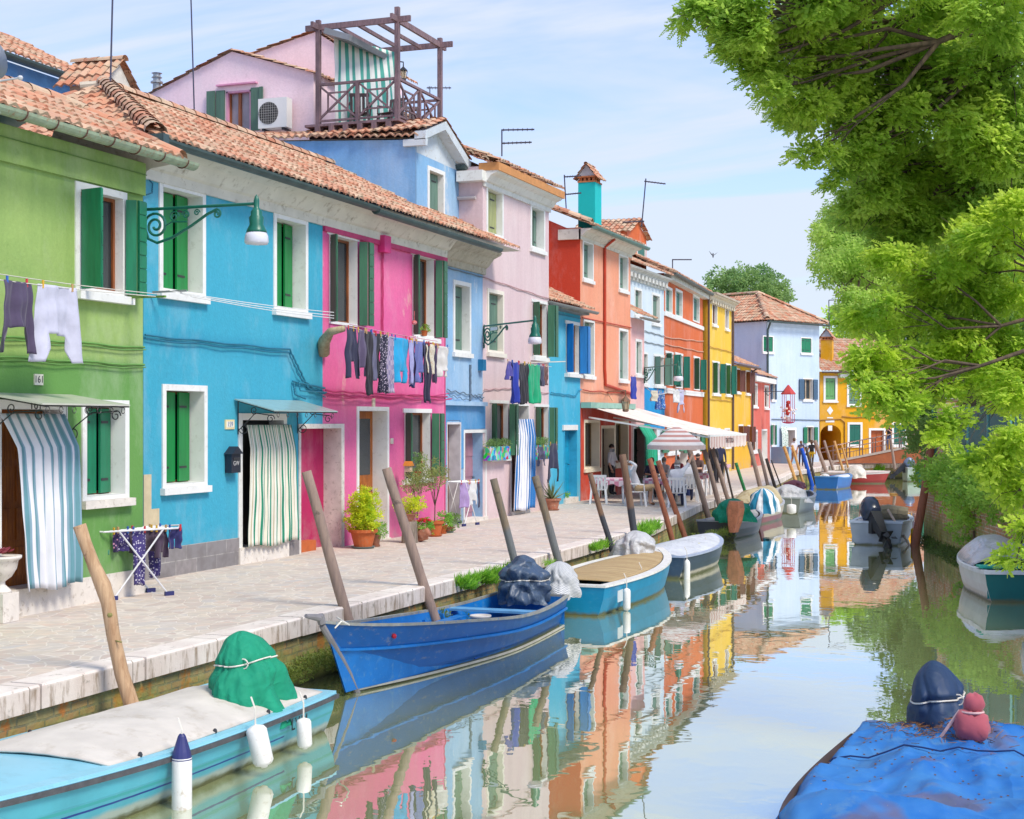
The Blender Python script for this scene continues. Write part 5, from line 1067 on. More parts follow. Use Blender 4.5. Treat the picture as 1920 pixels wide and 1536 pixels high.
# small yellow
zA = yB + Vc((-.1, .02, 0)); zB = ptX(1408, -16.05); e5 = at(1395, 685, (zA - CAM).dot(FW) + 2).z
H = fhouse('small_yellow_house', 'low two storey yellow house with brown shutters', zA, zB, e5, 5, stucco('egg yellow stucco', C(252, 196, 40), C(246, 186, 40), .5)); f = H.f
for a in ((1379, 690, 1387, 735), (1398, 694, 1405, 738)): H.window(*a, 'open', BR_SH, lint=True, leafw=.32, fw=.08)
for a in ((1384, 796, 1393, 830), (1401, 797, 1406, 830)): H.window(*a, 'open', BR_SH, lint=True, leafw=.35, fw=.08)
H.finish()
m = MB(); tile_roof(m, f.p(-.05, e5 + .05, .4), f.u, (-f.n + Vc((0, 0, .45))).normalized(), f.L + .3, 3.4, seed=101, seg=4); H.sub(m, 'roof', TILE)
m = MB(); gutter(m, f.p(0, e5, .42), f.p(f.L + .3, e5, .42), .1); m.tube([f.p(f.L - .05, .1, .08), f.p(f.L - .05, e5 - .2, .1), f.p(f.L - .05, e5, .4)], .06, 6); H.sub(m, 'gutter', plain('brown gutter', C(110, 92, 86)))
# salmon
sA = zB + Vc((-.05, .02, 0)); sB = ptX(1445, -16.55); e6 = at(1425, 706, (sA - CAM).dot(FW) + 2.4).z
SM = stucco('salmon stucco', C(238, 116, 96), C(228, 104, 88), .6)
H = fhouse('salmon_house', 'salmon red house with a gabled attic and white framed windows', sA, sB, e6, 5, SM); f = H.f
for a in ((1410, 718, 1420, 762), (1433, 722, 1441, 765)): H.window(*a, 'none', GG_SH, fw=.12)
H.window(1409, 806, 1420, 848, 'none', NV_SH, fw=.12); H.door(1428, 805, 1438, 866, plain('cream door', C(230, 220, 206)), fw=.1); H.finish()
m = MB(); tile_roof(m, f.p(-.05, e6 + .05, .4), f.u, (-f.n + Vc((0, 0, .45))).normalized(), f.L + .3, 1.4, seed=103, seg=4)
d0, d1 = f.S(1419, -1.3), f.S(1437, -1.3); dz1 = f.sz(1430, 655, -1.3)[1]; dm = (d0 + d1) / 2; dp = f.sz(1428, 638, -1.3)[1]
for sg in (1, -1): P = f.p(dm + sg * ((d1 - d0) / 2 + .2), dz1 - .1, -1.1); V = f.u * (-sg * ((d1 - d0) / 2 + .2)) + Vc((0, 0, dp - dz1 + .15)); tile_roof(m, P, -f.n, V, 5, V.length, seed=104, seg=4)
H.sub(m, 'roof', TILE); m = MB(); f.box(m, 0, f.L, e6 - .3, e6 - .02, 0, .35); H.sub(m, 'cornice', WHITE)
m = MB(); m.poly([f.p(d0, e6, -1.3), f.p(d1, e6, -1.3), f.p(d1, dz1, -1.3), f.p(dm, dp, -1.3), f.p(d0, dz1, -1.3)]); m.poly([f.p(d0, e6, -1.3), f.p(d0, e6, -6), f.p(d0, dz1, -6), f.p(d0, dz1, -1.3)]); m.poly([f.p(d1, e6, -1.3), f.p(d1, e6, -6), f.p(d1, dz1, -6), f.p(d1, dz1, -1.3)]); H.sub(m, 'attic_wall', stucco('brick red attic', C(226, 96, 88), C(214, 84, 80), .5))
m = MB(); a0, z1 = f.sz(1424, 656, -1.28); a1, z0 = f.sz(1430, 682, -1.28); f.box(m, a0, a1, z0, z1, -1.29, -1.25); wd = H.sub(m, 'window', WHITE); m = MB(); f.box(m, a0 + .1, a1 - .1, z0 + .1, z1 - .1, -1.25, -1.24); m.build('pane', GLASS, wd)
# pale tower house
TA = Vc((-16.6, 88.4, 0)); tdir = Vc((sin(R(27)), cos(R(27)), 0)); r_ = ray(1536, 800);
L_ = (TA.x * r_.y - TA.y * r_.x) / (tdir.y * r_.x - tdir.x * r_.y); TB = TA + tdir * L_; A2 = TA - tdir * 0.2
et = at(1500, 607, (TA - CAM).dot(FW) + 2).z
TWM = stucco('pale sky stucco', C(208, 226, 246, .82), C(190, 212, 238, .82), .7, .35, .3)
H = fhouse('pale_corner_house', 'big pale blue corner house with hipped tile roof and navy shutters', A2, TB, et, 9, TWM); f = H.f
for a in ((1501, 632, 1522, 662), (1430, 629, 1450, 660)): H.window(*a, 'shut', G_SH, fw=.06, rec=.12)
H.window(1505, 709, 1524, 750, 'flat', NV_SH, fw=.06, rec=.2, cas=PALEW); H.window(1446, 708, 1453, 750, 'flat', NV_SH, fw=.06, cas=PALEW)
H.window(1511, 799, 1526, 832, 'flat', G_SH, fw=.06, rec=.2, cas=PALEW); H.window(1446, 795, 1453, 835, 'flat', G_SH, fw=.06, cas=PALEW)
H.door(1472, 802, 1493, 866, plain('brown interior door', C(180, 120, 96)), fw=.15, rec=.5); H.finish()
m = MB(); w, hh = f.L, f.L / 2 + .4; D = 9
n_ = f.n; E = .4; zb = et + .05; cx = [f.p(-E, zb, E), f.p(w + E, zb, E), f.p(w + E, zb, -D - E), f.p(-E, zb, -D - E)]; rw = (w + 2 * E) / 2; rise = rw * .62
apA = f.p(w / 2, zb + rise, E - rw); apB = f.p(w / 2, zb + rise, -D - E + rw); sl = math.hypot(rw, rise)
tile_roof(m, cx[0], f.u, (-n_ * rw + Vc((0, 0, rise))), w + 2 * E, sl, seed=111, seg=4, trim=lambda a, b: b / sl < min(a, w + 2 * E - a) / rw + .04)
LL = D + 2 * E
tile_roof(m, cx[0], -n_, (f.u * rw + Vc((0, 0, rise))), LL, sl, seed=112, seg=4, trim=lambda a, b: b / sl < min(a, LL - a) / rw + .04)
tile_roof(m, cx[1], -n_, (-f.u * rw + Vc((0, 0, rise))), LL, sl, seed=113, seg=4, trim=lambda a, b: b / sl < min(a, LL - a) / rw + .04)
for a, b in ((cx[0], apA), (cx[1], apA), (apA, apB)): ridge_tiles(m, a + Vc((0, 0, .08)), b + Vc((0, 0, .08)), .13, .4)
H.sub(m, 'roof', TILE)
m = MB(); gutter(m, f.p(-E, et, E + .08), f.p(w + E, et, E + .08), .1); m.tube([f.p(.05, et, .3), f.p(.05, et - .5, .08), f.p(.05, 3, .08)], .06, 6); H.sub(m, 'gutter', ZINC)
m = MB(); cable(f, [(1446, 786), (1536, 788)], .03, .05, .0, mb=m); H.sub(m, 'cable', plain('slate cable', C(120, 140, 160)))
s0 = f.S(1443); m = MB(); f.box(m, f.S(1446), f.S(1462), 0, f.sz(1450, 838)[1], .03, 1.3); m.build('low_wall', stucco('low wall blue', C(150, 198, 234), C(130, 180, 222), .5), label='low pale blue wall block in front of the pale corner house', cat='wall')
fT = f
s_ = f.S(1466); curtain('door_curtain', 'green leaf patterned curtain by the pale corner house door', f, s_ - .25, s_ + .35, f.sz(1466, 800)[1], .1, .1, .2, cloth('leafy green cloth', C(226, 236, 226, .85), dots=C(20, 140, 110), dsc=14), 3, .04)
# shrine: red-roofed glass street shrine with flowers, on a bracket from the salmon house
sq = at(1478, 758, 84.5); o = thing('street_shrine', sq, 'hanging glazed street shrine with a red pointed roof and flowers inside', 'shrine'); w = .52; h0 = at(1478, 793, 84.5).z; h1 = at(1478, 738, 84.5).z; hp = at(1478, 720, 84.5).z; x, y = sq.x, sq.y
m = MB(); m.lathe((x, y, h1 - .05), [(w * 1.12 * .72, 0), (w * 1.1 * .72, .06), (.03, hp - h1)], 6); m.build('roof', plain('shrine red', C(206, 70, 62), .5), o)
m = MB();
for k in range(6):
 a = pi / 3 * k; m.bar((x + w * .66 * cos(a), y + w * .66 * sin(a), h0 + .05), (x + w * .66 * cos(a), y + w * .66 * sin(a), h1), .03)
m.lathe((x, y, h0), [(.1, -.05), (w * .6, 0), (w * .68, .06)], 6); m.build('frame', plain('shrine pink frame', C(214, 70, 110), .5), o)
m = MB();
for i in range(26):
 a, r, z = ru(0, 6.3), ru(.1, .5), h0 + ru(.25, .95); m.blob((x + r * cos(a), y + r * sin(a), z), .07, .07, .06, 6)
m.build('white_flowers', plain('white petals', C(246, 240, 230, .86)), o)
m = MB(); m.blob((x, y - .15, h0 + .75), .14, .14, .35, 10, amp=.3); m.blob((x + .05, y - .25, h0 + 1.15), .12, .1, .12, 8); m.build('red_flowers', plain('red petals', C(206, 60, 50)), o)
m = MB(); m.lathe((x, y, h0 + .06), [(.12, 0), (.2, .25), (.16, .3)], 8); m.build('vase', WHITE, o)
m = MB(); m.tube([at(1432, 734, 83.5), at(1478, 734, 84.5)], .025, 5); m.tube([at(1434, 734, 83.5), at(1440, 742, 83.7), at(1448, 735, 84)], .02, 5); m.build('bracket', IRON, o)
# golden yellow house facing us
dY = 95.0; YA = at(1537, 800, dY); YB = at(1713, 800, dY + 1.5); YA.z = YB.z = 0; eyy = at(1560, 697, dY).z
GY = stucco('golden yellow stucco', C(246, 180, 10), C(238, 170, 10), .5, .4, .2)
H = fhouse('golden_house', 'golden yellow house with an arched passage, facing down the canal', YA, YB, eyy, 7, GY); f = H.f
H.window(1544, 705, 1570, 752, 'shut', LG_SH, fw=.14, rec=.15); H.window(1588, 714, 1616, 760, 'shut', GG_SH, fw=.14, rec=.15, cas=PALEW); H.window(1672, 715, 1700, 760, 'shut', LG_SH, fw=.14, rec=.15)
H.window(1589, 792, 1617, 836, 'shut', DG_SH, fw=.14, rec=.12); H.window(1672, 792, 1701, 836, 'shut', DG_SH, fw=.14, rec=.12)
H.door(1629, 803, 1661, 870, plain('orange brown door', C(196, 96, 30), .5), fw=.14, rec=.2)
a0, zt_ = f.sz(1538, 812); a1 = f.S(1577); zsp = f.sz(1538, 818)[1]; H.hole(a0, a1, 0, zt_ + .55); H.finish()
m = MB(); rr = (a1 - a0) / 2; cxa = (a0 + a1) / 2; n = 14; zsp = zt_ - .1; top_ = zt_ + .55
pts = [(cxa - rr * cos(pi * i / n), zsp + rr * .85 * sin(pi * i / n)) for i in range(n + 1)]
for i in range(n): m.poly([f.p(pts[i][0], pts[i][1], .004), f.p(pts[i + 1][0], pts[i + 1][1], .004), f.p(pts[i + 1][0], top_ + .35, .004), f.p(pts[i][0], top_ + .35, .004)]); m.poly([f.p(pts[i][0], pts[i][1]), f.p(pts[i + 1][0], pts[i + 1][1]), f.p(pts[i + 1][0], pts[i + 1][1], -3), f.p(pts[i][0], pts[i][1], -3)])
m.poly([f.p(a0, 0), f.p(a0, zsp), f.p(a0, zsp, -3), f.p(a0, 0, -3)]); m.poly([f.p(a1, 0), f.p(a1, zsp), f.p(a1, zsp, -3), f.p(a1, 0, -3)]); m.poly([f.p(a0, 0, -3), f.p(a1, 0, -3), f.p(a1, top_, -3), f.p(a0, top_, -3)]); H.sub(m, 'archway', GY)
m = MB(); tile_roof(m, f.p(-.05, eyy + .05, .4), f.u, (-f.n + Vc((0, 0, .52))).normalized(), f.L + .1, 5.0, seed=121, seg=4, col=.24); H.sub(m, 'roof', TILE)
m = MB(); gutter(m, f.p(0, eyy, .42), f.p(f.L, eyy, .42), .1); f.box(m, f.S(1572), f.L, eyy - .4, eyy - .03, 0, .3, 1); H.sub(m, 'gutter', [plain('brown gutter', C(110, 92, 86)), WHITE])
m = MB(); s_, z_ = f.sz(1556, 770); m.poly([f.p(s_ - .22, z_, .02), f.p(s_, z_ - .28, .02), f.p(s_ + .22, z_, .02), f.p(s_, z_ + .28, .02)]); f.box(m, s_ - .3, s_ + .3, z_ - .75, z_ - .6, 0, .02); f.box(m, s_ - .14, s_ + .14, z_ - 1.28, z_ - .95, 0, .05); f.box(m, s_ - .2, s_ + .2, z_ - .5, z_ - .42, 0, .02); H.sub(m, 'plaques', WHITE)
m = MB(); cable(f, [(1538, 788), (1575, 786), (1583, 792), (1583, 850)], .03, .05, 0, mb=m); cable(f, [(1578, 781), (1700, 785)], .03, .05, .05, mb=m); H.sub(m, 'cable', plain('brown cable', C(160, 110, 40)))
q = at(1551, 640, dY + 1.5); chimney('golden yellow chimney with a small tiled cap on the golden house roof', (q.x, q.y), .72, .7, at(1551, 678, dY).z, at(1551, 636, dY).z, GY)
# red house further right, mostly behind the ivy
A_ = at(1716, 800, 97); B_ = at(1800, 800, 99); A_.z = B_.z = 0
H = fhouse('dark_red_house', 'dusky red house partly seen between the golden house and the ivy', A_, B_, at(1725, 762, 97).z, 5, stucco('dusky red stucco', C(196, 92, 84), C(186, 84, 78), .5)); H.door(1722, 802, 1733, 860, plain('pinkish door', C(200, 140, 130)), fw=.14); H.finish()
m = MB(); tile_roof(m, H.f.p(0, H.ztop + .05, .3), H.f.u, (-H.f.n + Vc((0, 0, .5))).normalized(), H.f.L, 4, seed=131, seg=3, col=.28); H.sub(m, 'roof', TILE)
# ---- ramp bridge
BR = plain('rust brown bridge side', C(176, 96, 52), .7, .2, 2, dirt=C(140, 76, 46)); dB = 86.0
o = thing('ramp_bridge', at(1650, 868, dB), 'rust brown ramp bridge with a metal railing in front of the golden house', 'bridge')
r0, r1 = at(1562, 870, dB), at(1760, 829, dB + .5); zb_ = at(1650, 869, dB).z; bk = Vc((-.05, 1, 0)) * 2.2
m = MB(); r0.z = zb_ + .02
m.hexa([Vc((r0.x, r0.y, zb_ - .0)), Vc((r1.x, r1.y, zb_)), Vc((r1.x, r1.y, zb_)) + bk, Vc((r0.x, r0.y, zb_)) + bk, r0, r1, r1 + bk, r0 + bk]); m.build('side', BR, o)
m = MB(); up = Vc((0, 0, .12)); m.hexa([r0 - bk * .02, r1 - bk * .02, r1 + bk * 1.02, r0 + bk * 1.02, r0 + up - bk * .02, r1 + up - bk * .02, r1 + up + bk * 1.02, r0 + up + bk * 1.02]); m.build('deck', plain('bridge deck', C(196, 180, 168), .8), o)
RL = plain('railing steel', C(150, 120, 112), .4, metal=.4)
for off, nm in ((0, 'railing'), (1, 'railing')):
 m = MB(); b_ = bk * off
 for h in (1.0, .72): m.tube([r0 + b_ + Vc((-.8, 0, h * .8)), r0 + b_ + Vc((0, 0, h)), r1 + b_ + Vc((0, 0, h))], .03, 5)
 for i in range(9): c = r0.lerp(r1, i / 8) + b_; m.bar(c, c + Vc((0, 0, .98)), .06)
 if not off:
  for i in range(34): c = r0.lerp(r1, (i + .5) / 34) + b_; m.bar(c + Vc((0, 0, .12)), c + Vc((0, 0, .45)), .02)
  m.tube([r0 + Vc((0, 0, .45)), r1 + Vc((0, 0, .45))], .02, 4)
 m.build(nm, RL, o)
# ================================================================ BOATS
def smooth_t(a, b, x): x = max(0, min(1, (x - a) / (b - a))); return x * x * (3 - 2 * x)
class Boat:
 def __init__(s, name, label, stern, head, L, B, fb, tw=.8, p=2.4, rake=.35, draft=.2, group='moored boats'):
  """stern = (x,y) of transom centre; head = heading vector; fb = freeboard stern, middle, bow"""
  s.h = Vc((head[0], head[1], 0)).normalized(); s.r = Vc((s.h.y, -s.h.x, 0)); s.o = thing(name, (stern[0], stern[1], WZ), label, 'boat', group)
  s.c = Vc((stern[0], stern[1], WZ)); s.L, s.B, s.fb, s.tw, s.pw, s.rake, s.dr = L, B, fb, tw, p, rake, draft
 def P(s, x, y, z): return s.c + s.r * x + s.h * y + Vc((0, 0, z))
 def hb(s, t):
  a = s.tw + (1 - s.tw) * sin(min(1, t / .45) * pi / 2); q = max(0, (t - .4) / .6); return s.B / 2 * a * max(0.02, (1 - q ** s.pw))
 def sz(s, t): a, b, c = s.fb; return (a * (1 - t) * (1 - 2 * t) + 4 * b * t * (1 - t) + c * t * (2 * t - 1))
 def yy(s, t, zf): return t * s.L + s.rake * (zf ** 1.2) * smooth_t(.55, 1, t)
 def hull(s, mats, sect=None, thick=.045, floor=.06, inner=None, open_=True, n=26):
  sect = sect or [(0, -1, 0), (.55, -.8, 1), (.8, -.1, 1), (.86, .12, 1), (.96, .6, 1), (1.0, 1.0, 1)]   # (beam frac, height frac: <0 draft)
  mb = MB(); rows = []
  for i in range(n + 1):
   t = i / n; b = s.hb(t); zz = s.sz(t); row = []
   for bf, hf, _ in sect:
    z = hf * zz if hf >= 0 else hf * s.dr * (1 - .6 * smooth_t(.6, 1, t)); zf = max(0, z + s.dr) / (zz + s.dr); row.append((bf * b, s.yy(t, zf), z))
   rows.append(row)
  k = len(sect)
  for sg in (1, -1):
   vs = []; uv = []
   for i, row in enumerate(rows):
    for j, (x, y, z) in enumerate(row): vs.append(s.P(sg * x, y, z)); uv.append((i / n, max(0, z) / max(.01, s.sz(i / n))))
   fs = [(i * k + j, (i + 1) * k + j, (i + 1) * k + j + 1, i * k + j + 1) for i in range(n) for j in range(k - 1)]; mb.raw(vs, fs, 0, uv)
  st = rows[0]; mb.poly([s.P(x, y, z) for x, y, z in st] + [s.P(-x, y, z) for x, y, z in reversed(st[1:])], 1, [(0.0, .5)] * (2 * k - 1))
  o = mb.build('hull', mats, s.o, smooth=False)
  mb = MB()
  if open_:
   for sg in (1, -1):
    vs = []
    for i in range(n + 1):
     t = i / n; b = max(.01, s.hb(t) - thick); zz = s.sz(t); y = s.yy(t, 1) - (thick if t == 1 else 0)
     vs += [s.P(sg * b, max(y, thick), zz), s.P(sg * b * .84, max(s.yy(t, .5) * 1.0, thick), floor), s.P(0, max(s.yy(t, .5), thick), floor)]
    mb.raw(vs, [(i * 3 + j, (i + 1) * 3 + j, (i + 1) * 3 + j + 1, i * 3 + j + 1) for i in range(n) for j in range(2)])
   b = s.hb(0) - thick; mb.poly([s.P(-b, thick, floor), s.P(b, thick, floor), s.P(b, thick, s.sz(0)), s.P(-b, thick, s.sz(0))])
   mb.build('inner_hull', inner or mats[0], s.o)
  return o
 def rim(s, mat, w=.07, h=.05, out=.02, name='gunwale', n=26, t0=0, t1=1, dz=0, stern=True):
  mb = MB()
  for sg in (1, -1):
   vs = []
   for i in range(n + 1):
    t = t0 + (t1 - t0) * i / n; b = s.hb(t); zz = s.sz(t) + dz; y = s.yy(t, 1)
    for x, z in ((b + out, zz), (b + out, zz + h), (max(0, b + out - w), zz + h), (max(0, b + out - w), zz)): vs.append(s.P(sg * x, y + (out if t == 1 else 0), z))
   mb.raw(vs, [(i * 4 + j, (i + 1) * 4 + j, (i + 1) * 4 + (j + 1) % 4, i * 4 + (j + 1) % 4) for i in range(n) for j in range(4)])
  if stern and t0 == 0:
   b = s.hb(0) + out; mb.hexa([s.P(-b, -out, s.sz(0) + dz), s.P(b, -out, s.sz(0) + dz), s.P(b, w - out, s.sz(0) + dz), s.P(-b, w - out, s.sz(0) + dz), s.P(-b, -out, s.sz(0) + h + dz), s.P(b, -out, s.sz(0) + h + dz), s.P(b, w - out, s.sz(0) + h + dz), s.P(-b, w - out, s.sz(0) + h + dz)])
  return mb.build(name, mat, s.o)
 def strake(s, mat, hf, r=.018, name='rubbing_strake', t0=0, t1=1, n=24):
  mb = MB()
  for sg in (1, -1):
   pts = []
   for i in range(n + 1):
    t = t0 + (t1 - t0) * i / n; z = hf * s.sz(t); zf = (z + s.dr) / (s.sz(t) + s.dr); pts.append(s.P(sg * (s.hb(t) * (.86 + .14 * hf) + .006), s.yy(t, zf), z))
   mb.tube(pts, r, 5)
  return mb.build(name, mat, s.o)
 def thwart(s, y, z, w=.22, mat=None, name='thwart', h=.035):
  b = s.hb(y / s.L) - .03; mb = MB(); mb.hexa([s.P(-b, y - w / 2, z), s.P(b, y - w / 2, z), s.P(b, y + w / 2, z), s.P(-b, y + w / 2, z), s.P(-b, y - w / 2, z + h), s.P(b, y - w / 2, z + h), s.P(b, y + w / 2, z + h), s.P(-b, y + w / 2, z + h)]); return mb.build(name, mat, s.o)
 def deck(s, mat, t0, t1, camber=.05, dz=.0, name='deck', over=-.02, wr=0, nu=14, nv=24, seed=0, sag=0.0, m=None):
  mb = MB()
  def fn(u, v):
   t = t0 + (t1 - t0) * v; x = (u * 2 - 1); b = s.hb(t) + over; z = s.sz(t) + dz + camber * (1 - abs(x) ** 2.2) * min(1, .12 + v * 4, .12 + (1 - v) * 4) ** .6 - sag * sin(pi * v) * (1 - x * x)
   q = nz3(Vc((u * 3 + seed, v * 6, seed * 1.7))) + .5 * nz3(Vc((u * 8 + seed, v * 14, 3)))
   z += wr * q * (1 - .6 * x ** 4);
   return s.P(x * b, s.yy(t, 1) * 1.0, z)
  mb.grid(fn, nu, nv); o = mb.build(name, mat, s.o, smooth=True); solid(o, .015); return o
def fender(label, q, r=.1, h=.5, mat=None, cap=None, lean=(0, 0), rope=.25, group='boat fenders'):
 q = Vc(q); o = thing('fender', q, label, 'fender', group); M = MR(lean[0], 3, RT) @ MR(lean[1], 3, FW); mb = MB()
 pr = [(.0, -h), (r * .3, -h), (r * .35, -h * .97), (r * .8, -h * .93), (r, -h * .86), (r, -h * .14), (r * .8, -h * .07), (r * .35, -h * .03), (.0, 0)]
 mb.lathe(q, pr, 14, 0, M); mb.build('body', mat, o, smooth=True)
 if cap:
  c = MB(); c.lathe(q, [(r * 1.02, -h * .16), (r * .86, -h * .05), (r * .4, .1), (r * .25, .12)], 14, 0, M); c.build('end_cap', cap, o); c = MB(); c.lathe(q, [(r * .4, -h * 1.03), (r * .9, -h * .95), (r * 1.02, -h * .87)], 14, 0, M); c.build('end_cap', cap, o)
 c = MB(); c.tube([q + M @ Vc((0, 0, -.02)), q + Vc((0, 0, rope * .6)), q + Vc((-.06, .03, rope))], .009, 5); c.build('rope', ROPE, o); return o
ROPE = plain('pale rope', C(230, 224, 214, .85), .9)
FW_ = plain('fender vinyl', C(240, 238, 234, .85), .5, .08, 5, dirt=C(196, 176, 150)); NAVY = plain('navy vinyl', C(52, 56, 120), .5)
def coverblob(name, label, c, rx, ry, rz, mat, seed=1, amp=.22, fr=1.6, folds=5, tie=None, cat='engine cover', n=30, rot=0, group=None, parent=None, lean=0):
 c = Vc(c); o = parent or thing(name, c - Vc((0, 0, rz)), label, cat, group); M = MR(rot, 3, 'Z') @ MR(lean, 3, 'Y')
 mb = MB(); c2 = c; n = max(n, 84)
 vs = []; h = n // 2; fs = []
 for j in range(h + 1):
  v = j / h; ph = v * pi * .60
  for i in range(n):
   a = 2 * pi * i / n; d = Vc((cos(a) * sin(ph), sin(a) * sin(ph), cos(ph))); so_ = Vc((seed * 5.1, 2, seed))
   k = 1 + amp * nz3(d * fr + so_)
   w = nz3(d * 1.3 + so_); rg = (1 - abs(nz3(Vc((d.x, d.y, d.z * .5)) * fr * 1.3 + so_ * 2)) * 3)
   rg2 = 1 - abs(nz3(Vc((cos(a) * 2.2, sin(a) * 2.2, v * .7 + seed))) * 3) + .5 * (1 - abs(nz3(Vc((cos(a) * 5, sin(a) * 5, v * 1.1 + seed * 3))) * 3))
   k += amp * .26 * rg + (.13 * v + .015) * rg2 * min(1, amp * 4) + .07 * v * v * sin(a * folds + seed + 4 * w)
   tv = tie[0] if tie else .45; k += .085 * math.exp(-abs(v - tv) * 4.5) * (abs(sin(a * (folds + .5) * .5 + 2.5 * w + seed)) * 2 - 1.1) + .05 * math.exp(-abs(v - tv) * 3) * (abs(sin(a * folds * 1.3 + 5 * w)) - .5)
   z = 1 - 2.0 * (v ** 1.3)
   rr = (sin(min(1, v * 1.75) * pi / 2) ** .75) * (.74 + .34 * v)
   if tie is not None: rr *= 1 - .13 * math.exp(-((v - tie[0]) / .05) ** 2)
   p = Vc((rx * cos(a) * rr * k, ry * sin(a) * rr * k, rz * (z * (1 + .2 * (k - 1)) + (.06 * sin(a * 3 + seed) * v))))
   vs.append(c2 + M @ p)
 for j in range(h):
  for i in range(n): fs.append((j * n + i, (j + 1) * n + i, (j + 1) * n + (i + 1) % n, j * n + (i + 1) % n))
 mb.raw(vs, fs, 0, [((q % n) / n, (q // n) / h) for q in range(len(vs))]); b = mb.build('cloth', mat, o, smooth=True)
 if tie is not None:
  t = MB(); j = int(h * tie[0]); ring = [vs[j * n + i] + (vs[j * n + i] - c2).normalized() * .012 for i in range(n)] + [vs[j * n] + (vs[j * n] - c2).normalized() * .012]; t.tube(ring, .009, 5)
  k = vs[j * n + int(tie[1] * n) % n];
  t.tube([k + Vc((.05 * cos(a), .02, .05 * sin(a))) + (k - c2).normalized() * .03 for a in [q * .6 for q in range(12)]], .007, 5); t.build('cord', ROPE, o)
 return o
def outboard(o, c, fwd, s=1.0, tilt=.9, cowl=None, leg=None, nm='outboard_engine'):
 """engine on a bracket at c (top of transom); fwd = boat heading; tilt radians (leg kicked up backwards)"""
 c = Vc(c); fwd = Vc((fwd[0], fwd[1], 0)).normalized(); rt = Vc((fwd.y, -fwd.x, 0)); B_ = Matrix((rt, fwd, Vc((0, 0, 1)))).transposed(); T = B_ @ MR(-tilt, 3, 'X')
 def Q(x, y, z): return c + T @ Vc((x, y, z)) * s
 mb = MB()
 pr = [(-.17, -.26, .12, .15), (-.19, -.30, .2, .2), (-.19, -.32, .42, .21), (-.16, -.28, .55, .18), (-.09, -.16, .62, .1)]
 n = 14; vs = []
 for (hx, y0, z, y1) in pr:
  cy = (y0 + y1) / 2; hy = (y1 - y0) / 2
  for i in range(n):
   a = 2 * pi * i / n; ca, sa = cos(a), sin(a); vs.append(Q(abs(hx) * (abs(ca) ** .6) * (1 if ca > 0 else -1), cy + hy * (abs(sa) ** .6) * (1 if sa > 0 else -1), z))
 fs = [(j * n + i, j * n + (i + 1) % n, (j + 1) * n + (i + 1) % n, (j + 1) * n + i) for j in range(len(pr) - 1) for i in range(n)] + [tuple(range(n - 1, -1, -1)), tuple(range((len(pr) - 1) * n, len(pr) * n))]
 mb.raw(vs, fs); e = mb.build(nm, cowl, o, smooth=True)
 mb = MB(); mb.hexa([Q(-.07, -.24, -.55), Q(.07, -.24, -.55), Q(.05, -.04, -.55), Q(-.05, -.04, -.55), Q(-.13, -.26, .12), Q(.13, -.26, .12), Q(.12, .06, .12), Q(-.12, .06, .12)])
 mb.hexa([Q(-.035, -.26, -.95), Q(.035, -.26, -.95), Q(.02, -.1, -.95), Q(-.02, -.1, -.95), Q(-.06, -.24, -.551), Q(.06, -.24, -.551), Q(.04, -.04, -.551), Q(-.04, -.04, -.551)])
 mb.hexa([Q(-.14, -.36, -.6), Q(.14, -.36, -.6), Q(.1, -.02, -.6), Q(-.1, -.02, -.6), Q(-.14, -.36, -.575), Q(.14, -.36, -.575), Q(.1, -.02, -.575), Q(-.1, -.02, -.575)])
 mb.lathe(Q(0, -.16, -.78), [(.01, -.2 * s), (.055 * s, -.12 * s), (.06 * s, .1 * s), (.02, .16 * s)], 10, 0, T @ MR(R(90), 3, 'X')); mb.build('engine_leg', leg, e)
 mb = MB()
 for k in range(3):
  a = k * 2.09; u = Vc((cos(a), 0, sin(a))); w = Vc((-sin(a), .5, cos(a))) * .06; q0 = Vc((0, -.36, -.78)); p = [q0 + u * .04 - w * .5, q0 + u * .15 - w, q0 + u * .16 + w, q0 + u * .04 + w * .5]; mb.poly([Q(*v) for v in p])
 solid(mb.build('propeller', IRON, e), .012)
 mb = MB(); mb.hexa([c + B_ @ Vc(v) * s for v in ((-.11, -.1, -.25), (.11, -.1, -.25), (.11, .07, -.25), (-.11, .07, -.25), (-.11, -.1, .05), (.11, -.1, .05), (.11, .07, .05), (-.11, .07, .05))]); mb.tube([Q(0, .15, .1), Q(.02, .45, .16), Q(.02, .62, .15)], .02 * s, 6); mb.build('bracket_and_tiller', IRON, e)
 return e
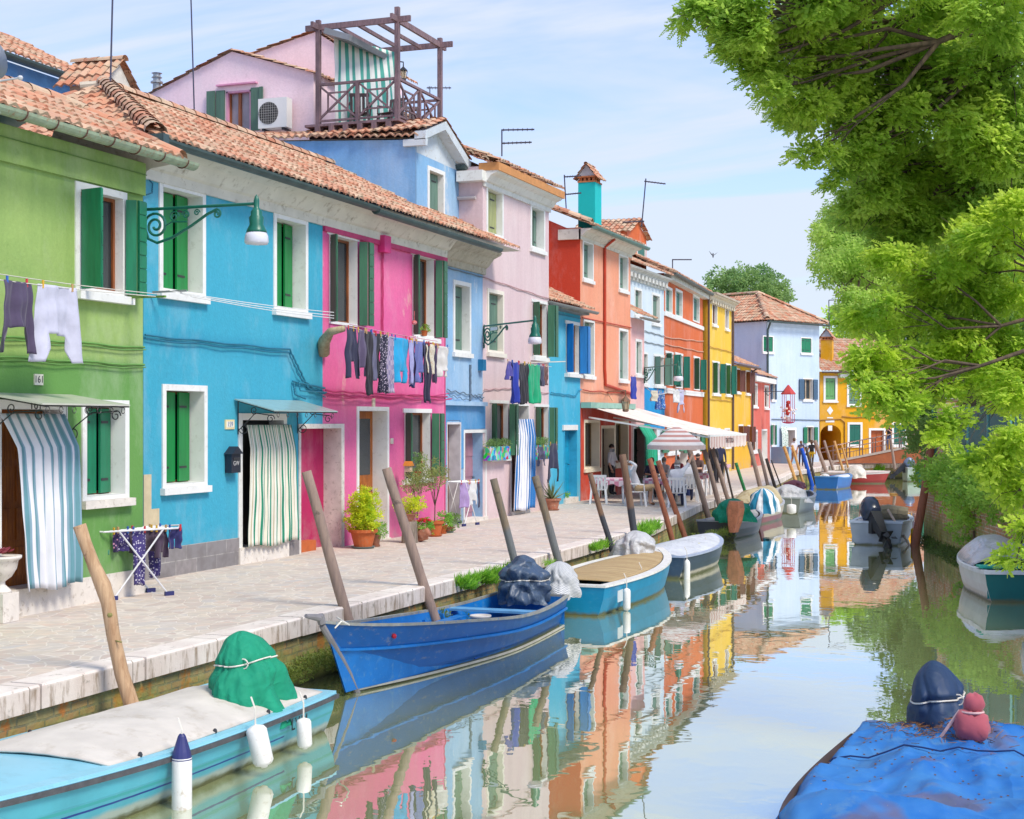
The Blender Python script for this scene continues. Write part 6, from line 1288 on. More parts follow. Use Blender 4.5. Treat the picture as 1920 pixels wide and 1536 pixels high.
def hullmat(name, top, low=None, band=(), gelcoat=.35, wl=C(206, 200, 176), scum=True, wear=None, wearamt=.6):
 """painted hull; bands = [(v0,v1,color,(u0,u1))] across height; grubby waterline"""
 N = NB(name); s = N.n('ShaderNodeSeparateXYZ', {0: N.uv()}); u, v = s.outputs[0], s.outputs[1]; p = N.pos(); z = N.n('ShaderNodeSeparateXYZ', {0: p}).outputs[2]
 a = N.mix(N.rng(N.noise(p, 2.5, 5), .35, .7), top, mul(top, .82))
 if low: a = N.mix(N.rng(N.math('ADD', v, N.math('MULTIPLY', N.noise(p, 5, 4), .12)), .28, .38, 1, 0), a, low)
 for v0, v1, c, (u0, u1) in band:
  f = N.math('MULTIPLY', N.math('MULTIPLY', N.math('GREATER_THAN', v, v0), N.math('LESS_THAN', v, v1)), N.math('MULTIPLY', N.math('GREATER_THAN', u, u0), N.math('LESS_THAN', u, u1))); a = N.mix(f, a, c)
 if wear: a = N.mix(N.math('MULTIPLY', N.rng(N.noise(N.scale(p, (1.2, 1.2, 3)), 4.5, 6, .75), .56, .66), wearamt), a, wear)
 if scum: a = N.mix(N.rng(N.math('ADD', z, N.math('MULTIPLY', N.noise(p, 8, 4), .1)), WZ + .13, WZ + .07, 0, 1), a, C(110, 112, 80))
 N.col(a); N.set(Roughness=gelcoat); N.bump(N.noise(p, 9, 4), .08, .01); return N.mat
def canvas(name, c, dirt=None, rough=.8, sc=2.0, var=.14, dl=.55, cs=.75):
 if name in MATS: return MATS[name]
 N = NB(name); p = N.obj(); a = N.mix(N.rng(N.noise(p, sc, 5), .35, .68), mul(c, 1 - var), mul(c, 1 + var * .4))
 if dirt: a = N.mix(N.math('MULTIPLY', N.rng(N.noise(p, sc * 1.7, 6, .7), dl, dl + .12), .7), a, dirt)
 N.col(a); N.set(Roughness=rough); crease(N, p, 2.6, cs, .06); MATS[name] = N.mat; return N.mat
# --- B1 aqua motorboat bottom left
AQ = C(150, 216, 238, .8); b1h = hullmat('aqua hull', C(92, 190, 208), C(176, 190, 178), band=[(.50, .56, C(70, 178, 178), (0, .72)), (.40, .44, C(34, 70, 150), (.16, .66))])
B = Boat('aqua_motorboat', 'pale aqua motorboat with a cream cover and three white fenders, bottom left', (-8.22, 14.55), (0, -1), 7.0, 1.75, (.42, .46, .62), tw=.88, p=2.6, rake=.5)
B.hull([b1h, b1h], open_=False); aq = plain('aqua gelcoat', AQ, .3, .06, 2, bump=.02, dirt=mul(AQ, .85))
B.rim(plain('dark rubber rail', C(88, 88, 92), .6, .3, 12), .05, .045, .03, 'rub_rail', dz=-.05); B.deck(aq, 0, .985, .05, .0, 'deck', over=.015); B.rim(aq, .16, .035, .005, 'gunwale', dz=-.003)
CRM = canvas('cream boat canvas', C(222, 214, 204, .82), C(200, 188, 172), cs=.12); B.deck(CRM, .02, .58, .16, .035, 'canvas_cover', over=-.09, wr=.018, seed=3, nu=20, nv=40)
for i, (t, sg) in enumerate(((.08, 1), (.2, 1), (.35, 1), (.52, 1), (.1, -1), (.45, -1))):
 m = MB(); m.blob(B.P(-sg * (B.hb(t) - .1), t * B.L, B.sz(t) + .05), .022, .022, .03, 8); m.build('snap_button', IRON, B.o)
textmesh('registration', 'LV14', .17, B.P(-.875 + .02 + .01, .95, .29), (0, 1, 0), (0, 0, 1), IRON, B.o, .002)
for ch in B.o.children:
 if ch.name.startswith('registration'): ch.location = (.0, 0, 0)
c = at(500, 1262, 15.4); GC2 = canvas('emerald cloth', C(6, 160, 122)); coverblob('engine_cover', 'emerald green cloth cover tied with white cord over the outboard, bottom left', (c.x - .18, c.y - .1, -.17), .35, .44, .5, GC2, seed=2, amp=.3, tie=(.42, .85), folds=7, lean=-.15)
fender('tall white fender with a navy top on the aqua boat', at(341, 1402, 13.05), .088, .64, FW_, NAVY); fender('plump white fender in the middle of the aqua boat side', at(478, 1358, 14.2), .1, .42, FW_, None, (0, -.22)); fender('small white fender near the stern of the aqua boat', at(569, 1345, 15.1), .075, .32, FW_, None, (0, -.05))
# --- B2 royal blue rowing boat
b2h = hullmat('royal blue hull', C(4, 96, 176), None, wear=C(150, 150, 150), wearamt=.45, scum=True); b2i = plain('bright blue paint', C(10, 124, 210), .5, .2, 3, dirt=C(90, 150, 200))
B = Boat('blue_rowing_boat', 'royal blue wooden rowing boat with worn pale gunwale, moored in the foreground', (-8.3, 23.3), (0.0, -1), 6.35, 1.62, (.5, .53, .98), tw=.78, p=1.7, rake=1.1)
B.hull([b2h, b2h], inner=b2i, thick=.05, floor=.05, sect=[(0, -1, 0), (.45, -.8, 1), (.74, -.05, 1), (.82, .2, 1), (.9, .6, 1), (.93, .66, 1), (1.0, 1.0, 1)])
B.rim(plain('worn gunwale', C(168, 168, 160), .7, .25, 6, dirt=C(60, 130, 200)), .06, .035, .015); B.strake(b2i, .62, .022); B.strake(plain('pale bottom strip', C(200, 196, 180)), .04, .018, 'bottom_strip')
B.thwart(1.7, .43, .26, plain('pale blue thwart', C(110, 176, 226), .6, .2, 5)); B.thwart(4.2, .42, .2, b2i); B.deck(b2i, .84, .99, .03, -.02, 'foredeck', over=-.03)
for sg in (-1, 1):
 m = MB(); m.bar(B.P(sg * .5, 1.8, .36), B.P(sg * .48, 4.1, .37), .18, .03); m.build('side_bench', b2i if sg > 0 else plain('worn bench', C(130, 178, 210), .7, .3, 8), B.o)
 for y in (2.3, 3.0, 3.7): m = MB(); m.bar(B.P(sg * B.hb(y / B.L) * .7, y, .1), B.P(sg * B.hb(y / B.L) * .8, y, .44), .05); m.build('rib', b2i, B.o)
m = MB(); bt = B.P(0, B.yy(1, 1), B.sz(1)); m.tube([B.P(0, B.yy(1, (z + .2) / (B.sz(1) + .2)) + .02, z) for z in (-.1, .05, .25, .45, .65, .8, .95)], .04, 7); m.tube([bt, bt + Vc((0, -.04, .1))], .05, 7); m.tube([bt + Vc((0, -.0, .06)), bt + Vc((-.05, -.3, .12))], [.05, .025], 8); m.build('stem_post', plain('grey stem wood', C(150, 146, 150)), B.o)
m = MB(); m.blob(B.P(-.32, 6.1, .66), .035, .035, .035, 8); m.build('red_light', plain('red lens', C(200, 30, 50), .2), B.o)
m = MB();
for i in range(5): m.bar(B.P(-.2, 2.3 + i * .0, .06) + Vc((.08 * i, 0, 0)), B.P(-.2, 3.9, .06) + Vc((.08 * i, 0, 0)), .06, .015)
m.build('floor_boards', plain('floor blue', C(30, 100, 190)), B.o)
q = B.P(-.25, 2.95, .24); o = thing('bucket', q, 'white plastic bucket standing inside the blue rowing boat', 'bucket'); m = MB(); m.lathe(q, [(.11, 0), (.15, .3), (.158, .3), (.158, .27)], 20); m.build('pail', plain('bucket plastic', C(226, 218, 212, .84), .5, .12), o, smooth=True)
m = MB(); m.tube([q + Vc((.155 * cos(a), .155 * sin(a), .27 - .05 * sin(a / 2))) for a in [i * .35 for i in range(19)]], .006, 5); m.build('handle', IRON, o)
c = B.P(.05, .15, .72); coverblob('engine_cover', 'crumpled dark slate blue tarpaulin over the outboard of the blue rowing boat', (c.x, c.y - .1, WZ + .8), .33, .42, .38, canvas('slate blue tarp', C(72, 92, 120), C(120, 136, 150), .45), seed=5, amp=.42, fr=2.4, folds=9, tie=(.6, .3))
m = MB(); m.tube([at(628, 1178, 17.2), at(640, 1165, 17.3), at(655, 1172, 17.6), B.P(0, B.yy(1, 1) - .4, B.sz(1) + .02)], .01, 5); m.build('mooring_rope', ROPE, label='short pale rope at the bow of the blue rowing boat', cat='rope')
# --- B3 turquoise planked boat
b3h = hullmat('turquoise hull', C(20, 158, 208), None, wear=C(120, 190, 210), wearamt=.2); B = Boat('turquoise_boat', 'turquoise boat with a bleached plank deck and white gunwales', (-8.2, 24.75), (.0, 1), 6.2, 1.75, (.5, .5, .62), tw=.82, p=2.6)
B.hull([b3h, b3h], open_=False); wg = plain('white gunwale paint', C(236, 234, 228, .85), .5, .08, 4, dirt=C(206, 196, 176)); B.rim(wg, .17, .04, .02)
def plankmat():
 N = NB('bleached planks'); p = N.obj(); s = N.n('ShaderNodeSeparateXYZ', {0: p}); j = N.math('FRACT', N.math('DIVIDE', s.outputs[1], .11));
 w = N.n('ShaderNodeTexWhiteNoise', {'W': N.math('FLOOR', N.math('DIVIDE', s.outputs[1], .11))}, noise_dimensions='1D').outputs[0]; a = N.mix(w, C(216, 190, 140), C(196, 166, 118)); a = N.mix(N.rng(N.noise(N.scale(p, (.6, 8, 1)), 4, 5), .4, .7), a, C(170, 140, 100)); a = N.mix(N.rng(j, .0, .1, 1, 0), a, C(120, 96, 66)); a = N.mix(N.rng(N.noise(p, 9, 5, .7), .64, .7), a, C(120, 90, 60)); N.col(a); N.set(Roughness=.85); return N.mat
B.deck(plankmat(), .12, .93, .06, .035, 'plank_deck', over=-.17); m = MB(); b = B.hb(0) - .02
m.hexa([B.P(-b, .03, .12), B.P(b * .1, .03, .12), B.P(b * .1, .7, .12), B.P(-b, .7, .12), B.P(-b, .03, .16), B.P(b * .1, .03, .16), B.P(b * .1, .7, .16), B.P(-b, .7, .16)]); m.build('stern_shelf', plain('orange varnish', C(214, 150, 70), .5), B.o)
m = MB(); m.box(B.P(.86 - .002, .3, .22), B.P(.865, .62, .42)); m.build('name_plate', plain('pale plate', C(214, 224, 228)), B.o)
c = at(1060, 1093, 25.3); coverblob('engine_cover', 'grey and white gingham cloth bundled over the outboard of the turquoise boat', (c.x - .16, c.y + .12, -.2), .3, .36, .3, cloth('gingham', C(226, 226, 226, .85), chk=C(150, 156, 166), dsc=60), seed=8, amp=.35, folds=6)
c = at(1193, 1022, 31.4); coverblob('tarpaulin', 'light grey tarpaulin heaped on the bow of the turquoise boat', (c.x, c.y, -.12), .42, .55, .32, canvas('pale grey tarp', C(206, 206, 208, .82), C(176, 176, 180), .5), seed=11, amp=.4, folds=8, cat='tarpaulin')
for lb, px, py, d in (('white fender on the stern quarter of the turquoise boat', 1175, 1102, 26.6), ('white fender halfway along the turquoise boat', 1203, 1080, 28.4), ('white fender near the bow of the turquoise boat', 1222, 1068, 30.3)): fender(lb, at(px, py, d), .07, .42, FW_)
m = MB(); m.tube([at(1072, 1160, 23.6), at(1060, 1180, 23.4), at(1066, 1190, 23.4)], .006, 4);
# --- B4 dark hulled boat with pale deck cover
b4h = hullmat('slate hull', C(72, 92, 116), C(206, 200, 186), wear=C(150, 160, 160), wearamt=.2); B = Boat('slate_boat', 'small boat with a dark slate hull and smooth pale grey cover', (-8.3, 31.2), (.02, 1), 4.9, 1.5, (.46, .46, .56), tw=.85, p=2.6)
B.hull([b4h, b4h], open_=False); B.rim(plain('blue white rim', C(190, 204, 232), .4), .1, .04, .02); B.deck(canvas('pale cover', C(216, 220, 228, .82), None), .01, .97, .12, .03, 'canvas_cover', over=-.06, wr=.01)
fender('long white fender hanging from the slate hulled boat', at(1288, 1048, 32.0), .07, .72, FW_); fender('white fender hanging off the bow of the slate hulled boat', at(1326, 1027, 35), .07, .45, FW_, None, (0, -.5))
m = MB(); m.blob(at(1310, 1022, 34.2), .06, .06, .05, 8); m.build('float', plain('yellow float', C(230, 220, 60)), label='tiny yellow float lying on the pale cover of the slate boat', cat='float')
# --- B5 grey boat with green cloth
b5h = hullmat('dark grey hull', C(96, 98, 104), C(120, 110, 106)); B = Boat('grey_boat', 'dark grey hulled boat with a green cloth and rusty orange outboard at its stern', (-9.38, 42.1), (.05, 1), 4.3, 1.35, (.5, .46, .56), tw=.88, p=2.4)
B.hull([b5h, b5h], open_=False); B.rim(plain('silver rim', C(200, 200, 206), .35), .08, .05, .02); B.deck(CRM, .04, .96, .08, .03, 'canvas_cover', over=-.12, wr=.01)
c = at(1376, 957, 42.6); coverblob('cloth_cover', 'green cloth thrown over the orange outboard of the grey boat', (c.x, c.y, c.z + .02), .46, .5, .32, GC2, seed=4, amp=.4, folds=7, cat='engine cover')
RO = plain('rusty orange casing', C(232, 146, 108), .5, .3, 9); m = MB(); c = at(1377, 962, 41.9); T_ = [(.2, .34), (.26, .12), (.22, -.24), (.13, -.55)]; vs = []
for w, z in T_:
 for x, y in ((-w, .12), (-w * .6, -.14), (w * .5, -.16), (w, .1)): vs.append(c + Vc((x + z * .12, y - z * .2, z)))
m.raw(vs, [(j * 4 + i, j * 4 + (i + 1) % 4, j * 4 + 4 + (i + 1) % 4, j * 4 + 4 + i) for j in range(3) for i in range(4)] + [(0, 1, 2, 3), (12, 13, 14, 15)]); m.build('outboard_casing', RO, B.o)
# --- B6 maroon boat with cream tarp and striped towel
b6h = hullmat('maroon hull', C(150, 70, 78), C(150, 70, 78), band=[(.45, 1.1, C(196, 184, 160), (.06, 1))]); B = Boat('maroon_boat', 'maroon and cream boat under a stained cream cover with a striped towel', (-9.95, 48.4), (.03, 1), 5.2, 1.5, (.52, .5, .6), tw=.88, p=2.4)
B.hull([b6h, b6h], open_=False); B.rim(plain('silver rim', C(200, 200, 206), .35), .09, .05, .02); B.deck(canvas('stained cream canvas', C(214, 198, 160), C(176, 150, 96), .8, 1.6, dl=.48), .03, .95, .58, .03, 'canvas_cover', over=-.05, wr=.05, seed=9)
c = at(1430, 938, 48.2); stt = stripes('blue white towel stripes', [(0, C(240, 242, 246, .85)), (.5, C(24, 140, 180))], 7); coverblob('striped_towel', 'blue and white striped towel draped at the stern of the maroon boat', (c.x, c.y, c.z), .42, .45, .38, stt, seed=13, amp=.3, cat='towel'); fender('round cream buoy beside the maroon boat', at(1484, 945, 50.5), .16, .34, FW_, None)
# --- B7 open grey boat
b7h = hullmat('grey green hull', C(150, 158, 150), C(120, 126, 116)); gi = plain('grey inside', C(170, 178, 180), .5, .15); B = Boat('open_grey_boat', 'open grey green boat with a white covered engine, behind the maroon boat', (-9.75, 54.9), (.03, 1), 4.6, 1.4, (.55, .5, .6), tw=.88, p=2.4)
B.hull([b7h, b7h], inner=gi); B.rim(plain('pale grey rim', C(206, 212, 214), .4), .1, .05, .02); B.thwart(1.3, .35, .3, gi); B.thwart(3.0, .38, .5, gi)
c = at(1478, 922, 55.8); coverblob('engine_cover', 'white cloth cover on the open grey boat', (c.x, c.y, c.z - .05), .6, .55, .32, canvas('white cover', C(226, 224, 224, .84), C(200, 196, 196)), seed=17, amp=.3)
c = at(1489, 908, 61); coverblob('red_bundle', 'dull red bundle lying behind the white engine cover', (c.x, c.y, c.z), .4, .4, .18, cloth('dull red cloth', C(150, 84, 96)), seed=19, cat='bundle')
# --- B8 small blue boat
b8h = hullmat('cobalt hull', C(30, 116, 200), C(20, 96, 176)); B = Boat('small_blue_boat', 'small bright blue boat with a crumpled white bag, in the distance', (-11.15, 74.7), (.1, 1), 4.4, 1.3, (.6, .5, .6), tw=.9, p=2.4)
B.hull([b8h, b8h], inner=plain('white inside', C(226, 230, 232, .82), .5)); B.rim(plain('blue rim', C(80, 150, 216), .4), .1, .06, .02); B.deck(canvas('white deck', C(228, 230, 234, .84)), .35, .95, .08, .0, 'deck', over=-.06)
c = at(1547, 905, 74.4); coverblob('bag', 'crumpled white bag over the engine of the small blue boat', (c.x, c.y, c.z), .4, .35, .42, canvas('white cover', C(226, 224, 224, .84), C(200, 196, 196)), seed=23, amp=.4, cat='bag')
# --- B9 red boat
b9h = hullmat('red hull', C(176, 54, 50), C(150, 40, 40), band=[(.86, 1.1, C(230, 224, 220), (0, 1))]); q = at(1560, 905, 81.5); hd = (RT * 1 - FW * .35); B = Boat('red_boat', 'red boat with a cream hood, lying across the far end of the canal', (q.x - 1.0, q.y + .3), hd, 3.7, 1.4, (.6, .55, .66), tw=.85, p=2.2)
B.hull([b9h, b9h], open_=False); B.rim(plain('pinkish rim', C(230, 206, 204), .4), .1, .05, .02); B.deck(canvas('pale deck', C(226, 214, 204, .82)), .02, .95, .1, .02, 'deck', over=-.05)
c = at(1604, 884, 80); coverblob('hood', 'cream canvas hood on the red boat', (c.x, c.y, c.z), .5, .45, .35, CRM, seed=29, amp=.15, cat='boat hood')
# --- B10 grey open boat on the right
b10h = hullmat('pale grey hull', C(176, 190, 206), C(150, 140, 134)); b10i = plain('blue grey inside', C(170, 186, 206), .5, .15); B = Boat('pale_grey_boat', 'pale grey open boat with a big tilted black outboard, moored by the leaning brown pole', (-4.87, 41.6), (.0, 1), 4.4, 1.55, (.6, .55, .62), tw=.9, p=2.6)
B.hull([b10h, b10h], inner=b10i); B.rim(plain('ice blue rim', C(206, 220, 240, .82), .35), .12, .06, .02); B.thwart(1.2, .4, .35, b10i); B.thwart(3.2, .42, .9, b10i, h=.1)
BKC = plain('charcoal cowling', C(62, 74, 100), .22, .2, 2); BKL = plain('black engine leg', C(44, 46, 56), .35, .2); outboard(B.o, B.P(-.05, .0, .62), Vc((-.62, 1, 0)), 1.2, .8, BKC, BKL)
m = MB(); m.tube([B.P(-.5, 2.9, .68), B.P(0, 3.0, .72), B.P(.55, 3.05, .68)], [.2, .24, .2], 12); m.build('rolled_canvas', canvas('olive canvas', C(160, 150, 124), C(120, 110, 86)), label='rolled olive canvas lying in the pale grey boat', cat='canvas')
m = MB(); a, b = at(1665, 956, 42), at(1707, 1026, 40.6); m.tube([a, b], [.035, .03], 7); m.build('oar', plain('pale pole wood', C(230, 206, 190)), label='pale wooden pole leaning over the transom of the pale grey boat', cat='pole')
fender('round white buoy on the transom of the pale grey boat', at(1620, 972, 41.3), .17, .3, FW_); fender('thin yellow fender at the corner of the pale grey boat', at(1711, 990, 41.2), .05, .42, plain('yellow fender', C(240, 190, 30), .5))
# --- B11 far white boat with engine + net
q = at(1690, 905, 84); b11 = hullmat('white green hull', C(196, 216, 200), C(150, 176, 150)); B = Boat('far_white_boat', 'pale greenish white boat across the far end with its engine at the left', (q.x + .2, q.y), RT, 4.2, 1.4, (.75, .7, .8), tw=.85, p=2.4); B.hull([b11, b11], inner=gi); B.rim(plain('pale grey rim', C(206, 212, 214), .4), .1, .06, .02); outboard(B.o, B.P(0, 0, .75), B.h, 1.05, .8, plain('grey cowling', C(110, 130, 160), .3), BKL)
q = at(1732, 872, 62); o = thing('landing_net', q, 'green fishing net hanging in a bag near the leaning brown pole', 'net'); m = MB(); m.grid(lambda u, v: q + Vc((0, 0, -.15)) + (RT * (.38 * cos(u * 6.283) - .2 * v) + FW * .3 * sin(u * 6.283)) * (1 - .6 * v) + Vc((0, 0, -.85 * v - .1 * cos(u * 6.283))), 18, 8)
m.build('net_bag', plain('net green', C(70, 160, 130), .8, .3, 20), o); m = MB(); m.tube([q + Vc((0, 0, -.25)) + RT * .38 * cos(a) + FW * .3 * sin(a) + Vc((0, 0, .1 - .1 * cos(a))) for a in [i * .35 for i in range(19)]], .02, 5); m.build('hoop', BKL, o)
# --- B12 teal boat on the right
wd = Vc((-.255, 1, 0)).normalized(); b12h = hullmat('teal hull', C(226, 232, 232), C(206, 206, 196)); b12t = hullmat('teal transom', C(14, 122, 122), C(14, 110, 112), wl=C(200, 150, 100)); B = Boat('teal_boat', 'white boat with a teal transom, plastic tent cover and outboard, under the leaves at right', (-.78, 29.4), wd, 4.4, 1.45, (.52, .5, .62), tw=.92, p=2.2, rake=.3)
B.hull([b12h, b12t], inner=plain('teal inside', C(20, 140, 140), .5)); B.rim(plain('white rim', C(228, 232, 238, .84), .35), .13, .07, .03); outboard(B.o, B.P(.3, -.02, .66), B.h, 1.35, .65, plain('silver blue cowling', C(150, 164, 196), .25, .1), plain('silver leg', C(170, 180, 200), .3))
cl = canvas('cloudy plastic sheet', C(206, 204, 206, .8), C(176, 174, 176), .3, 3); m = MB(); m.grid(lambda u, v: B.P((u * 2 - 1) * (B.hb((1.2 + 2.6 * v) / 5) - .04), 1.2 + 2.6 * v,   .57 + .5 * sin(pi * u) ** .7 * sin(pi * (.04 + .92 * v)) ** .6 + .03 * nz3(Vc((u * 6, v * 5, 2)))), 18, 16); solid(m.build('plastic_tent', cl, B.o, smooth=True), .01)
m = MB(); m.bar(B.P(-.7, .5, .62), B.P(.1, .5, .62), .4, .04); m.build('stern_seat', plain('bright teal', C(20, 180, 160), .5), B.o)
# --- B13 blue tarp boat bottom right
b13h = hullmat('dark timber hull', C(110, 90, 74), C(90, 80, 70)); B = Boat('tarp_covered_boat', 'boat under a rumpled royal blue tarpaulin, bottom right corner', (-1.08, 14.35), (.06, -1), 6.4, 2.3, (.44, .43, .55), tw=.72, p=2.2, rake=.3)
B.hull([b13h, b13h], open_=False)
def tarpmat():
 N = NB('royal blue tarpaulin'); p = N.pos(); f = N.rng(N.noise(p, 1.6, 5, .6), .35, .7); a = N.mix(f, C(14, 112, 200), C(70, 144, 212)); a = N.mix(N.math('MULTIPLY', N.rng(N.noise(p, 3.1, 6, .7), .55, .68), .6), a, C(100, 150, 196))
 a = N.mix(N.math('MULTIPLY', N.rng(N.noise(p, 1.15, 3, .5), .6, .66), .55), a, C(128, 92, 76)); a = N.mix(N.rng(N.noise(p, 26, 3, .6), .72, .76), a, C(214, 190, 140)); N.col(a); N.set(Roughness=.62); crease(N, p, .9, .7, .16); return N.mat
m = MB()
def tf(u, v):
 t = -.02 + .95 * v; x = (u * 2 - 1) * 1.24; b = B.hb(max(0, t)) + .02; e = max(0, abs(x) - .86)
 z = B.sz(max(0, t)) + .06 + .10 * (1 - min(1, abs(x)) ** 2) - e * 1.35 - .05 * sin(v * 9 + 1) ** 2
 z += .05 * (1 - abs(nz3(Vc((u * 2.6 + v * 2, v * 5 - u, 8)))) * 4) * .8 + .015 * (1 - abs(nz3(Vc((u * 6 - v * 4, v * 9, 3)))) * 4) + .06 * nz3(Vc((u * 3.1, v * 6.3, 5))) + .05 * abs(nz3(Vc((u * 5 + v * 6, v * 7 - u * 3, 1)))) - .10 * math.exp(-((u - .35) ** 2 + (v - .32) ** 2) * 60) - .1 * math.exp(-((u - .7) ** 2 * 30 + (v - .22) ** 2 * 90))
 q = nz3(Vc((u * 2, v * 4, 9))); tri = lambda x: abs(x % 1 - .5) * 2; z += .05 * tri(u * 1.9 + v * 3.1 + q * .8) + .035 * tri(u * 2.7 - v * 5 + q * 1.2) ** 2 + .016 * tri(u * 9 + v * 3 + q * 3) - .05
 return B.P(max(-1.1, min(1.1, x)) * b * (1 + .02 * sin(v * 26)), t * B.L - (.06 if v == 0 else 0), z - (.25 if v == 0 else 0))
m.grid(tf, 70, 150); solid(m.build('tarpaulin', tarpmat(), B.o, smooth=True), .008)
m = MB(); m.tube([tf(.02 + .96 * i / 16, .2) + Vc((0, 0, .03)) for i in range(17)], .008, 5); m.tube([tf(.1, .2 + .0 * i) + Vc((0, .1 * i - .3, .03)) for i in range(4)], .008, 5); m.build('lashing_cord', plain('dark blue cord', C(20, 50, 110)), B.o)
c = at(1757, 1312, 14.1); o = coverblob('engine_cover', 'tall dark navy padded cover over the outboard of the tarp covered boat', (c.x, c.y, c.z), .27, .42, .37, canvas('dark navy cover', C(30, 62, 104), C(60, 84, 110), .6, cs=.3), seed=31, amp=.04, folds=4, tie=(.55, .9), lean=-.12)
c = at(1822, 1350, 13.3); o = thing('red_bundle', c - Vc((0, 0, .2)), 'faded red cloth bundle tied up beside the navy engine cover', 'bundle'); rc = cloth('faded red cloth', C(196, 96, 110)); m = MB(); m.blob(c + Vc((.0, 0, -.06)), .16, .15, .16, 20, amp=.25, fr=2.5, seed=3, folds=8); m.blob(c + Vc((.02, .02, .14)), .09, .08, .1, 16, amp=.3, fr=2.4, seed=5, folds=6); m.build('cloth', rc, o, smooth=True); m = MB(); m.tube([c + Vc((.1 * cos(a), .09 * sin(a), .075)) for a in [i * .35 for i in range(19)]], .012, 5); m.tube([c + Vc((-.1, 0, .08)), c + Vc((-.22, -.05, -.1)), c + Vc((-.3, -.05, -.22))], .015, 5); m.build('tie', plain('pink cord', C(230, 190, 190)), o)
# dry twigs on the tarp
m = MB(); tw_ = plain('dry twigs', C(150, 104, 70))
for i in range(420):
 u, v = random.gauss(.5, .12), abs(random.gauss(.02, .045)); u = max(.1, min(.9, u)); p = tf(u, v + .005) + Vc((0, 0, .015)); a = ru(0, 3.14); l = ru(.03, .09); d = Vc((cos(a) * l, sin(a) * l, ru(-.01, .02))); m.tube([p - d, p + d], .003, 3, cap=False)
for i in range(160): u, v = ru(.1, .95), ru(.02, .5); p = tf(u, v) + Vc((0, 0, .008)); m.ob(p, Vc((.008, 0, 0)), Vc((0, .005, 0)), Vc((0, 0, .003)))
m.build('dry_twigs', tw_, label='litter of dry brown twigs lying on the blue tarpaulin', cat='twigs', kind='stuff')
# ================================================================ MOORING POLES
def qx(px, py, off=.22):
 """depth at which the view ray through px meets the water-side of the quay"""
 r = ray(px, py)
 for i in range(len(Q) - 1):
  a, b = Q[i] + Vc((off, 0, 0)), Q[i + 1] + Vc((off, 0, 0)); d = b - a; n = Vc((d.y, -d.x, 0)); den = r.dot(n)
  if abs(den) < 1e-6: continue
  t = (a - CAM).dot(n) / den
  if t <= 0: continue
  q = CAM + r * t; k = (q - a).dot(d) / d.dot(d)
  if -.001 <= k <= 1.001: return t
 return 80
def polemat(name, c, c2, tip=None, foot=None, zt=None, zf=None):
 if name in MATS: return MATS[name]
 N = NB(name); p = N.obj(); v = N.n('ShaderNodeSeparateXYZ', {0: N.uv()}).outputs[1]; f = N.rng(N.noise(N.scale(p, (7, 7, .7)), 3, 6, .65, .4), .35, .66); a = N.mix(f, c, c2)
 if foot: a = N.mix(N.rng(N.math('ADD', v, N.math('MULTIPLY', N.noise(p, 3, 4), .3)), zf, zf + .1, 1, 0), a, foot)
 if tip: a = N.mix(N.rng(v, zt - .02, zt), a, tip)
 a = N.mix(N.rng(N.noise(p, 5, 5, .7), .6, .68), a, mul(c2, .6)); N.col(a); N.set(Roughness=.8); N.bump(f, .5, .012); MATS[name] = N.mat; return N.mat
PG = polemat('weathered grey brown pole', C(176, 150, 134), C(150, 128, 118)); PD = polemat('grey footed pole', C(150, 130, 104), C(116, 110, 100), foot=C(120, 124, 126), zf=2.2)
PR = polemat('reddish pole', C(170, 104, 74), C(140, 84, 62)); PO = polemat('honey pole', C(226, 176, 110), C(200, 146, 84)); PBk = polemat('dark pole', C(90, 76, 66), C(66, 60, 60)); PGN = polemat('green pole', C(50, 150, 84), C(30, 120, 70)); PBL = polemat('blue painted pole', C(12, 92, 214), C(10, 80, 196), tip=C(170, 150, 130), zt=2.6); PT_ = polemat('tar footed pole', C(140, 108, 84), C(116, 92, 76), foot=C(70, 74, 82), zf=2.1)
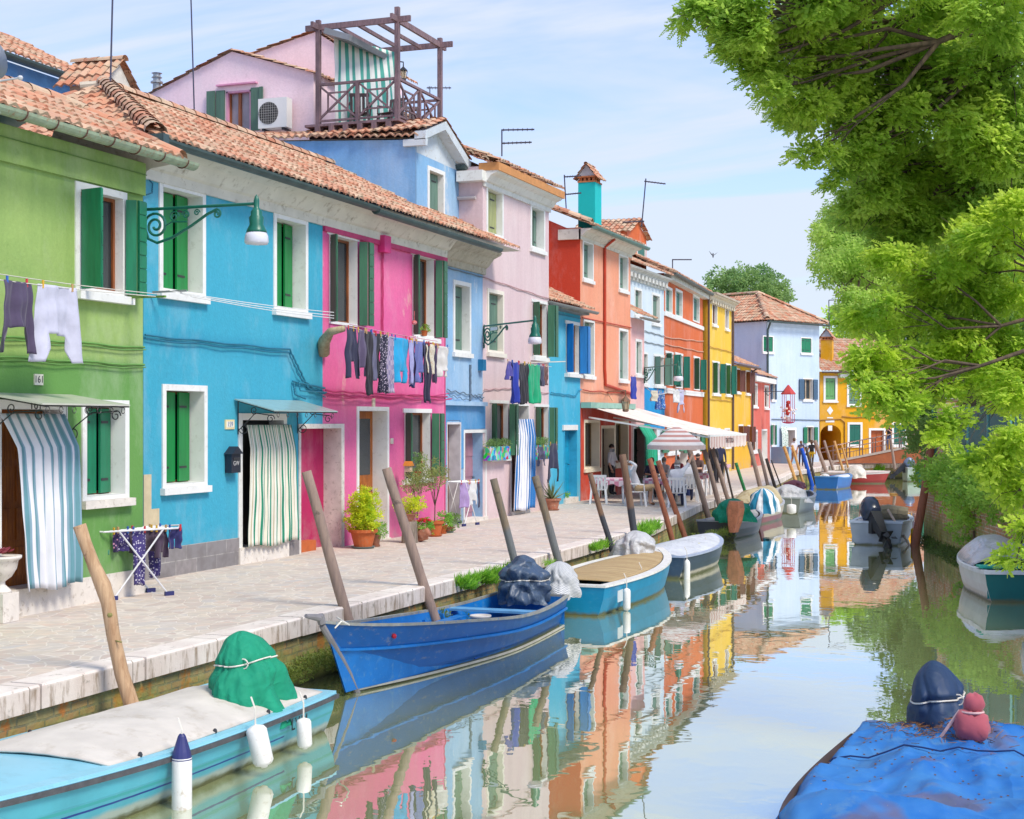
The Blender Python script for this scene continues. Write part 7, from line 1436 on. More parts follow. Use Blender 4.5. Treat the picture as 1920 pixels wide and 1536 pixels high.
poles = [((148, 982), (247, 1322), 24, 30, None, 'thick gnarled pale trunk used as a mooring pole, nearest the camera'),
 ((574, 884), (656, 1172), 19, 23, PG, 'stout grey brown mooring pole behind the bow of the blue rowing boat'), ((725, 878), (808, 1140), 18, 20, PG, 'mooring pole rising behind the middle of the blue rowing boat'),
 ((925, 898), (972, 1078), 14, 15, PD, 'mottled mooring pole just left of the slate blue engine cover top'), ((1003, 893), (1050, 1056), 14, 15, PD, 'mooring pole rising beside the gingham engine cover'),
 ((1106, 888), (1148, 1036), 10, 11, PT_, 'slim mooring pole with a tarred foot left of the grey heaped tarpaulin'), ((1167, 852), (1190, 1003), 13, 14, PT_, 'tall dark topped mooring pole in front of the seated man in white'),
 ((1218, 860), (1262, 1018), 10, 11, PR, 'reddish brown mooring pole, left one of a close pair'), ((1234, 864), (1286, 1014), 10, 11, PR, 'reddish brown mooring pole, right one of a close pair'),
 ((1291, 838), (1332, 985), 10, 11, PG, 'grey mooring pole below the striped umbrella edge'), ((1320, 842), (1354, 965), 9, 10, PG, 'grey mooring pole just behind the green cloth on the grey boat'), ((1333, 835), (1366, 940), 8, 9, PG, 'grey mooring pole under the corner of the awning'),
 ((1358, 866), (1376, 940), 4, 4, PBk, 'thin dark green stick standing left of the green pole'), ((1380, 868), (1402, 938), 6, 6, PGN, 'bright green mooring pole with a rusty top'),
 ((1404, 829), (1427, 918), 8, 9, PG, 'brown grey mooring pole in front of the salmon house, leftmost of three'), ((1423, 842), (1441, 916), 6, 7, PG, 'middle mooring pole of three before the salmon house'), ((1437, 860), (1453, 914), 6, 6, PBk, 'short dark mooring pole right of the three before the salmon house'), ((1446, 863), (1461, 903), 2.5, 2.5, PBk, 'very thin dark stick right of the short dark pole'),
 ((1470, 837), (1494, 908), 6, 7, PO, 'honey coloured pole in front of the walker in white'), ((1485, 835), (1507, 909), 5, 6, PO, 'second honey coloured pole, just right of the walker in white'), ((1502, 838), (1522, 907), 7, 8, PBL, 'mooring pole painted bright blue'), ((1511, 838), (1528, 901), 5, 6, PBk, 'dark pole just right of the blue painted one'),
 ((1528, 826), (1549, 886), 7, 8, PG, 'brown pole in front of the corner between pale blue and golden houses'), ((1545, 826), (1563, 884), 5, 6, PG, 'pole in front of the golden house archway'), ((1564, 827), (1581, 883), 5, 5, PO, 'pale pole right of the golden house archway'), ((1578, 834), (1592, 883), 4, 4, PO, 'short pale pole at the foot of the ramp bridge')]
for i, (a, b, w0, w1, mt, lb) in enumerate(poles):
 off = .05 if i in (1, 2) else .22; d = qx(b[0], b[1], off) if i else 14.9
 A, Bp = at(*a, d), at(*b, d); dr = (Bp - A).normalized(); ft = Bp + dr * ((Bp.z - (WZ - .5)) / max(.2, -dr.z)) if Bp.z > WZ - .5 else Bp
 n = 12 if i < 7 else 6; pts = []; rr = []
 for k in range(n + 1):
  t = k / n; p = ft.lerp(A, t); wob = (.05 if i == 0 else .012) * (1 if i < 12 else .5)
  p = p + Vc((nz3(Vc((i * 3.3, t * 3, 0))), nz3(Vc((i * 3.3, t * 3, 5))), 0)) * wob * 2; pts.append(p)
  r_ = (w1 + (w0 - w1) * t) * d / F / 2; rr.append(r_ * (1 + .06 * nz3(Vc((i, t * 9, 2)))))
 m = MB()
 if i == 0:
  pts = [at(258, 1370, d), at(247, 1322, d), at(228, 1262, d), at(212, 1190, d), at(203, 1130, d), at(193, 1098, d), at(176, 1060, d), at(160, 1018, d), at(149, 985, d)]; pts[0] += Vc((.1, 0, -.6)); rr = [x * d / F / 2 for x in (32, 29, 27, 25, 27, 30, 24, 23, 25)]
  m.tube(pts, rr, 12); m.blob(at(208, 1152, d) - FW * .05, .035, .03, .03, 8); mt = polemat('bare pale trunk', C(214, 178, 140, .8), C(180, 140, 104), foot=C(150, 146, 84), zf=.9)
  br = MB(); br.tube([at(218, 1200, d) - FW * .05, at(228, 1194, d - .1)], .012, 5); m.tube([at(218, 1200, d) - FW * .05, at(228, 1204, d - .1)], .008, 5)
 else: m.tube(pts, rr, 12 if i < 7 else 8)
 m.build('mooring_pole', mt, smooth=True, label=lb, cat='mooring pole', group='mooring poles along the quay')
for (a, b, w0, w1, lb) in (((1747, 832), (1714, 1030), 13, 17, 'thick leaning brown pole on the right side of the canal'), ((1742, 832), (1722, 985), 8, 10, 'slimmer brown pole leaning behind the thick one on the right')):
 d = 40.5; m = MB(); A, Bp = at(*a, d), at(*b, d); m.tube([A, A.lerp(Bp, .5) + Vc((.02, 0, 0)), Bp, Bp + (Bp - A).normalized() * .5], [w0 * d / F / 2, (w0 + w1) * d / F / 4, w1 * d / F / 2, w1 * d / F / 2], 10); m.build('mooring_pole', polemat('red brown timber', C(186, 118, 92), C(150, 94, 76)), smooth=True, label=lb, cat='mooring pole', group='mooring poles by the right bank')
for (a, b, lb) in (((1670, 822), (1678, 880), 'pole standing behind the far white boat engine'), ((1727, 835), (1738, 885), 'pale forked pole left of the leaning brown pole')):
 m = MB(); d = 82.; m.tube([at(*a, d), at(*b, d)], [.06, .09], 7); m.build('mooring_pole', PG, label=lb, cat='mooring pole', group='mooring poles by the right bank')
# ================================================================ WALL LAMPS
def wall_lamp(label, P0, dirn, L, s, mat, sign=False):
 P0 = Vc(P0); dirn = Vc((dirn[0], dirn[1], 0)).normalized(); o = thing('wall_lamp', P0, label, 'street lamp', 'green wall lamps'); z = Vc((0, 0, 1))
 def Pt(a, h): return P0 + dirn * a + z * h
 m = MB(); m.tube([Pt(0, 0), Pt(L, .0)], .028 * s, 8); m.build('arm', mat, o)
 m = MB()
 def sp(cx, cz, r, turns, a0, sg, w=.018):
  n = 34; m.tube([Pt(cx + r * (1 - .82 * i / n) * cos(a0 + sg * turns * 2 * pi * i / n), cz + r * (1 - .82 * i / n) * sin(a0 + sg * turns * 2 * pi * i / n)) for i in range(n + 1)], w * s, 6)
 sp(.27 * s, -.3 * s, .24 * s, 1.9, pi * .9, -1, .024); m.tube([Pt(.04 * s, -.06 * s), Pt(.04 * s, -.3 * s), Pt(.12 * s, -.52 * s), Pt(.3 * s, -.6 * s), Pt(.6 * s, -.52 * s), Pt(1.0 * s, -.32 * s), Pt(1.3 * s, -.14 * s), Pt(1.5 * s, -.06 * s)], .026 * s, 7)
 sp(1.5 * s, -.14 * s, .08 * s, 1.4, pi / 2, -1); sp(.03 * s, -.62 * s, .08 * s, 1.4, pi / 2, 1); sp(.64 * s, -.15 * s, .1 * s, 1.5, 0, 1, .014); sp(.88 * s, -.13 * s, .08 * s, 1.5, pi, -1, .014); sp(1.1 * s, -.1 * s, .06 * s, 1.5, 0, 1, .012)
 m.tube([Pt(.48 * s, -.3 * s), Pt(.6 * s, -.24 * s), Pt(.9 * s, -.25 * s)], .016 * s, 5); m.tube([Pt(.05 * s, .05 * s), Pt(.05 * s, -.7 * s)], .02 * s, 6); m.build('scrollwork', mat, o)
 c = Pt(L, 0); m = MB(); m.lathe(c, [(.0, .16 * s), (.03 * s, .12 * s), (.05 * s, .05 * s), (.045 * s, -.06 * s), (.07 * s, -.1 * s), (.1 * s, -.14 * s), (.1 * s, -.2 * s), (.13 * s, -.24 * s), (.12 * s, -.36 * s), (.17 * s, -.46 * s), (.18 * s, -.5 * s)], 16); m.build('lamp_head', mat, o, smooth=True)
 g = MB(); g.lathe(c, [(.175 * s, -.5 * s), (.2 * s, -.56 * s), (.21 * s, -.66 * s), (.19 * s, -.7 * s), (.0, -.72 * s)], 16); g.build('glass_shade', plain('frosted lamp glass', C(224, 224, 236, .85), .15, .05), o, smooth=True)
 if sign: m = MB(); m.ob(Pt(.75 * s, -.12 * s) + dirn.cross(z) * .03, dirn * .22 * s, z * .05 * s, dirn.cross(z) * .004); m.build('plate', WHITE, o)
 return o
p = GREEN.f.p(GREEN.f.L - .02, 0, .0); zl = onY(264, 394, p.y).z; e = onX(477, 396, -10.9)
t_ = at(480, 396, 21.1); wall_lamp('near green wall lamp on a long scrolled arm, on the corner of the green house', (p.x + .02, p.y - .02, zl), (t_.x - p.x, t_.y - p.y), math.hypot(t_.x - p.x, t_.y - p.y), .82, LAMPG)
p = LPH.f.p(.05, 0, 0); zl = onY(903, 612, p.y).z; t_ = at(1003, 610, 35.6); wall_lamp('green wall lamp on the shell pink house, above the laundry line', (p.x, p.y, zl), (t_.x - p.x, t_.y - p.y), math.hypot(t_.x - p.x, t_.y - p.y), .8, LAMPG, True)
p = fsp.p(fsp.L, 0, 0); zl = onY(1209, 690, p.y).z; t_ = at(1272, 690, 50.5); wall_lamp('distant green wall lamp in front of the orange house', (p.x, p.y, zl), (t_.x - p.x, t_.y - p.y), math.hypot(t_.x - p.x, t_.y - p.y), .8, LAMPG)
q = at(1173, 743, 46.6); b0 = onX(1138, 735, XP); lantern('lantern', 'square glazed lantern on a bronze bracket above the cafe awning', q, .42, plain('bronze', C(150, 116, 90), .4, metal=.4), [q, q + Vc((0, 0, .18)), b0, b0 + Vc((.2, 0, -.3))])
# ================================================================ LAUNDRY
def garment(name, label, p0, along, w, h, kind, mat, group, seed=0, cat='laundry', fold=5, peg=None, out=Vc((1, 0, 0))):
 p0 = Vc(p0); along = Vc(along).normalized(); m = MB(); nu, nv = 18, 22; rn = random.Random(seed); ph = rn.uniform(0, 6)
 nn = Vc((along.y, -along.x, 0))
 def fn(u, v):
  x = (u - .5) * w
  if kind == 'shirt': x *= 1 + .1 * v
  if kind == 'trousers': x = x * (1 - .12 * v)
  if kind == 'narrow': x *= (1 - .25 * v)
  z = -h * v
  if kind == 'sleeves':
   if u < .22 or u > .78: z = -h * v * 1.2; x *= .9 + .25 * v
  z += .03 * h * nz3(Vc((u * 4 + seed, v, 0))) * v * 2
  o = (.045 * sin(u * fold * 2 + ph + v) + .025 * sin(u * fold * 5 + ph)) * (.25 + v) * min(1, w * 2.2) + .05 * nz3(Vc((u * 2, v * 3, seed)))
  return p0 + along * (w / 2 + x) + Vc((0, 0, z)) + nn * o
 def keep(u, v):
  if kind == 'trousers': return not (.44 < u < .56 and v > .35)
  if kind == 'shorts': return not (.44 < u < .56 and v > .55)
  if kind == 'sleeves': return v < .56 or not .2 < u < .8 or (v < .76 and .24 < u < .76)
  if kind == 'shirt': return not (v > .8 and abs(u - .5) < .17)
  if kind == 'vest': return not (v > .72 and (abs(u - .5) < .2 or abs(u - .5) > .42))
  return True
 m.grid(fn, nu, nv, keep=keep); o = m.build(name, mat, smooth=True, label=label, cat=cat, group=group); solid(o, .008)
 for i, t in enumerate((.12, .88)):
  c = fn(t, 0); k = MB(); k.bar(c + Vc((0, 0, .05)), c + Vc((0, 0, -.05)), .016, .03); k.build('clothes_peg', peg[i % len(peg)] if peg else PEGS[(seed + i) % 4], o)
 return o
PEGS = [plain('red peg', C(226, 60, 70), .4), plain('yellow peg', C(240, 190, 60), .4), plain('wooden peg', C(220, 176, 120), .6), plain('blue peg', C(60, 110, 200), .4)]
def line(label, a, b, sag=.05, r=.006, mat=None, n=10, cat='washing line'):
 a, b = Vc(a), Vc(b); m = MB(); m.tube([a.lerp(b, i / n) - Vc((0, 0, sag * sin(pi * i / n))) for i in range(n + 1)], r, 4); return m.build('washing_line', mat or ROPE, label=label, cat=cat)
# green house line
X0 = XG + .75
a, b = onX(-60, 517, X0), onX(292, 556, X0); line('washing line with two shirts on the green house', a, b, .02)
a2, b2 = onX(-60, 505, X0 - .3), onX(300, 552, X0 - .3); line('upper washing line on the green house', a2, b2, .02)
m = MB(); m.bar(onX(238, 558, XG), onX(310, 556, XG + .9), .03); m.build('line_bracket', plain('green bracket', C(110, 160, 60)), label='green wooden arm holding the washing line at the green house corner', cat='bracket')
def onl(px, X, a, b): q = onX(px, 540, X); t = (q.y - a.y) / (b.y - a.y); return a.lerp(b, t)
pu = cloth('dark purple cotton', C(86, 74, 104)); gr = cloth('pale lilac cotton', C(206, 206, 226, .82))
q = onl(2, X0, a, b); w = onl(62, X0, a, b).y - q.y; garment('shirt', 'dark purple long sleeved shirt hanging upside down on the green house line', q, (0, 1, 0), w, .72, 'sleeves', pu, 'washing on the green house line', 3)
q = onl(68, X0, a, b); w = onl(146, X0, a, b).y - q.y; garment('shirt', 'pale lilac long sleeved shirt hanging upside down on the green house line', q, (0, 1, 0), w, .8, 'sleeves', gr, 'washing on the green house line', 5)
# blue house lines (empty)
for k, (ya, yb) in enumerate(((545, 586), (550, 592), (556, 597))): line(('upper', 'middle', 'lower')[k] + ' of three empty white lines across the blue house', onX(318 + k * 20, ya, XB + .5), onX(626, yb, XB + .5), .03, .007, WHITE)
m = MB(); m.bar(onX(286, 548, XB + .05), onX(350, 545, XB + .6), .03); m.build('line_bracket', plain('grey bar', C(150, 160, 160)), label='grey bar holding the empty lines under the blue house window', cat='bracket')
# pink house laundry
X1 = XB + .95; la, lb_ = onX(648, 612, X1), onX(842, 652, X1)
line('washing line crowded with dark clothes on the pink house', la, lb_, .03); line('upper pink washing line on the pink house', onX(655, 608, X1 - .3), onX(820, 640, X1 - .3), .02, .007, plain('pink line', C(250, 180, 200)))
m = MB(); m.tube([onX(606, 662, XB + .03), onX(608, 640, XB + .15), onX(620, 622, XB + .4), onX(645, 616, XB + .7)], [.13, .12, .08, .06], 9); m.build('branch_bracket', polemat('gnarled bracket wood', C(214, 196, 160), C(180, 156, 116)), smooth=True, label='gnarled pale branch used as a bracket for the pink house washing', cat='bracket')
def onl1(px): q = onX(px, 640, X1); t = (q.y - la.y) / (lb_.y - la.y); return la.lerp(lb_, t)
def cm(n_, c, **k): return cloth(n_, C(*c), **k)
items = [(650, 668, 692, 'sleeves', cm('black blue knit', (52, 54, 84)), 'black and blue long sleeved top, first on the pink house line'), (668, 684, 702, 'shirt', cm('violet grey', (96, 84, 116)), 'violet grey jacket, second on the pink house line'),
 (682, 694, 738, 'trousers', cm('dark charcoal', (48, 46, 58)), 'long charcoal trousers near the left of the pink house line'), (694, 704, 712, 'towel', cm('grey stripe', (110, 110, 140)), 'grey striped towel between charcoal and dotted trousers'), (703, 711, 708, 'trousers', cm('black denim', (40, 42, 54)), 'black trousers left of the dotted dress'),
 (708, 724, 735, 'towel', cm('navy dotted cotton', (34, 32, 62), dots=C(206, 190, 214), dsc=28), 'navy dress with pale polka dots on the pink house line'), (724, 738, 735, 'shirt', cm('checked lilac', (190, 176, 200), chk=C(140, 130, 170), dsc=12), 'lilac checked shirt with a red collar on the pink house line'),
 (738, 764, 716, 'vest', cm('bright cyan jersey', (30, 170, 226)), 'bright cyan vest in the middle of the pink house line'), (763, 771, 718, 'narrow', cm('pale lilac leg', (176, 176, 226)), 'pale lilac leggings right of the cyan vest'), (770, 780, 724, 'trousers', cm('navy leg', (36, 50, 110)), 'navy trousers right of the lilac leggings'),
 (777, 795, 716, 'vest', cm('periwinkle jersey', (112, 120, 186)), 'periwinkle blue vest on the pink house line'), (790, 802, 752, 'towel', cm('dark indigo denim', (44, 40, 72)), 'long dark indigo jeans hanging lowest on the pink house line'), (797, 812, 698, 'towel', cm('cream print', (232, 226, 206), dots=C(200, 150, 120), dsc=40), 'cream flowered cloth on the pink house line'),
 (811, 818, 716, 'narrow', cm('plum jersey', (60, 50, 84)), 'plum coloured vest behind the cream cloth'), (818, 838, 704, 'shirt', cm('off white jersey', (226, 222, 218)), 'off white shirt at the right end of the pink house line')]
for i, (p0, p1, yb, kd, mt, lb) in enumerate(items):
 q = onl1(p0); w = onl1(p1).y - q.y; h = q.z - onX(p0, yb, X1).z; garment('garment', lb, q + Vc((.02 * (i % 3), 0, -.02)), (0, 1, 0), w, max(.3, h), kd, mt, 'washing on the pink house line', 20 + i, fold=4)
# shell pink laundry
X2 = XQ + .9; sa, sb_ = onX(940, 676, X2), onX(1034, 688, X2); line('washing line below the upper windows of the shell pink house', sa, sb_, .02); m = MB(); m.bar(onX(990, 680, XQ), onX(1060, 678, X2), .025); m.build('line_bracket', ROPE, label='thin pale rod holding the shell pink house line', cat='bracket')
def onl2(px): q = onX(px, 680, X2); t = (q.y - sa.y) / (sb_.y - sa.y); return sa.lerp(sb_, t)
for i, (p0, p1, yb, kd, mt, lb) in enumerate(((951, 962, 712, 'shirt', cm('violet blue cotton', (90, 84, 170)), 'violet blouse at the left of the shell pink house line'), (959, 973, 756, 'towel', cm('royal blue sheet', (40, 62, 176)), 'long royal blue cloth on the shell pink house line'), (973, 984, 757, 'towel', cm('dark charcoal', (48, 46, 58)), 'long black cloth right of the royal blue one'),
  (984, 993, 752, 'trousers', cm('black denim', (40, 42, 54)), 'black trousers left of the green overalls'), (991, 1011, 756, 'trousers', cm('emerald jersey', (10, 176, 124)), 'emerald green overalls on the shell pink house line'), (1011, 1019, 724, 'trousers', cm('slate knit', (84, 84, 112)), 'small slate trousers right of the green overalls'), (1019, 1026, 722, 'narrow', cm('brownish knit', (120, 84, 84)), 'small brown sock like garment at the end of the shell pink line'))):
 q = onl2(p0); w = onl2(p1).y - q.y; h = q.z - onX(p0, yb, X2).z; garment('garment', lb, q, (0, 1, 0), w, max(.3, h), kd, mt, 'washing on the shell pink house line', 50 + i, fold=4)
# further small washing
for i, (p0, p1, yt, yb, X, kd, mt, lb) in enumerate(((1183, 1192, 706, 748, XP + .5, 'narrow', cm('royal blue sheet', (40, 62, 176)), 'blue cloth hanging at the edge of the peach house'), (1220, 1234, 732, 752, XW + .9, 'towel', cm('cream print', (232, 226, 206), dots=C(200, 150, 120), dsc=40), 'small cream cloth with a motif in front of the blue lower wall'),
  (1228, 1237, 735, 768, XW + .8, 'towel', cm('blue print cotton', (60, 100, 180), dots=C(220, 230, 240), dsc=20), 'blue and white patterned cloth left of the orange house'), (1238, 1246, 735, 768, XW + .8, 'towel', cm('azure print cotton', (50, 120, 200), dots=C(220, 230, 240), dsc=16), 'azure patterned cloth beside the blue and white one'),
  (1264, 1273, 731, 755, -14.4, 'shirt', cm('white cotton', (240, 240, 240)), 'white shirt hanging under the orange house windows'), (1273, 1284, 731, 767, -14.4, 'sleeves', cm('pale lilac cotton2', (206, 204, 236)), 'pale lilac top hanging beside the white shirt'))):
 a, b, c = onX(p0, yt, X), onX(p1, yt, X), onX(p0, yb, X); garment('garment', lb, a, (0, 1, 0), b.y - a.y, a.z - c.z, kd, mt, 'small washing in the distance', 70 + i, fold=4)
line('thin line with washing before the blue lower wall', onX(1208, 724, XW + .85), onX(1250, 737, XW + .85), .15, .012); line('thin line with washing under the orange house windows', onX(1246, 730, -14.4), onX(1322, 737, -14.4), .05, .012)
# clothes by the shell pink ground floor window
for i, (p0, p1, yt, yb, lb, mt) in enumerate(((1008, 1019, 838, 868, 'dark knitted top hanging by the shell pink house door', cm('slate knit', (84, 84, 112))), (1031, 1046, 832, 893, 'long striped navy jumper hanging at the shell pink house corner', cm('navy ribbed', (50, 54, 84))))):
 X = XQ + .5; a, b, c = onX(p0, yt, X), onX(p1, yt, X), onX(p0, yb, X); garment('garment', lb, a, (0, 1, 0), b.y - a.y, a.z - c.z, 'sleeves', mt, 'washing by the shell pink house door', 80 + i, fold=3)
# ================================================================ DRYING RACKS
def rack(label, c, rz, w, l, h, mat, group=None):
 o = thing('drying_rack', c, label, 'drying rack', group); M = MR(rz, 3, 'Z'); c = Vc(c)
 def P(x, y, z): return c + M @ Vc((x, y, z))
 m = MB(); ring = [P(-l / 2, -w / 2, h), P(l / 2, -w / 2, h), P(l / 2 + .2, 0, h + .02), P(l / 2, w / 2, h), P(-l / 2, w / 2, h), P(-l / 2 - .2, 0, h + .02), P(-l / 2, -w / 2, h)]; m.tube(ring, .014, 6); m.build('top_frame', mat, o)
 m = MB()
 for i in range(9): y = -w / 2 + w * (i + .5) / 9; m.tube([P(-l / 2, y, h), P(l / 2, y, h)], .004, 4)
 m.build('wires', WHITE, o)
 for sx in (-1, 1):
  m = MB(); a, b = P(sx * l * .38, -w / 2, 0), P(-sx * l * .3, -w / 2, h); a2, b2 = P(sx * l * .38, w / 2, 0), P(-sx * l * .3, w / 2, h); m.tube([b, a, a2, b2], .013, 6); m.build('leg', mat, o)
 for sx in (-1, 1):
  for sy in (-1, 1): m = MB(); q = P(sx * l * .38, sy * w / 2, 0); m.ob(q + Vc((0, 0, .03)), M @ Vc((.07, 0, 0)), M @ Vc((0, .02, 0)), Vc((0, 0, .03))); m.build('foot', NAVY, o)
 return o, P
c = gz(248, 1118); o, P = rack('folding drying rack with dark patterned clothes in front of the green house', (c.x, c.y, 0), R(62), .55, 1.15, .96, plain('white tube', C(232, 232, 236, .85), .3))
M62 = MR(R(62), 3, 'Z'); ux = M62 @ Vc((1, 0, 0))
pat = cm('purple leaf print', (72, 60, 130), dots=C(216, 210, 232), dsc=26)
for i, (x, y, w, h, kd, mt, lb) in enumerate(((-.62, -.1, .2, .34, 'towel', cm('sheer green mesh', (70, 150, 120)), 'green mesh bag at the left of the rack'), (-.4, -.2, .1, .3, 'narrow', cm('dark spotted sock', (60, 44, 100), dots=C(220, 160, 190), dsc=22), 'dark sock with bright spots on the rack'), (-.3, -.1, .2, .3, 'towel', cm('purple leaf print', (72, 60, 130), dots=C(216, 210, 232), dsc=26), 'purple leaf print top on the rack'),
  (-.12, -.22, .22, .78, 'narrow', pat, 'long leaf print trouser leg hanging from the rack'), (-.05, 0, .4, .34, 'towel', cm('brown grey jersey', (96, 80, 100)), 'brown grey shirt in the middle of the rack'), (.28, -.15, .2, .42, 'shirt', cm('brown violet jersey', (84, 66, 90)), 'brown violet shirt right of the middle of the rack'), (.32, .12, .22, .72, 'narrow', pat, 'second long leaf print leg at the back of the rack'), (.46, -.2, .22, .3, 'shorts', cm('deep navy shorts', (48, 48, 110)), 'navy shorts at the right end of the rack'))):
 garment('garment', lb, P(x, y, .96), ux, w, h, kd, mt, 'clothes on the near drying rack', 100 + i, fold=3)
c = gz(866, 985); o, P = rack('small white drying rack with lilac and white towels by the pale blue house', (c.x, c.y, 0), R(80), .5, .8, 1.05, WHITE); ux = MR(R(80), 3, 'Z') @ Vc((1, 0, 0))
for x, y, w, h, kd, mt, lb in ((-.45, -.25, .4, .6, 'towel', cm('lilac towel', (186, 160, 214)), 'lilac towel on the small white rack'), (-.1, -.27, .35, .55, 'shirt', cm('white cotton', (240, 240, 240)), 'white shirt on the small white rack'), (.34, -.25, .08, .62, 'narrow', cm('slate knit', (84, 84, 112)), 'dark stocking on the small white rack')): garment('garment', lb, P(x, y, 1.05), ux, w, h, kd, mt, 'clothes on the small white rack', 120, fold=3)
# ================================================================ PLANTS
import numpy as np
def foliage(name, spots, tmpl, mat, parent=None, **k):
 """spots: (pos, direction, size, spin); tmpl: (V (n,3), F) in unit size, +X along the leaf"""
 V, Fc = tmpl; V = np.array(V, float); nF = len(Fc); nv = len(V); N_ = len(spots); allv = np.empty((N_, nv, 3)); rg = random.Random(5)
 for i, (p, d, sz_, sp) in enumerate(spots):
  d = Vc(d).normalized(); s = d.cross(Vc((0, 0, 1))); s = s.normalized() if s.length > .05 else Vc((0, 1, 0)); u = s.cross(d); M = Matrix((d, s, u)).transposed() @ MR(sp, 3, 'X'); allv[i] = (V * sz_) @ np.array(M).T + np.array(p)
 o0 = np.array(wloc(parent)) if parent is not None else np.array([allv[:, :, 0].mean(), allv[:, :, 1].mean(), allv[:, :, 2].min()])
 me = bpy.data.meshes.new(name); fl = np.array(Fc, dtype=np.int32); w = fl.shape[1]; idx = (fl[None] + (np.arange(N_) * nv)[:, None, None]).reshape(-1)
 me.vertices.add(N_ * nv); me.vertices.foreach_set('co', (allv - o0).reshape(-1)); me.loops.add(len(idx)); me.loops.foreach_set('vertex_index', idx.astype(np.int32)); me.polygons.add(N_ * nF)
 me.polygons.foreach_set('loop_start', (np.arange(N_ * nF) * w).astype(np.int32));
 try: me.polygons.foreach_set('loop_total', np.full(N_ * nF, w, np.int32))
 except Exception: pass
 uv = me.uv_layers.new(name='UVMap'); r = np.repeat(np.random.RandomState(3).rand(N_), nF * w); uv.data.foreach_set('uv', np.stack([r, r], 1).reshape(-1)); me.materials.append(mat); me.update(calc_edges=True); me.validate()
 o = bpy.data.objects.new(name, me); COL.objects.link(o)
 if parent is not None: o.parent = parent
 else: o.location = o0
 tag(o, k.get('label'), k.get('cat'), k.get('group'), k.get('kind')); return o
def frond(pairs=7, ll=.2, lw=.125, droop=.22):
 V = []; Fc = []
 def leaf(x, y0, sg, l, w, z):
  b = len(V); a = .35; V.extend([(x, y0, z), (x + l * .45 - w, y0 + sg * l * .45, z + .01), (x + l * .62, y0 + sg * l, z - .03), (x + l * .55 + w * .9, y0 + sg * l * .5, z + .012)]); Fc.append((b, b + 1, b + 2, b + 3))
 for i in range(pairs):
  t = (i + .7) / pairs; z = -droop * t * t; l = ll * (1 - .35 * abs(t - .45))
  leaf(t * .95, .006, 1, l, lw * .62, z); leaf(t * .95, -.006, -1, l, lw * .62, z)
 b = len(V); V += [(.95, 0, -droop * .9), (1.02, .05, -droop), (1.14, 0, -droop * 1.15), (1.02, -.05, -droop)]; Fc.append((b, b + 1, b + 2, b + 3)); b = len(V); V += [(0, -.006, 0), (.5, -.006, -droop * .25), (.5, .006, -droop * .25), (0, .006, 0)]; Fc.append((b, b + 1, b + 2, b + 3)); V += [(.97, -.004, -droop * .95), (.97, .004, -droop * .95)]; Fc.append((b + 1, b + 4, b + 5, b + 2)); return V, Fc
def sprig(n=7, seed=1, lw=.3):
 rn = random.Random(seed); V = []; Fc = []
 for i in range(n):
  a = Vc((rn.uniform(0, 1), rn.uniform(-.45, .45), rn.uniform(-.35, .35))); d = Vc((rn.uniform(.2, 1), rn.uniform(-1, 1), rn.uniform(-.8, .8))).normalized() * .5; s = d.cross(Vc((rn.uniform(-1, 1), rn.uniform(-1, 1), 1))).normalized() * lw * .5; b = len(V); V += [tuple(a), tuple(a + d * .5 + s), tuple(a + d), tuple(a + d * .5 - s)]; Fc.append((b, b + 1, b + 2, b + 3))
 return V, Fc
FRD = frond(); SPR = sprig(9, 2); SPS = sprig(6, 4, .22)
def inball(r):
 while 1:
  v = Vc((ru(-1, 1), ru(-1, 1), ru(-1, 1)))
  if v.length < 1: return v * r
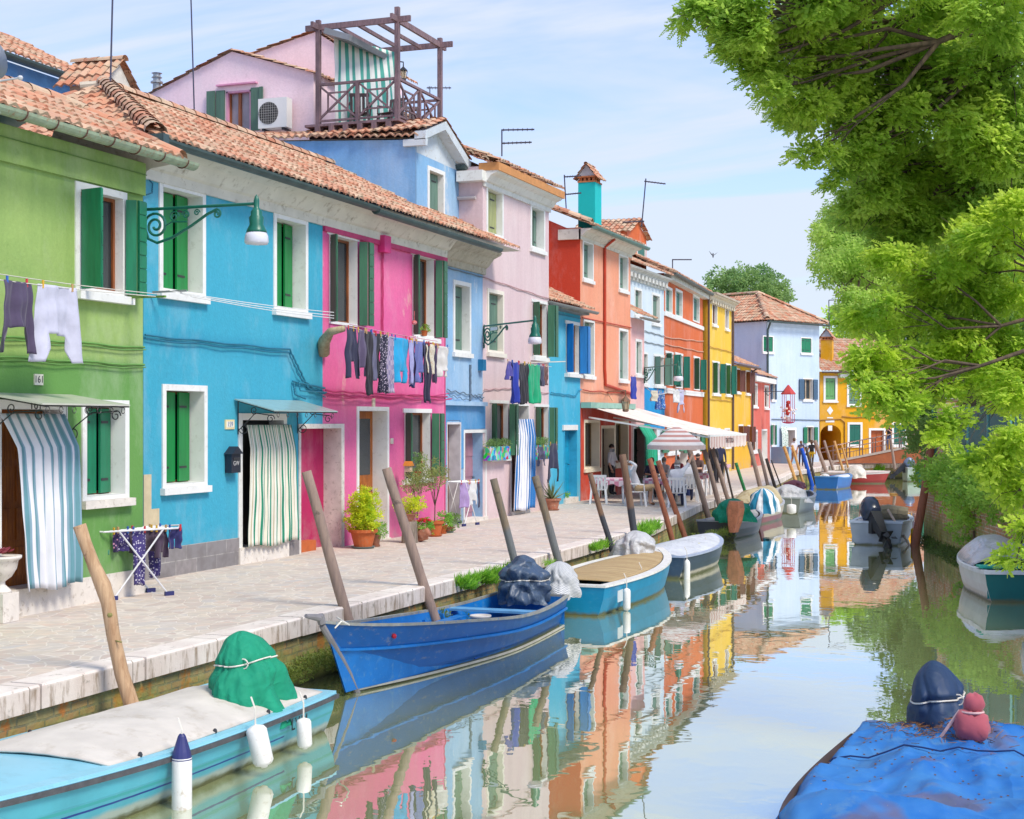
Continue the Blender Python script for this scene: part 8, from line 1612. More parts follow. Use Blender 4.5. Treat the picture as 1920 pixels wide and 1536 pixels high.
def tree(name, label, base, clumps, tmpl, mat, size, dens, trunk_r, limb=None, bark=None, droop=.3, group=None, squash=.6, bend=None, twig=True):
 base = Vc(base); o = thing(name, base, label, 'tree', group); sp = []; tips = []
 for (c, r) in clumps:
  c = Vc(c); tips.append((c, r)); n = int(dens * r * r); subs = [c + Vc((v.x, v.y, v.z * squash)) for v in [inball(r * .85) for _ in range(max(3, int(r * 9)))]]
  for i in range(n):
   s = random.choice(subs); q = inball(r * .48); q.z *= squash; p = s + q; d = (p - c) * .8 / max(r, .1) + inball(.6) + Vc((0, 0, -droop)); d.z *= .45; sp.append((p, d, size * ru(.7, 1.2), ru(-.6, .6)))
 m = MB(); hub = Vc(bend) if bend is not None else base.lerp(sum((c for c, r in tips), Vc()) / len(tips), .5); rr = trunk_r
 m.tube([base - Vc((0, 0, .3)), base.lerp(hub, .5) + Vc((.1 * trunk_r, .05, 0)), hub], [rr * 1.15, rr * .85, rr * .6], 10)
 rem = tips[:]
 while rem:   # limbs: each serves a handful of neighbouring clumps
  s0 = max(rem, key=lambda q: (q[0] - hub).length); grp = sorted(rem, key=lambda q: (q[0] - s0[0]).length)[:5]; rem = [q for q in rem if q not in grp]
  cen = sum((c for c, r in grp), Vc()) / len(grp); sh_ = hub.lerp(cen, .72); L = (sh_ - hub).length; md = hub.lerp(sh_, .5) + Vc((0, 0, .1 * L)) + inball(.07 * L)
  m.tube([hub, hub.lerp(md, .55) + inball(.03 * L), md, md.lerp(sh_, .55) + inball(.03 * L), sh_], [rr * .34, rr * .28, rr * .22, rr * .17, rr * .13], 7, cap=False)
  for c, r in grp:
   l2 = (c - sh_).length; k1 = sh_.lerp(c, .4) + inball(.12 * l2); k2 = sh_.lerp(c, .75) + inball(.1 * l2); m.tube([sh_, k1, k2, c], [rr * .12, rr * .085, rr * .06, rr * .03], 5, cap=False)
   if twig:
    for i in range(6): e = c + inball(r * .95); st = k1.lerp(c, ru(.1, 1)); m.tube([st, st.lerp(e, .5) + inball(.07), e], [rr * .035, rr * .025, rr * .012], 4, cap=False)
 m.build('trunk', bark or BARK, o, smooth=True); foliage('crown', sp, tmpl, mat, o)
 if tmpl is FRD: foliage('inner_leaves', [(p + inball(.06) - d.normalized() * .06, d + inball(.8), sz_ * .8, r_) for p, d, sz_, r_ in sp[::1]], SPR, mat, o)
 return o
BARK = wood('grey brown bark', C(128, 106, 86), C(84, 70, 58), .9, (5, 5, 1))
LF1 = leafmat('locust leaves', C(202, 222, 80, .84), C(136, 180, 60, .82), .56); LF3 = leafmat('bright acacia leaves', C(216, 232, 72, .85), C(142, 188, 54, .82), .56); LF2 = leafmat('willowy leaves', C(204, 226, 108, .86), C(148, 188, 84, .84), .6, .6)
LFD = leafmat('shade leaves', C(150, 190, 70, .75), C(84, 136, 52, .7), .4, .8); LFG = leafmat('far tree leaves', C(176, 206, 120, .75), C(104, 156, 90, .7), .35, .3); LFY = leafmat('far bright leaves', C(214, 236, 80, .82), C(150, 206, 60, .8), .4, .3)
cl = [((1300, 28, 15), .24), ((1345, 50, 15), .3), ((1400, 10, 15), .4), ((1440, 70, 15), .42), ((1400, 105, 15.3), .26), ((1470, 130, 15.5), .38), ((1540, 50, 16), .6), ((1500, 190, 15.5), .36), ((1455, 165, 15.2), .2), ((1600, 140, 16), .6), ((1560, 235, 16), .42), ((1530, 290, 15.6), .22), ((1680, 50, 16), .7), ((1700, 190, 16.5), .7), ((1800, 80, 17), .8), ((1640, 285, 16), .45), ((1780, 240, 16), .7), ((1880, 150, 16), .8), ((1870, 300, 16), .6), ((1590, 320, 16), .3), ((1710, 330, 17), .5), ((1850, 10, 15), .6), ((1500, -20, 15), .5), ((1650, -40, 15), .6), ((1610, 350, 16.5), .4), ((1660, 390, 17), .5), ((1760, 380, 17), .6), ((1850, 370, 17), .6), ((1620, 60, 16), .6), ((1750, 150, 16.5), .7), ((1560, 130, 15.8), .5), ((1640, 210, 16), .5), ((1480, 60, 15.2), .4), ((1600, 400, 17), .28), ((1680, 440, 17), .42), ((1740, 430, 17), .45), ((1640, 370, 17), .4)]
tree('locust_tree', 'tall locust tree whose long leafy branches reach over the canal from the upper right', (3.4, 17.5, RW), [(at(*p), r) for p, r in cl], FRD, LF1, .175, 1250, .26, droop=.2, bend=(2.4, 17, 7.6))
cl = [((1780, 440, 15.5), .3), ((1840, 450, 15.5), .45), ((1900, 430, 15), .5), ((1720, 500, 15.5), .42), ((1800, 520, 16), .55), ((1890, 540, 16), .6), ((1650, 585, 15.5), .3), ((1700, 590, 16), .5), ((1790, 620, 16), .6), ((1880, 650, 16), .6), ((1640, 655, 15.2), .32), ((1700, 680, 15.5), .42), ((1660, 710, 15), .3), ((1620, 740, 15), .25), ((1690, 770, 15), .28), ((1740, 740, 15.5), .35), ((1820, 720, 16), .5), ((1900, 740, 15.5), .5), ((1800, 800, 15), .28), ((1880, 830, 14.8), .36), ((1840, 880, 14.8), .28), ((1900, 930, 14.8), .34), ((1905, 1050, 14.5), .22), ((1900, 985, 14.6), .2)]
tree('acacia_tree', 'bright yellow green acacia filling the right edge, its lowest sprays hanging near the teal boat', (2.9, 16.2, RW), [(at(*p), r) for p, r in cl], FRD, LF3, .16, 1200, .14, droop=.15, bend=(1.5, 16.6, 3.4))
cl = [((1590, 420, 38), .9), ((1575, 480, 37), .8), ((1610, 520, 37), .8), ((1640, 350, 38), 1.0), ((1680, 430, 38), 1.3), ((1750, 380, 39), 1.2), ((1740, 480, 38), 1.3), ((1830, 430, 40), 1.4), ((1660, 290, 39), .9), ((1800, 300, 40), 1.2), ((1880, 360, 40), 1.3), ((1580, 545, 36.5), .4), ((1900, 480, 40), 1.4), ((1680, 540, 38), .8), ((1640, 470, 39), 1.2), ((1700, 500, 39), 1.3), ((1780, 540, 39), 1.4), ((1620, 400, 39), 1.0), ((1560, 450, 38), .5), ((1590, 570, 37), .35)]
tree('weeping_tree', 'darker drooping tree with a visible brown trunk behind the acacia', (-2.2, 41.5, RW), [(at(*p), r) for p, r in cl], SPS, LF2, .2, 1100, .5, droop=.9, squash=.9, bend=at(1835, 420, 39.5))
for i, (lb, bx, cl, mt, dn) in enumerate((('rounded green tree behind the yellow house roof', (1400, 640, 125), [((1365, 545, 125), 1.6), ((1385, 530, 125), 1.5), ((1400, 560, 126), 2.0), ((1350, 520, 126), .8), ((1340, 575, 125), 1.2)], LFG, 90), ('pair topped green tree behind the pale corner house', (1440, 640, 128), [((1415, 535, 128), 1.6), ((1440, 560, 127), 1.8), ((1462, 545, 128), 1.1), ((1455, 530, 129), .9)], LFG, 90),
  ('small yellow green tree behind the golden chimney', (1580, 690, 118), [((1560, 605, 118), 1.1), ((1585, 610, 118), 1.3), ((1610, 595, 119), 1.4), ((1640, 600, 118), 1.5)], LFY, 110), ('grey green tree behind the golden house roof', (1660, 690, 112), [((1640, 570, 112), 1.6), ((1680, 580, 112), 2.2), ((1720, 560, 112), 2.4), ((1700, 620, 112), 2.0)], LFG, 80))):
 tree('background_tree', lb, at(*bx), [(at(*p), r) for p, r in cl], SPR, mt, .55, dn, .3, droop=.1, squash=.9, group='trees beyond the roofs', twig=False)
cl = [((1760, 640, 55), 2.2), ((1820, 600, 55), 2.6), ((1900, 600, 55), 2.8), ((1800, 700, 54), 2.4), ((1880, 700, 52), 2.4), ((1740, 720, 54), 1.3), ((1950, 660, 52), 2.5), ((1850, 520, 56), 2.4), ((1930, 500, 55), 2.8)]
tree('shade_tree', 'dense dark green tree in the garden behind the teal fences', (3, 55, RW), [(at(*p), r) for p, r in cl], SPR, LFD, .5, 110, .4, droop=.2, squash=.9, twig=False)
# ivy and creepers
def bush(name, label, clumps, tmpl, mat, size, dens, cat='plant', group=None, **k):
 sp = []
 for c, r in clumps:
  for i in range(int(dens * r * r)): v = inball(r); v.z *= k.get('sq', .8); sp.append((Vc(c) + v, v + inball(.5 * r) + Vc((0, 0, k.get('up', .1))), size * ru(.6, 1.2), ru(-1, 1)))
 return foliage(name, sp, tmpl, mat, None, label=label, cat=cat, group=group, kind=k.get('kind'))
bush('ivy', 'pale ivy climbing over the left end of the short teal fence', [(at(1722, 790, 42.6), .55), (at(1735, 820, 42.6), .45), (at(1728, 850, 42.4), .4), (at(1748, 765, 43), .5), (at(1760, 745, 44), .7), (at(1715, 765, 43), .4)], SPR, leafmat('pale ivy leaves', C(176, 206, 120, .78), C(116, 164, 80, .7), .35), .2, 700)
def wl(px, py): r = ray(px, py); d = RB - RA; n = Vc((d.y, -d.x, 0)); t = (RA - CAM).dot(n) / r.dot(n); return CAM + r * (t - .25)
bush('creeper', 'bright green creeper spilling down the brick bank wall', [(wl(1812, 915), .5), (wl(1790, 895), .5), (wl(1830, 945), .5), (wl(1818, 985), .38), (wl(1850, 910), .55), (wl(1765, 900), .35), (wl(1740, 893), .3), (wl(1790, 935), .3), (wl(1880, 925), .6), (wl(1770, 880), .4), (wl(1830, 880), .5)], SPR, leafmat('creeper leaves', C(196, 230, 90, .84), C(120, 180, 60, .78), .4), .2, 800)
m = MB(); m.tube([wl(1826, 995) , wl(1827, 1030)], .03, 6); m.build('dead_vine', BARK, label='bare dark ivy trunk in front of the brick bank wall', cat='ivy')
bush('water_weed', 'dark green waterline weed along the foot of the brick bank wall', [(wl(px, 1010 + (px - 1735) * .45 + 8), .16) for px in range(1736, 1820, 7)], SPS, leafmat('weed leaves', C(120, 150, 60, .7), C(76, 110, 44, .65), .3), .12, 2600, cat='weed', kind='stuff')
# grass tufts on the quay wall
def blade_tmpl(): return [(0, -.05, 0), (0, .05, 0), (.6, .035, .06), (.6, -.035, .06), (1, .0, .0), (1, 0.005, 0)], [(0, 1, 2, 3), (3, 2, 5, 4)]
GR = leafmat('quay grass', C(170, 222, 60, .82), C(120, 190, 50, .78), .4, 3)
def tuft(label, pts, n, h):
 sp = []
 for i in range(n):
  px, py = random.choice(pts); d = qx(px, py, .05); p = at(px + ru(-9, 9), py + ru(-4, 4), d); p.x = p.x + ru(-.05, .12); sp.append((p, Vc((ru(-.1, .9), ru(-.7, .7), ru(.3, 1.2))), h * ru(.5, 1.1), ru(-1.5, 1.5)))
 return foliage('grass_tuft', sp, blade_tmpl(), GR, None, label=label, cat='grass', group='grass tufts growing from the quay wall')
tuft('bright grass tuft on the quay edge left of the slate blue engine cover', [(862, 1096), (880, 1092), (900, 1086), (920, 1080), (940, 1076), (870, 1102), (910, 1092), (955, 1068)], 1500, .2)
tuft('grass tuft under the slim tarred pole', [(1110, 1030), (1122, 1027), (1133, 1023)], 350, .2); tuft('grass tuft on the quay right of the dark topped pole', [(1200, 995), (1212, 992), (1222, 990), (1208, 1001), (1196, 1002)], 700, .25); tuft('small grass tuft on the quay beside the blue boat pole', [(1022, 1056), (1028, 1060)], 120, .12); tuft('far grass tuft below the ramp bridge', [(1645, 883)], 200, .4)
MW = leafmat('waterline weed', C(160, 176, 70, .72), C(110, 134, 54, .7), .3, 3)
bush('waterline_weed', 'yellow green weed growing along the quay wall just above the water', [(Vc((-9.02, y + ru(-.1, .1), WZ + ru(.02, .32))), ru(.08, .17)) for y in [14.5 + .25 * k for k in range(118)] if nz3(Vc((y * .5, 0, 3))) > -.12], SPS, MW, .075, 3800, cat='weed', kind='stuff', sq=.7)
# ---- pots
TERRA = plain('terracotta', C(214, 110, 54), .75, .15, 5, dirt=C(196, 130, 90)); OLDT = plain('old terracotta', C(196, 128, 100), .85, .2, 6, dirt=C(214, 190, 170))
def pot(label, c, r, h, mat, plantfn=None, saucer=True, group='potted plants', cat='potted plant', name='potted_plant', rim=True):
 c = Vc(c); o = thing(name, c, label, cat, group); m = MB(); m.lathe(c, [(r * .66, .02), (r * .92, h * .84)] + ([(r * 1.06, h * .84), (r * 1.08, h), (r * .98, h)] if rim else [(r * .96, h)]) + [(r * .9, h * .9), (0, h * .9)], 20); m.build('pot', mat, o, smooth=False)
 if saucer: m = MB(); m.lathe(c, [(r * .75, 0), (r * .9, .035), (r * .82, .035), (0, .02)], 18); m.build('saucer', mat if saucer is True else saucer, o)
 if plantfn: plantfn(o, c + Vc((0, 0, h * .92)))
 return o
def leafy(mat, clumps, size, dens, tm=SPR, stem=.012, up=.2, nm='foliage'):
 def fn(o, t):
  m = MB(); sp = []
  for v, r in clumps:
   c = t + Vc(v); m.tube([t + Vc((ru(-.02, .02), ru(-.02, .02), -.02)), t.lerp(c, .5) + inball(.04), c], [stem, stem * .7, stem * .4], 5)
   for i in range(int(dens * r * r)): q = inball(r); sp.append((c + q, q + inball(.6 * r) + Vc((0, 0, up * r)), size * ru(.6, 1.2), ru(-1, 1)))
  m.build('stem', BARK, o); foliage(nm, sp, tm, mat, o)
 return fn
YG = leafmat('golden euonymus leaves', C(250, 244, 50, .86), C(170, 214, 50, .8), .4, 9); SG = leafmat('sage herb leaves', C(160, 194, 120, .78), C(120, 164, 80, .7), .3, 5); OLV = leafmat('olive foliage', C(186, 194, 110, .75), C(130, 156, 80, .7), .3, 5); FG = leafmat('fresh green leaves', C(170, 224, 80, .8), C(110, 184, 70, .75), .3, 6)
def gp(px, py, dx=0): p = gz(px, py); p.x += dx; p.z = .004; return p
GRYG = plain('grey green saucer', C(120, 140, 140), .7)
pot('big terracotta pot with a golden yellow euonymus shrub beside the pink house door', gp(681, 1028), .27, .37, TERRA, leafy(YG, [((0, 0, .3), .24), ((-.14, 0, .22), .2), ((.14, 0, .25), .2), ((-.06, 0, .52), .2), ((.12, .02, .56), .16), ((0, 0, .12), .22), ((-.02, 0, .68), .11), ((.16, 0, .7), .09)], .09, 3800), saucer=GRYG)
pot('small brown jug with a trailing green plant right of the golden shrub', gp(700, 1025, .05), .11, .24, plain('brown glaze', C(176, 116, 90), .5), leafy(FG, [((.12, 0, .12), .1), ((.16, 0, .02), .08), ((.05, .02, .16), .08)], .07, 4500), rim=False)
c = gp(768, 1018); m = MB(); m.tube([c, c + Vc((0, 0, .44))], [.17, .15], 12); m.build('log', polemat('mottled log', C(190, 176, 160), C(110, 96, 84)), label='upright mottled log serving as a plant stand by the pink wall', cat='log')
pot('terracotta pot with yellow foliage standing on the mottled log', c + Vc((0, 0, .44)), .13, .16, OLDT, leafy(YG, [((-.14, 0, .12), .13), ((.1, 0, .16), .14), ((.2, 0, .2), .12), ((0, 0, .22), .12)], .08, 3600))
def sapling(mat, h, sp_):
 def fn(o, t):
  m = MB(); s = []; m.tube([t, t + Vc((.01, 0, h * .45))], [.014, .011], 6)
  for i in range(7):
   a = i * .9; e = t + Vc((0, cos(a) * sp_, 0)) + RT * 0 + Vc((.1 * sin(a), 0, h * ru(.7, 1.15))); b0 = t + Vc((.01, 0, h * ru(.3, .5))); m.tube([b0, b0.lerp(e, .5) + inball(.04), e], [.009, .007, .004], 5)
   for k in range(46): q = inball(.13); s.append((e + q, q + Vc((0, 0, .05)), .09 * ru(.6, 1.2), ru(-1, 1)))
  m.build('stem', BARK, o); foliage('foliage', s, SPS, mat, o)
 return fn
pot('old pot with a tall airy olive green shrub below the pink house window', gp(782, 1010), .15, .24, OLDT, sapling(OLV, 1.05, .3)); pot('terracotta pot with a tall thin stemmed airy shrub at the pink house corner', gp(815, 1006), .19, .33, TERRA, sapling(OLV, 1.1, .34))
RDF = plain('geranium red', C(216, 24, 40), .6)
def ger(o, t):
 leafy(FG, [((0, 0, .1), .14), ((.1, 0, .04), .1)], .08, 3500)(o, t); m = MB()
 for i in range(26): q = inball(.16); m.blob(t + Vc((q.x, q.y, .2 + abs(q.z) * .4)), .035, .035, .03, 6)
 m.build('red_blooms', RDF, o)
pot('pot of red geraniums between the log and the tall thin shrub', gp(795, 1012), .11, .2, OLDT, ger); pot('small terracotta pot with a grassy herb right of the tall thin shrub', gp(829, 1001), .12, .19, TERRA, leafy(FG, [((0, 0, .1), .13), ((.08, 0, .14), .1)], .09, 3200)); pot('low pot with a sprawling green herb beside the white drying rack', gp(842, 999), .12, .13, OLDT, leafy(SG, [((0, 0, .1), .13), ((.12, 0, .12), .11)], .09, 3200), saucer=GRYG)
c = gp(780, 1016, .12); m = MB(); m.lathe(c + Vc((0, 0, .12)), [(.0, -.1), (.1, -.08), (.12, .05), (.08, .16), (.09, .2)], 14, 0, MR(R(60), 3, 'Y')); m.build('clay_jar', OLDT, smooth=True, label='tipped over clay jar lying in front of the pink wall pots', cat='jar')
def aloe(o, t):
 m = MB()
 for i in range(34): a = ru(0, 6.28); e = ru(.25, 1.4); l = ru(.3, .6); d = Vc((cos(a) * cos(e), sin(a) * cos(e), sin(e))); m.tube([t, t + d * l * .5 + Vc((0, 0, .02)), t + d * l + Vc((0, 0, .04))], [.022, .015, .002], 5)
 m.build('spiky_leaves', plain('agave green', C(120, 140, 96), .6), o)
pot('cracked terracotta pot with a spiky agave at the shell pink house corner', gp(1035, 957), .24, .33, OLDT, aloe); pot('small pot of bright green leaves behind the agave', gp(1053, 943), .12, .1, TERRA, leafy(FG, [((0, 0, .12), .16)], .1, 2600))
# sill plants and baskets on the pink house
q = fP.p(*[v for v in (fP.S(796, .1), fP.sz(796, 632, .1)[1], .1)]); pot('little terracotta pot of lime green leaves on the upper pink house sill', q, .075, .14, TERRA, leafy(leafmat('lime leaves', C(190, 230, 30, .65), C(150, 200, 40, .6), .3), [((0, 0, .05), .08)], .06, 6000), saucer=False)
q = fP.p(fP.S(783, .12), fP.sz(780, 897, .12)[1], .12); pot('red pot with a trailing plant on the lower pink house sill', q, .08, .15, RDF, leafy(SG, [((0, 0, .16), .12), ((.02, .05, .3), .1), ((0, -.1, -.1), .1)], .08, 3200), saucer=False); pot('white pot with small leaves on the lower pink house sill', q + Vc((0, .22, 0)), .07, .12, WHITE, leafy(FG, [((0, 0, .08), .09)], .06, 3200), saucer=False)
q = fP.p(fP.S(766, .33), fP.sz(766, 885, .33)[1], .33); o = thing('birdhouse', q, 'tiny painted birdhouse hanging on the pink house shutter', 'birdhouse'); m = MB(); m.box(q + Vc((-.06, -.07, 0)), q + Vc((.06, .07, .14))); m.build('box', plain('cream box', C(236, 206, 180)), o); m = MB(); m.raw([q + Vc(v) for v in ((-.09, -.1, .13), (.09, -.1, .13), (.09, .1, .13), (-.09, .1, .13), (-.09, 0, .23), (.09, 0, .23))], [(0, 1, 5, 4), (2, 3, 4, 5), (1, 2, 5), (3, 0, 4), (0, 3, 2, 1)]); m.build('roof', plain('orange roof', C(226, 140, 50)), o)
q = fP.p(fP.S(777, .3), fP.sz(777, 605, .3)[1], .3); m = MB(); m.blob(q, .06, .07, .05, 10); m.tube([q, q + Vc((0, 0, .25))], .006, 4); m.build('hanging_ornament', plain('red white ornament', C(226, 120, 120), dirt=(.8, .8, .8)), label='small red and white ornament hanging by the upper pink house window', cat='ornament')
# painted flower box on shell pink sill
fl = LPH.f
for i, (p0, p1, yt, yb, lb) in enumerate(((917, 956, 838, 864, 'brightly painted flower box on the shell pink window sill'), (1005, 1028, 835, 862, 'painted flower box behind the knitted top'))):
 s0, z1 = fl.sz(p0, yt, .2); s1, z0 = fl.sz(p1, yt, .2)[0], fl.sz(p0, yb, .2)[1]; o = thing('flower_box', fl.p(s0, z0, .1), lb, 'flower box', 'painted flower boxes'); m = MB(); fl.box(m, s0, s1, z0, z1, .05, .22)
 N = NB('painted box %d' % i); v = N.n('ShaderNodeTexVoronoi', {'Vector': N.obj(), 'Scale': 9.0}).outputs['Color']; N.col(N.n('ShaderNodeHueSaturation', {'Color': N.mix(.55, C(60, 190, 170), v), 'Saturation': 1.5}).outputs[0]); m.build('box', N.mat, o)
 sp = [];
 for k in range(260): a = ru(s0, s1); sp.append((fl.p(a, z1 + ru(-.02, .14), .14 + ru(-.06, .08)), inball(1) + Vc((0, 0, .5)), .08, ru(-1, 1)))
 foliage('foliage', sp, SPS, SG, o)
# stone urn at the left edge
c = gp(2, 1166); o = thing('stone_urn', c, 'white stone urn with red leaves on a plinth at the left edge', 'urn'); m = MB(); m.box(c + Vc((-.15, -.15, 0)), c + Vc((.15, .15, .36))); m.build('plinth', STONE, o); m = MB(); m.lathe(c + Vc((0, 0, .36)), [(.13, 0), (.12, .03), (.05, .1), (.05, .14), (.13, .2), (.19, .3), (.21, .4), (.25, .43), (.25, .46), (.18, .44), (0, .43)], 24); m.build('bowl', STONE, o, smooth=True)
m = MB();
for i in range(30): d = inball(.14); m.ob(c + Vc((d.x, d.y, .86 + abs(d.z) * .4)), Vc((.035, 0, .01)), Vc((0, .02, .01)), Vc((0, 0, .004)))
m.build('red_leaves', plain('dark red leaves', C(150, 50, 70)), o)
c = fP.p(fP.S(590), 0, -.2); m = MB(); m.box(c + Vc((-.09, -.5, 0)), c + Vc((.1, .25, .2))); m.build('planter_trough', TERRA, label='empty terracotta trough on the floor of the raspberry passage', cat='planter')
# bird
c = at(1337, 479, 90); m = MB(); m.blob(c, .05, .05, .16, 8); m.poly([c, c + Vc((.3, .1, .22)), c + Vc((.1, 0, .02))]); m.poly([c, c + Vc((-.25, -.1, .3)), c + Vc((-.1, 0, .02))]); m.build('bird', plain('swift plumage', C(90, 90, 100)), label='small dark bird flying high above the far roofs', cat='bird')
# ================================================================ CAFE
AX0, AX1 = XP + .05, -10.35
ay0, ay1 = onX(1103, 762, AX0).y, onX(1398, 815, AX1).y
az0 = onX(1103, 762, AX0).z; az1 = onX(1335, 817, AX1).z
o = thing('awning', ((AX0 + AX1) / 2, (ay0 + ay1) / 2, az1), 'wide pinkish white awning with a red and white striped valance over the cafe tables', 'awning')
AWM = canvas('pinkish awning canvas', C(250, 232, 222, .86), C(240, 214, 204), .8, .8, .05); m = MB(); m.grid(lambda u, v: Vc((AX0 + (AX1 - AX0) * u, ay0 + (ay1 - ay0) * v, az0 + (az1 - az0) * u - .06 * sin(pi * u) + .01 * sin(v * 40))), 10, 60); solid(m.build('canopy', AWM, o, smooth=True), .015)
VS = stripes('red white valance', [(0, C(244, 236, 230, .85)), (.5, C(206, 130, 116))], 24); m = MB(); m.grid(lambda u, v: Vc((AX1 + .03 + .012 * sin(u * 150) * v, ay0 + (ay1 - ay0) * u, az1 - .36 * v - (.05 * abs(sin(u * 36)) if v > .9 else 0))), 150, 4); solid(m.build('valance', VS, o), .006)
m = MB(); m.bar((AX1, ay0, az1 + .0), (AX1, ay1, az1 + .0), .07, .07); m.build('front_bar', WHITE, o)
for y in (ay0 + .06, (ay0 + ay1) / 2, ay1 - .06): m = MB(); m.bar((AX0, y, az0 - .35), (AX1, y, az1 - .05), .06, .05); m.build('folding_arm', WHITE, o)
textmesh('lettering', 'TRATTORIA', .24, (AX1 + .05, (ay0 + ay1) / 2, az1 - .18), (0, 1, 0), (0, 0, 1), plain('dark red lettering', C(90, 40, 46)), o, .002)
uc = at(1268, 840, 44.3); ur = .78; uz = onX(1268, 835, uc.x).z; o = thing('umbrella', (uc.x, uc.y, 0), 'round parasol with pink and white rings shading the cafe guests', 'umbrella')
US = stripes('parasol rings', [(0, C(246, 238, 234, .86)), (.5, C(222, 160, 150))], 4.5, 1); m = MB(); m.grid(lambda u, v: Vc((uc.x, uc.y, uz + .56)) + Vc((cos(u * 6.2832) * ur * v * 1.1 * (1 - .03 * abs(sin(u * 25.13))), sin(u * 6.2832) * ur * v * 1.1, -.54 * v ** 1.3 - (.0 if v < .97 else .02))), 64, 18); m.grid(lambda u, v: Vc((uc.x + cos(u * 6.2832) * ur * 1.1, uc.y + sin(u * 6.2832) * ur * 1.1, uz + .01 - .13 * v)), 64, 1); solid(m.build('canopy', US, o), .008)
m = MB(); m.tube([(uc.x, uc.y, .08), (uc.x, uc.y, uz + .56)], .025, 8); m.build('pole', WHITE, o); m = MB(); m.lathe((uc.x, uc.y, .004), [(.28, 0), (.28, .06), (.05, .1), (.05, .3)], 16); m.build('foot', plain('concrete', C(170, 166, 160)), o)
for k in range(8): m = MB(); a = k * .785; m.bar((uc.x, uc.y, uz + .48), (uc.x + cos(a) * ur * 1.05, uc.y + sin(a) * ur * 1.05, uz + .02), .015); m.build('rib', WHITE, o)
PLW = plain('white plastic', C(238, 238, 240, .86), .35, .05)
CHK = cloth('pink checked tablecloth', C(236, 150, 176), chk=C(250, 226, 232), dsc=10)
def table(label, c, w=.85, h=.74):
 c = Vc(c); o = thing('cafe_table', c, label, 'table', 'cafe tables')
 m = MB(); m.box(c + Vc((-w / 2, -w / 2, h - .03)), c + Vc((w / 2, w / 2, h))); m.build('table_top', PLW, o)
 for sx in (-1, 1):
  for sy in (-1, 1): m = MB(); m.bar(c + Vc((sx * w * .42, sy * w * .42, 0)), c + Vc((sx * w * .38, sy * w * .38, h - .03)), .05); m.build('leg', PLW, o)
 m = MB(); e = w / 2 + .02
 m.grid(lambda u, v: c + Vc((max(-e, min(e, (u - .5) * w * 1.5)), max(-e, min(e, (v - .5) * w * 1.5)), h + .006 - max(0, abs((u - .5) * w * 1.5) - e, abs((v - .5) * w * 1.5) - e) * (.9 + .2 * sin(u * 20 + v * 14)))), 30, 30); t = m.build('tablecloth', CHK, label='pink checked tablecloth on the ' + label.replace('cafe table', 'table'), cat='tablecloth', group='pink checked tablecloths'); solid(t, .004); return o
def gpt(px, d, z=0): q = at(px, 800, d); q.z = z; return q
t1 = gp(1152, 942); t1 = Vc((t1.x, t1.y, 0)); table('cafe table in front of the red shopfront', t1, .95); garden_chair('plastic_chair', 'empty white plastic chair at the table by the red shopfront', t1 + Vc((-.25, -.85, 0)), R(15), PLW, 'white plastic chairs')
# ================================================================ PEOPLE
SK = [plain('skin light', C(232, 180, 152), .6, .06), plain('skin tan', C(206, 146, 112), .6, .06)]
BASE = dict(pel=(0, 0, .93), spi=(0, 0, 1.12), che=(0, .01, 1.3), nec=(0, 0, 1.47), hea=(0, .02, 1.56), top=(0, .01, 1.66), shL=(-.17, 0, 1.4), elL=(-.23, -.02, 1.13), wrL=(-.24, .08, .9), haL=(-.24, .12, .82), shR=(.17, 0, 1.4), elR=(.23, -.02, 1.13), wrR=(.24, .08, .9), haR=(.24, .12, .82), hiL=(-.09, 0, .9), knL=(-.1, .03, .5), anL=(-.1, -.02, .09), toL=(-.1, .15, .04), hiR=(.09, 0, .9), knR=(.1, .03, .5), anR=(.1, -.02, .09), toR=(.1, .15, .04))
RAD = dict(pel=.165, spi=.15, che=.17, nec=.055, hea=.092, top=.08, sh=.075, el=.05, wr=.033, ha=.038, hi=.105, kn=.075, an=.048, to=.042)
EDG = [('pel', 'spi', 1), ('spi', 'che', 1), ('che', 'nec', 1), ('nec', 'hea', 0), ('hea', 'top', 0)] + [(a + s, b + s, m_) for s in 'LR' for a, b, m_ in (('sh', 'el', 4), ('el', 'wr', 5), ('wr', 'ha', 0), ('hi', 'kn', 2), ('kn', 'an', 6), ('an', 'to', 3))] + [('che', 'sh' + s, 1) for s in 'LR'] + [('pel', 'hi' + s, 2) for s in 'LR']
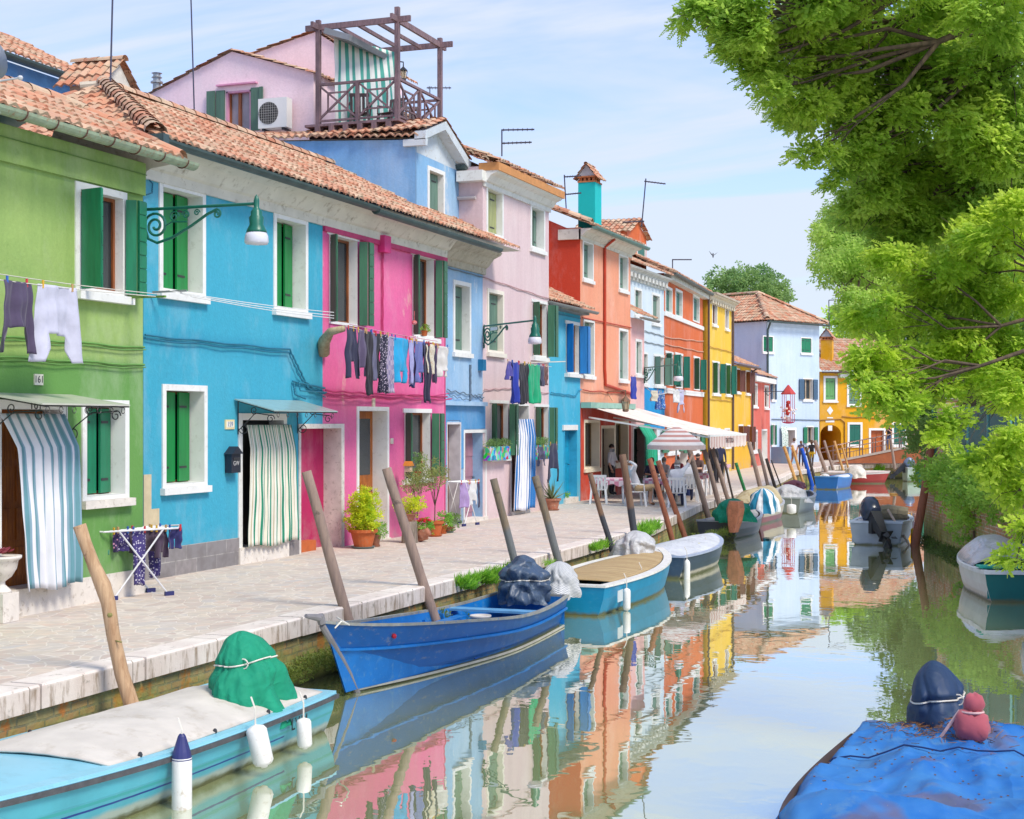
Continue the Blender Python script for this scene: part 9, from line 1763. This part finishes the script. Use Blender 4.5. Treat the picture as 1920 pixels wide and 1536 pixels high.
def person(label, pos, rz, h=1.7, pose=None, top=None, legs=None, shoes=None, hair=None, skin=0, sleeve='short', shorts=False, hat=None, women=False, group='people'):
 J = {k: Vc(v) for k, v in BASE.items()}
 for k, v in (pose or {}).items(): J[k] = Vc(v)
 sk = SK[skin]; s = h / 1.72; pos = Vc(pos); M = MR(rz, 3, 'Z'); o_ = None
 keys = list(J); idx = {k: i for i, k in enumerate(keys)}; me = bpy.data.meshes.new('person'); me.from_pydata([J[k] for k in keys], [(idx[a], idx[b]) for a, b, _ in EDG], []); tmp = bpy.data.objects.new('tmp', me); COL.objects.link(tmp)
 tmp.modifiers.new('s', 'SKIN'); lay = me.skin_vertices[0].data
 for k in keys: r = RAD[k[:3] if k in RAD else k[:2]] * (.92 if women else 1); lay[idx[k]].radius = (r, r * (.8 if k in ('che', 'spi', 'pel') else 1)); lay[idx[k]].use_root = k == 'pel'
 sb = tmp.modifiers.new('u', 'SUBSURF'); sb.levels = 2; sb.render_levels = 2
 bpy.context.view_layer.update(); ev = tmp.evaluated_get(bpy.context.evaluated_depsgraph_get()); m2 = bpy.data.meshes.new_from_object(ev); bpy.data.objects.remove(tmp)
 vs = [v.co.copy() for v in m2.vertices]; fs = [tuple(p.vertices) for p in m2.polygons]; mi = []
 sl = {'short': (1, 0), 'long': (1, 1), 'none': (0, 0)}[sleeve]; mp_ = {0: 0, 1: 1, 2: 2, 3: 3, 4: 1 if sl[0] else 0, 5: 1 if sl[1] else 0, 6: 0 if shorts else 2}
 for p in m2.polygons:
  c = p.center; best = 9; bm = 0
  for a, b, mm in EDG:
   A, B_ = J[a], J[b]; d = B_ - A; t = max(0, min(1, (c - A).dot(d) / d.dot(d))); q = (c - A - d * t).length / RAD[a[:3] if a in RAD else a[:2]]
   if q < best: best = q; bm = mm
  mi.append(mp_[bm])
 bpy.data.meshes.remove(m2); mb = MB()
 def X(v): return pos + M @ (Vc(v) * s)
 mb.v = [X(v) for v in vs]; mb.f = [list(f_) for f_ in fs]; mb.m = mi; mb.uv = [[(0, 0)] * len(f_) for f_ in fs]
 fw_ = Vc((0, 1, 0)); hd = J['hea']; hd2 = J['top']; hc = (hd + hd2) / 2
 for sd in 'LR':     # five fingers, thumb from the side of the palm
  w, hn = J['wr' + sd], J['ha' + sd]; d = (hn - w).normalized(); si = d.cross(Vc((0, 0, 1)) if abs(d.z) < .8 else Vc((1, 0, 0))).normalized(); cu = d.cross(si)
  for k in range(4): a = hn + si * (.012 * (k - 1.5) * 1.5); l = (.06, .075, .07, .055)[k]; mb.tube([X(a), X(a + d * l * .6 + cu * .008), X(a + d * l + cu * .03)], [.009 * s, .008 * s, .006 * s], 5, 0)
  mb.tube([X(w.lerp(hn, .5) + si * .02), X(hn + si * .05), X(hn + si * .05 + d * .03)], [.011 * s, .009 * s, .007 * s], 5, 0)
 mb.blob(X(hc + Vc((0, .085, -.035))), .014 * s, .022 * s, .02 * s, 6, 0)
 for sx in (-1, 1): mb.blob(X(hc + Vc((sx * .082, 0, -.02))), .012 * s, .022 * s, .03 * s, 6, 0)
 o = thing('person', pos, label, 'person', group); mb.build('body', [sk, top, legs, shoes or IRON], o, smooth=True)
 for sx in (-1, 1): m = MB(); m.blob(X(hc + Vc((sx * .032, .08, -.01))), .009, .007, .007, 6); m.build('eye', IRON, o)
 if hair: m = MB(); m.blob(X(hc + Vc((0, -.014, .03))), .092 * s, .098 * s, .1 * s, 14, amp=.12, fr=4, seed=len(label), M=M, flat=None if women else -.03 * s); m.build('hair', hair, o, smooth=True)
 if hat: m = MB(); m.lathe(X(hc + Vc((0, 0, .05))), [(.17 * s, 0), (.165 * s, .015), (.095 * s, .02), (.085 * s, .1), (.0, .12)], 16); m.build('hat', hat, o)
 return o, X
SIT = dict(pel=(0, -.05, .53), spi=(0, -.08, .72), che=(0, -.08, .92), nec=(0, -.05, 1.09), hea=(0, -.02, 1.18), top=(0, -.02, 1.28), shL=(-.17, -.07, 1.02), elL=(-.22, .05, .78), wrL=(-.12, .28, .78), haL=(-.08, .34, .79), shR=(.17, -.07, 1.02), elR=(.22, .05, .78), wrR=(.12, .28, .78), haR=(.08, .34, .79), hiL=(-.09, -.02, .5), knL=(-.13, .4, .5), anL=(-.13, .36, .09), toL=(-.13, .52, .04), hiR=(.09, -.02, .5), knR=(.13, .4, .5), anR=(.13, .42, .09), toR=(.13, .58, .04))
WALK = dict(knL=(-.1, .14, .52), anL=(-.1, .16, .1), toL=(-.1, .32, .07), knR=(.1, -.02, .5), anR=(.1, -.24, .14), toR=(.1, -.1, .05), elL=(-.24, -.1, 1.14), wrL=(-.24, -.06, .92), haL=(-.24, -.04, .84), elR=(.24, .04, 1.13), wrR=(.24, .2, .96), haR=(.24, .26, .9))
def cc(n, r, g, b): return cloth(n, C(r, g, b))
WS = cc('white shirt cloth', 240, 240, 248); DB = cc('dark navy cloth', 52, 58, 92); BG = cc('beige shorts cloth', 206, 176, 134); BK_ = cc('black cloth', 44, 42, 50); JN = cc('denim cloth', 86, 112, 160); RS = cc('rose cloth', 196, 90, 104); GH = plain('grey hair', C(150, 140, 136), .7, .2, 30); DH = plain('dark hair', C(60, 44, 40), .6, .2, 30); BH = plain('brown hair', C(120, 84, 60), .6, .2, 30)
def up(dct, **k): d = dict(dct); d.update(k); return d
def pz(px, py): q = gz(px, py); return Vc((q.x, q.y, .0))
Mr = lambda a: MR(a, 3, 'Z')
def seat(label, px, py, rz, h=1.72, chair=None, **k):
 q = pz(px, py); o, X = person(label, q, rz, h, k.pop('pose', SIT), **k);
 garden_chair('plastic_chair', chair or ('white chair of the ' + label), q + Mr(rz) @ Vc((0, -.1, 0)), rz, PLW, 'white plastic chairs'); return q
# seated guests
HH = up(SIT, pel=(0, .0, .53), spi=(0, -.1, .7), che=(0, -.2, .9), nec=(0, -.24, 1.06), hea=(0, -.24, 1.16), top=(0, -.25, 1.26), shL=(-.17, -.22, 1.0), elL=(-.36, -.18, 1.2), wrL=(-.14, -.3, 1.3), haL=(-.06, -.32, 1.26), shR=(.17, -.22, 1.0), elR=(.36, -.18, 1.2), wrR=(.14, -.3, 1.3), haR=(.06, -.32, 1.26), knR=(.12, .42, .6), anR=(.0, .62, .4), toR=(.0, .76, .42))
q = seat('man in a white shirt leaning back with hands behind his head', 1198, 949, R(-60), 1.74, 'white plastic chair of the man leaning back', pose=HH, top=WS, legs=BG, shoes=plain('brown shoe', C(130, 90, 60)), hair=BH, sleeve='long', shorts=True)
RU = up(SIT, shR=(.16, -.06, 1.05), elR=(.3, .1, 1.22), wrR=(.4, .2, 1.46), haR=(.42, .23, 1.53))
seat('grey haired man in a white shirt raising one arm, seen from behind', 1270, 951, R(12), 1.74, 'white plastic chair of the man raising one arm', pose=RU, top=WS, legs=DB, hair=GH)
table('cafe table between the two men in white shirts', pz(1237, 943), .8); table('far cafe table under the striped parasol', pz(1310, 929), .8); table('farthest small cafe table near the yellow house', pz(1350, 905), .7)
seat('person in a dark top with sunglasses at the near cafe table', 1222, 932, R(195), 1.66, top=DB, legs=BK_, hair=BH, women=True); seat('person with curly grey hair in a white top', 1244, 929, R(160), 1.64, top=WS, legs=BK_, hair=GH, women=True); seat('person in a rose top facing the camera', 1270, 925, R(185), 1.64, top=RS, legs=JN, hair=BH)
seat('dark haired person in white with a blue jacket over the chair', 1292, 941, R(20), 1.68, top=WS, legs=DB, hair=DH, women=True); seat('dark haired person in a brown top beyond the parasol pole', 1308, 916, R(170), 1.66, top=cc('brown cloth', 110, 84, 80), legs=BK_, hair=DH)
q = pz(1287, 938); m = MB(); m.grid(lambda u, v: q + Vc((.02, -.32, 0)) + RT * (.42 * (u - .5)) + Vc((0, -.03 * sin(u * 9) * v, .86 - .7 * v)), 14, 12); solid(m.build('jacket', cc('blue jacket cloth', 60, 76, 136), label='blue jacket hanging over the back of a white plastic chair', cat='jacket'), .02)
for i, (px, py, d, lb, tp, rz) in enumerate(((1338, 893, 0, 'standing person in black nearest the awning corner', BK_, 150), (1350, 890, 0, 'second standing person in black under the awning', DB, 200))): q = pz(px, py + 16); person(lb, q, R(rz), 1.66, None, top=tp, legs=BK_, hair=DH, sleeve='long', women=True)
# waiter
q = f_ = PEACH.f.p((PEACH.f.S(1132) + PEACH.f.S(1147)) / 2 + .05, .05, .12); person('waiter in a white shirt and black apron standing in the red shop doorway', q, R(-95), 1.68, up(BASE, elL=(-.2, .1, 1.14), wrL=(-.05, .2, 1.12), haL=(.02, .22, 1.12)), top=WS, legs=BK_, hair=DH, group='people')
# walkers on the far quay
STR = plain('straw hat', C(120, 96, 76), .9); q = pz(1489, 873); person('walker in a long white top and brown cap', q, R(215), 1.5, WALK, top=WS, legs=cc('tan cloth', 150, 110, 84), hair=DH, hat=STR, shorts=True, skin=1)
q = pz(1502, 875); person('walker in a long dark patterned dress and sunglasses', q, R(190), 1.42, WALK, top=cc('dark patterned cloth', 90, 76, 100), legs=cc('dark patterned cloth', 90, 76, 100), hair=BH, sleeve='none', women=True)
q = pz(1522, 875.5); o, X = person('walker in a straw hat with a yellow jacket tied at the waist', q, R(175), 1.42, WALK, top=BK_, legs=cc('grey trousers', 96, 90, 96), hair=DH, hat=STR, sleeve='none', women=True, skin=1)
m = MB(); m.lathe(X((0, 0, .86)), [(.17, -.02), (.18, .06), (.13, .12)], 12); m.box(X((-.13, .1, .5)), X((-.04, .17, .9))); m.box(X((.04, .1, .5)), X((.13, .17, .9))); m.build('yellow_jacket', cc('yellow jacket cloth', 240, 196, 30), o); m = MB(); m.blob(X((.3, .05, .85)), .1, .06, .1, 8); m.build('handbag', BK_, label='small black handbag carried by the walker in the straw hat', cat='handbag')
# on the ramp bridge
def ramp(px): t = (at(px, 800, dB).x - r0.x) / (r1.x - r0.x); return r0.lerp(r1, t) + Vc((-.05, 1.3, .12))
PH = up(BASE, elL=(-.24, .08, 1.2), wrL=(-.06, .22, 1.38), haL=(-.02, .24, 1.42), elR=(.24, .08, 1.2), wrR=(.06, .22, 1.38), haR=(.02, .24, 1.42))
person('person in a black vest and jeans taking a photo on the ramp bridge', ramp(1663), R(170), 1.42, PH, top=BK_, legs=JN, hair=BH, sleeve='none', women=True); person('person in a crimson top and dark jeans on the ramp bridge', ramp(1706), R(170), 1.5, PH, top=cc('crimson cloth', 196, 34, 74), legs=cc('dark jeans', 60, 70, 110), hair=BH, women=True)
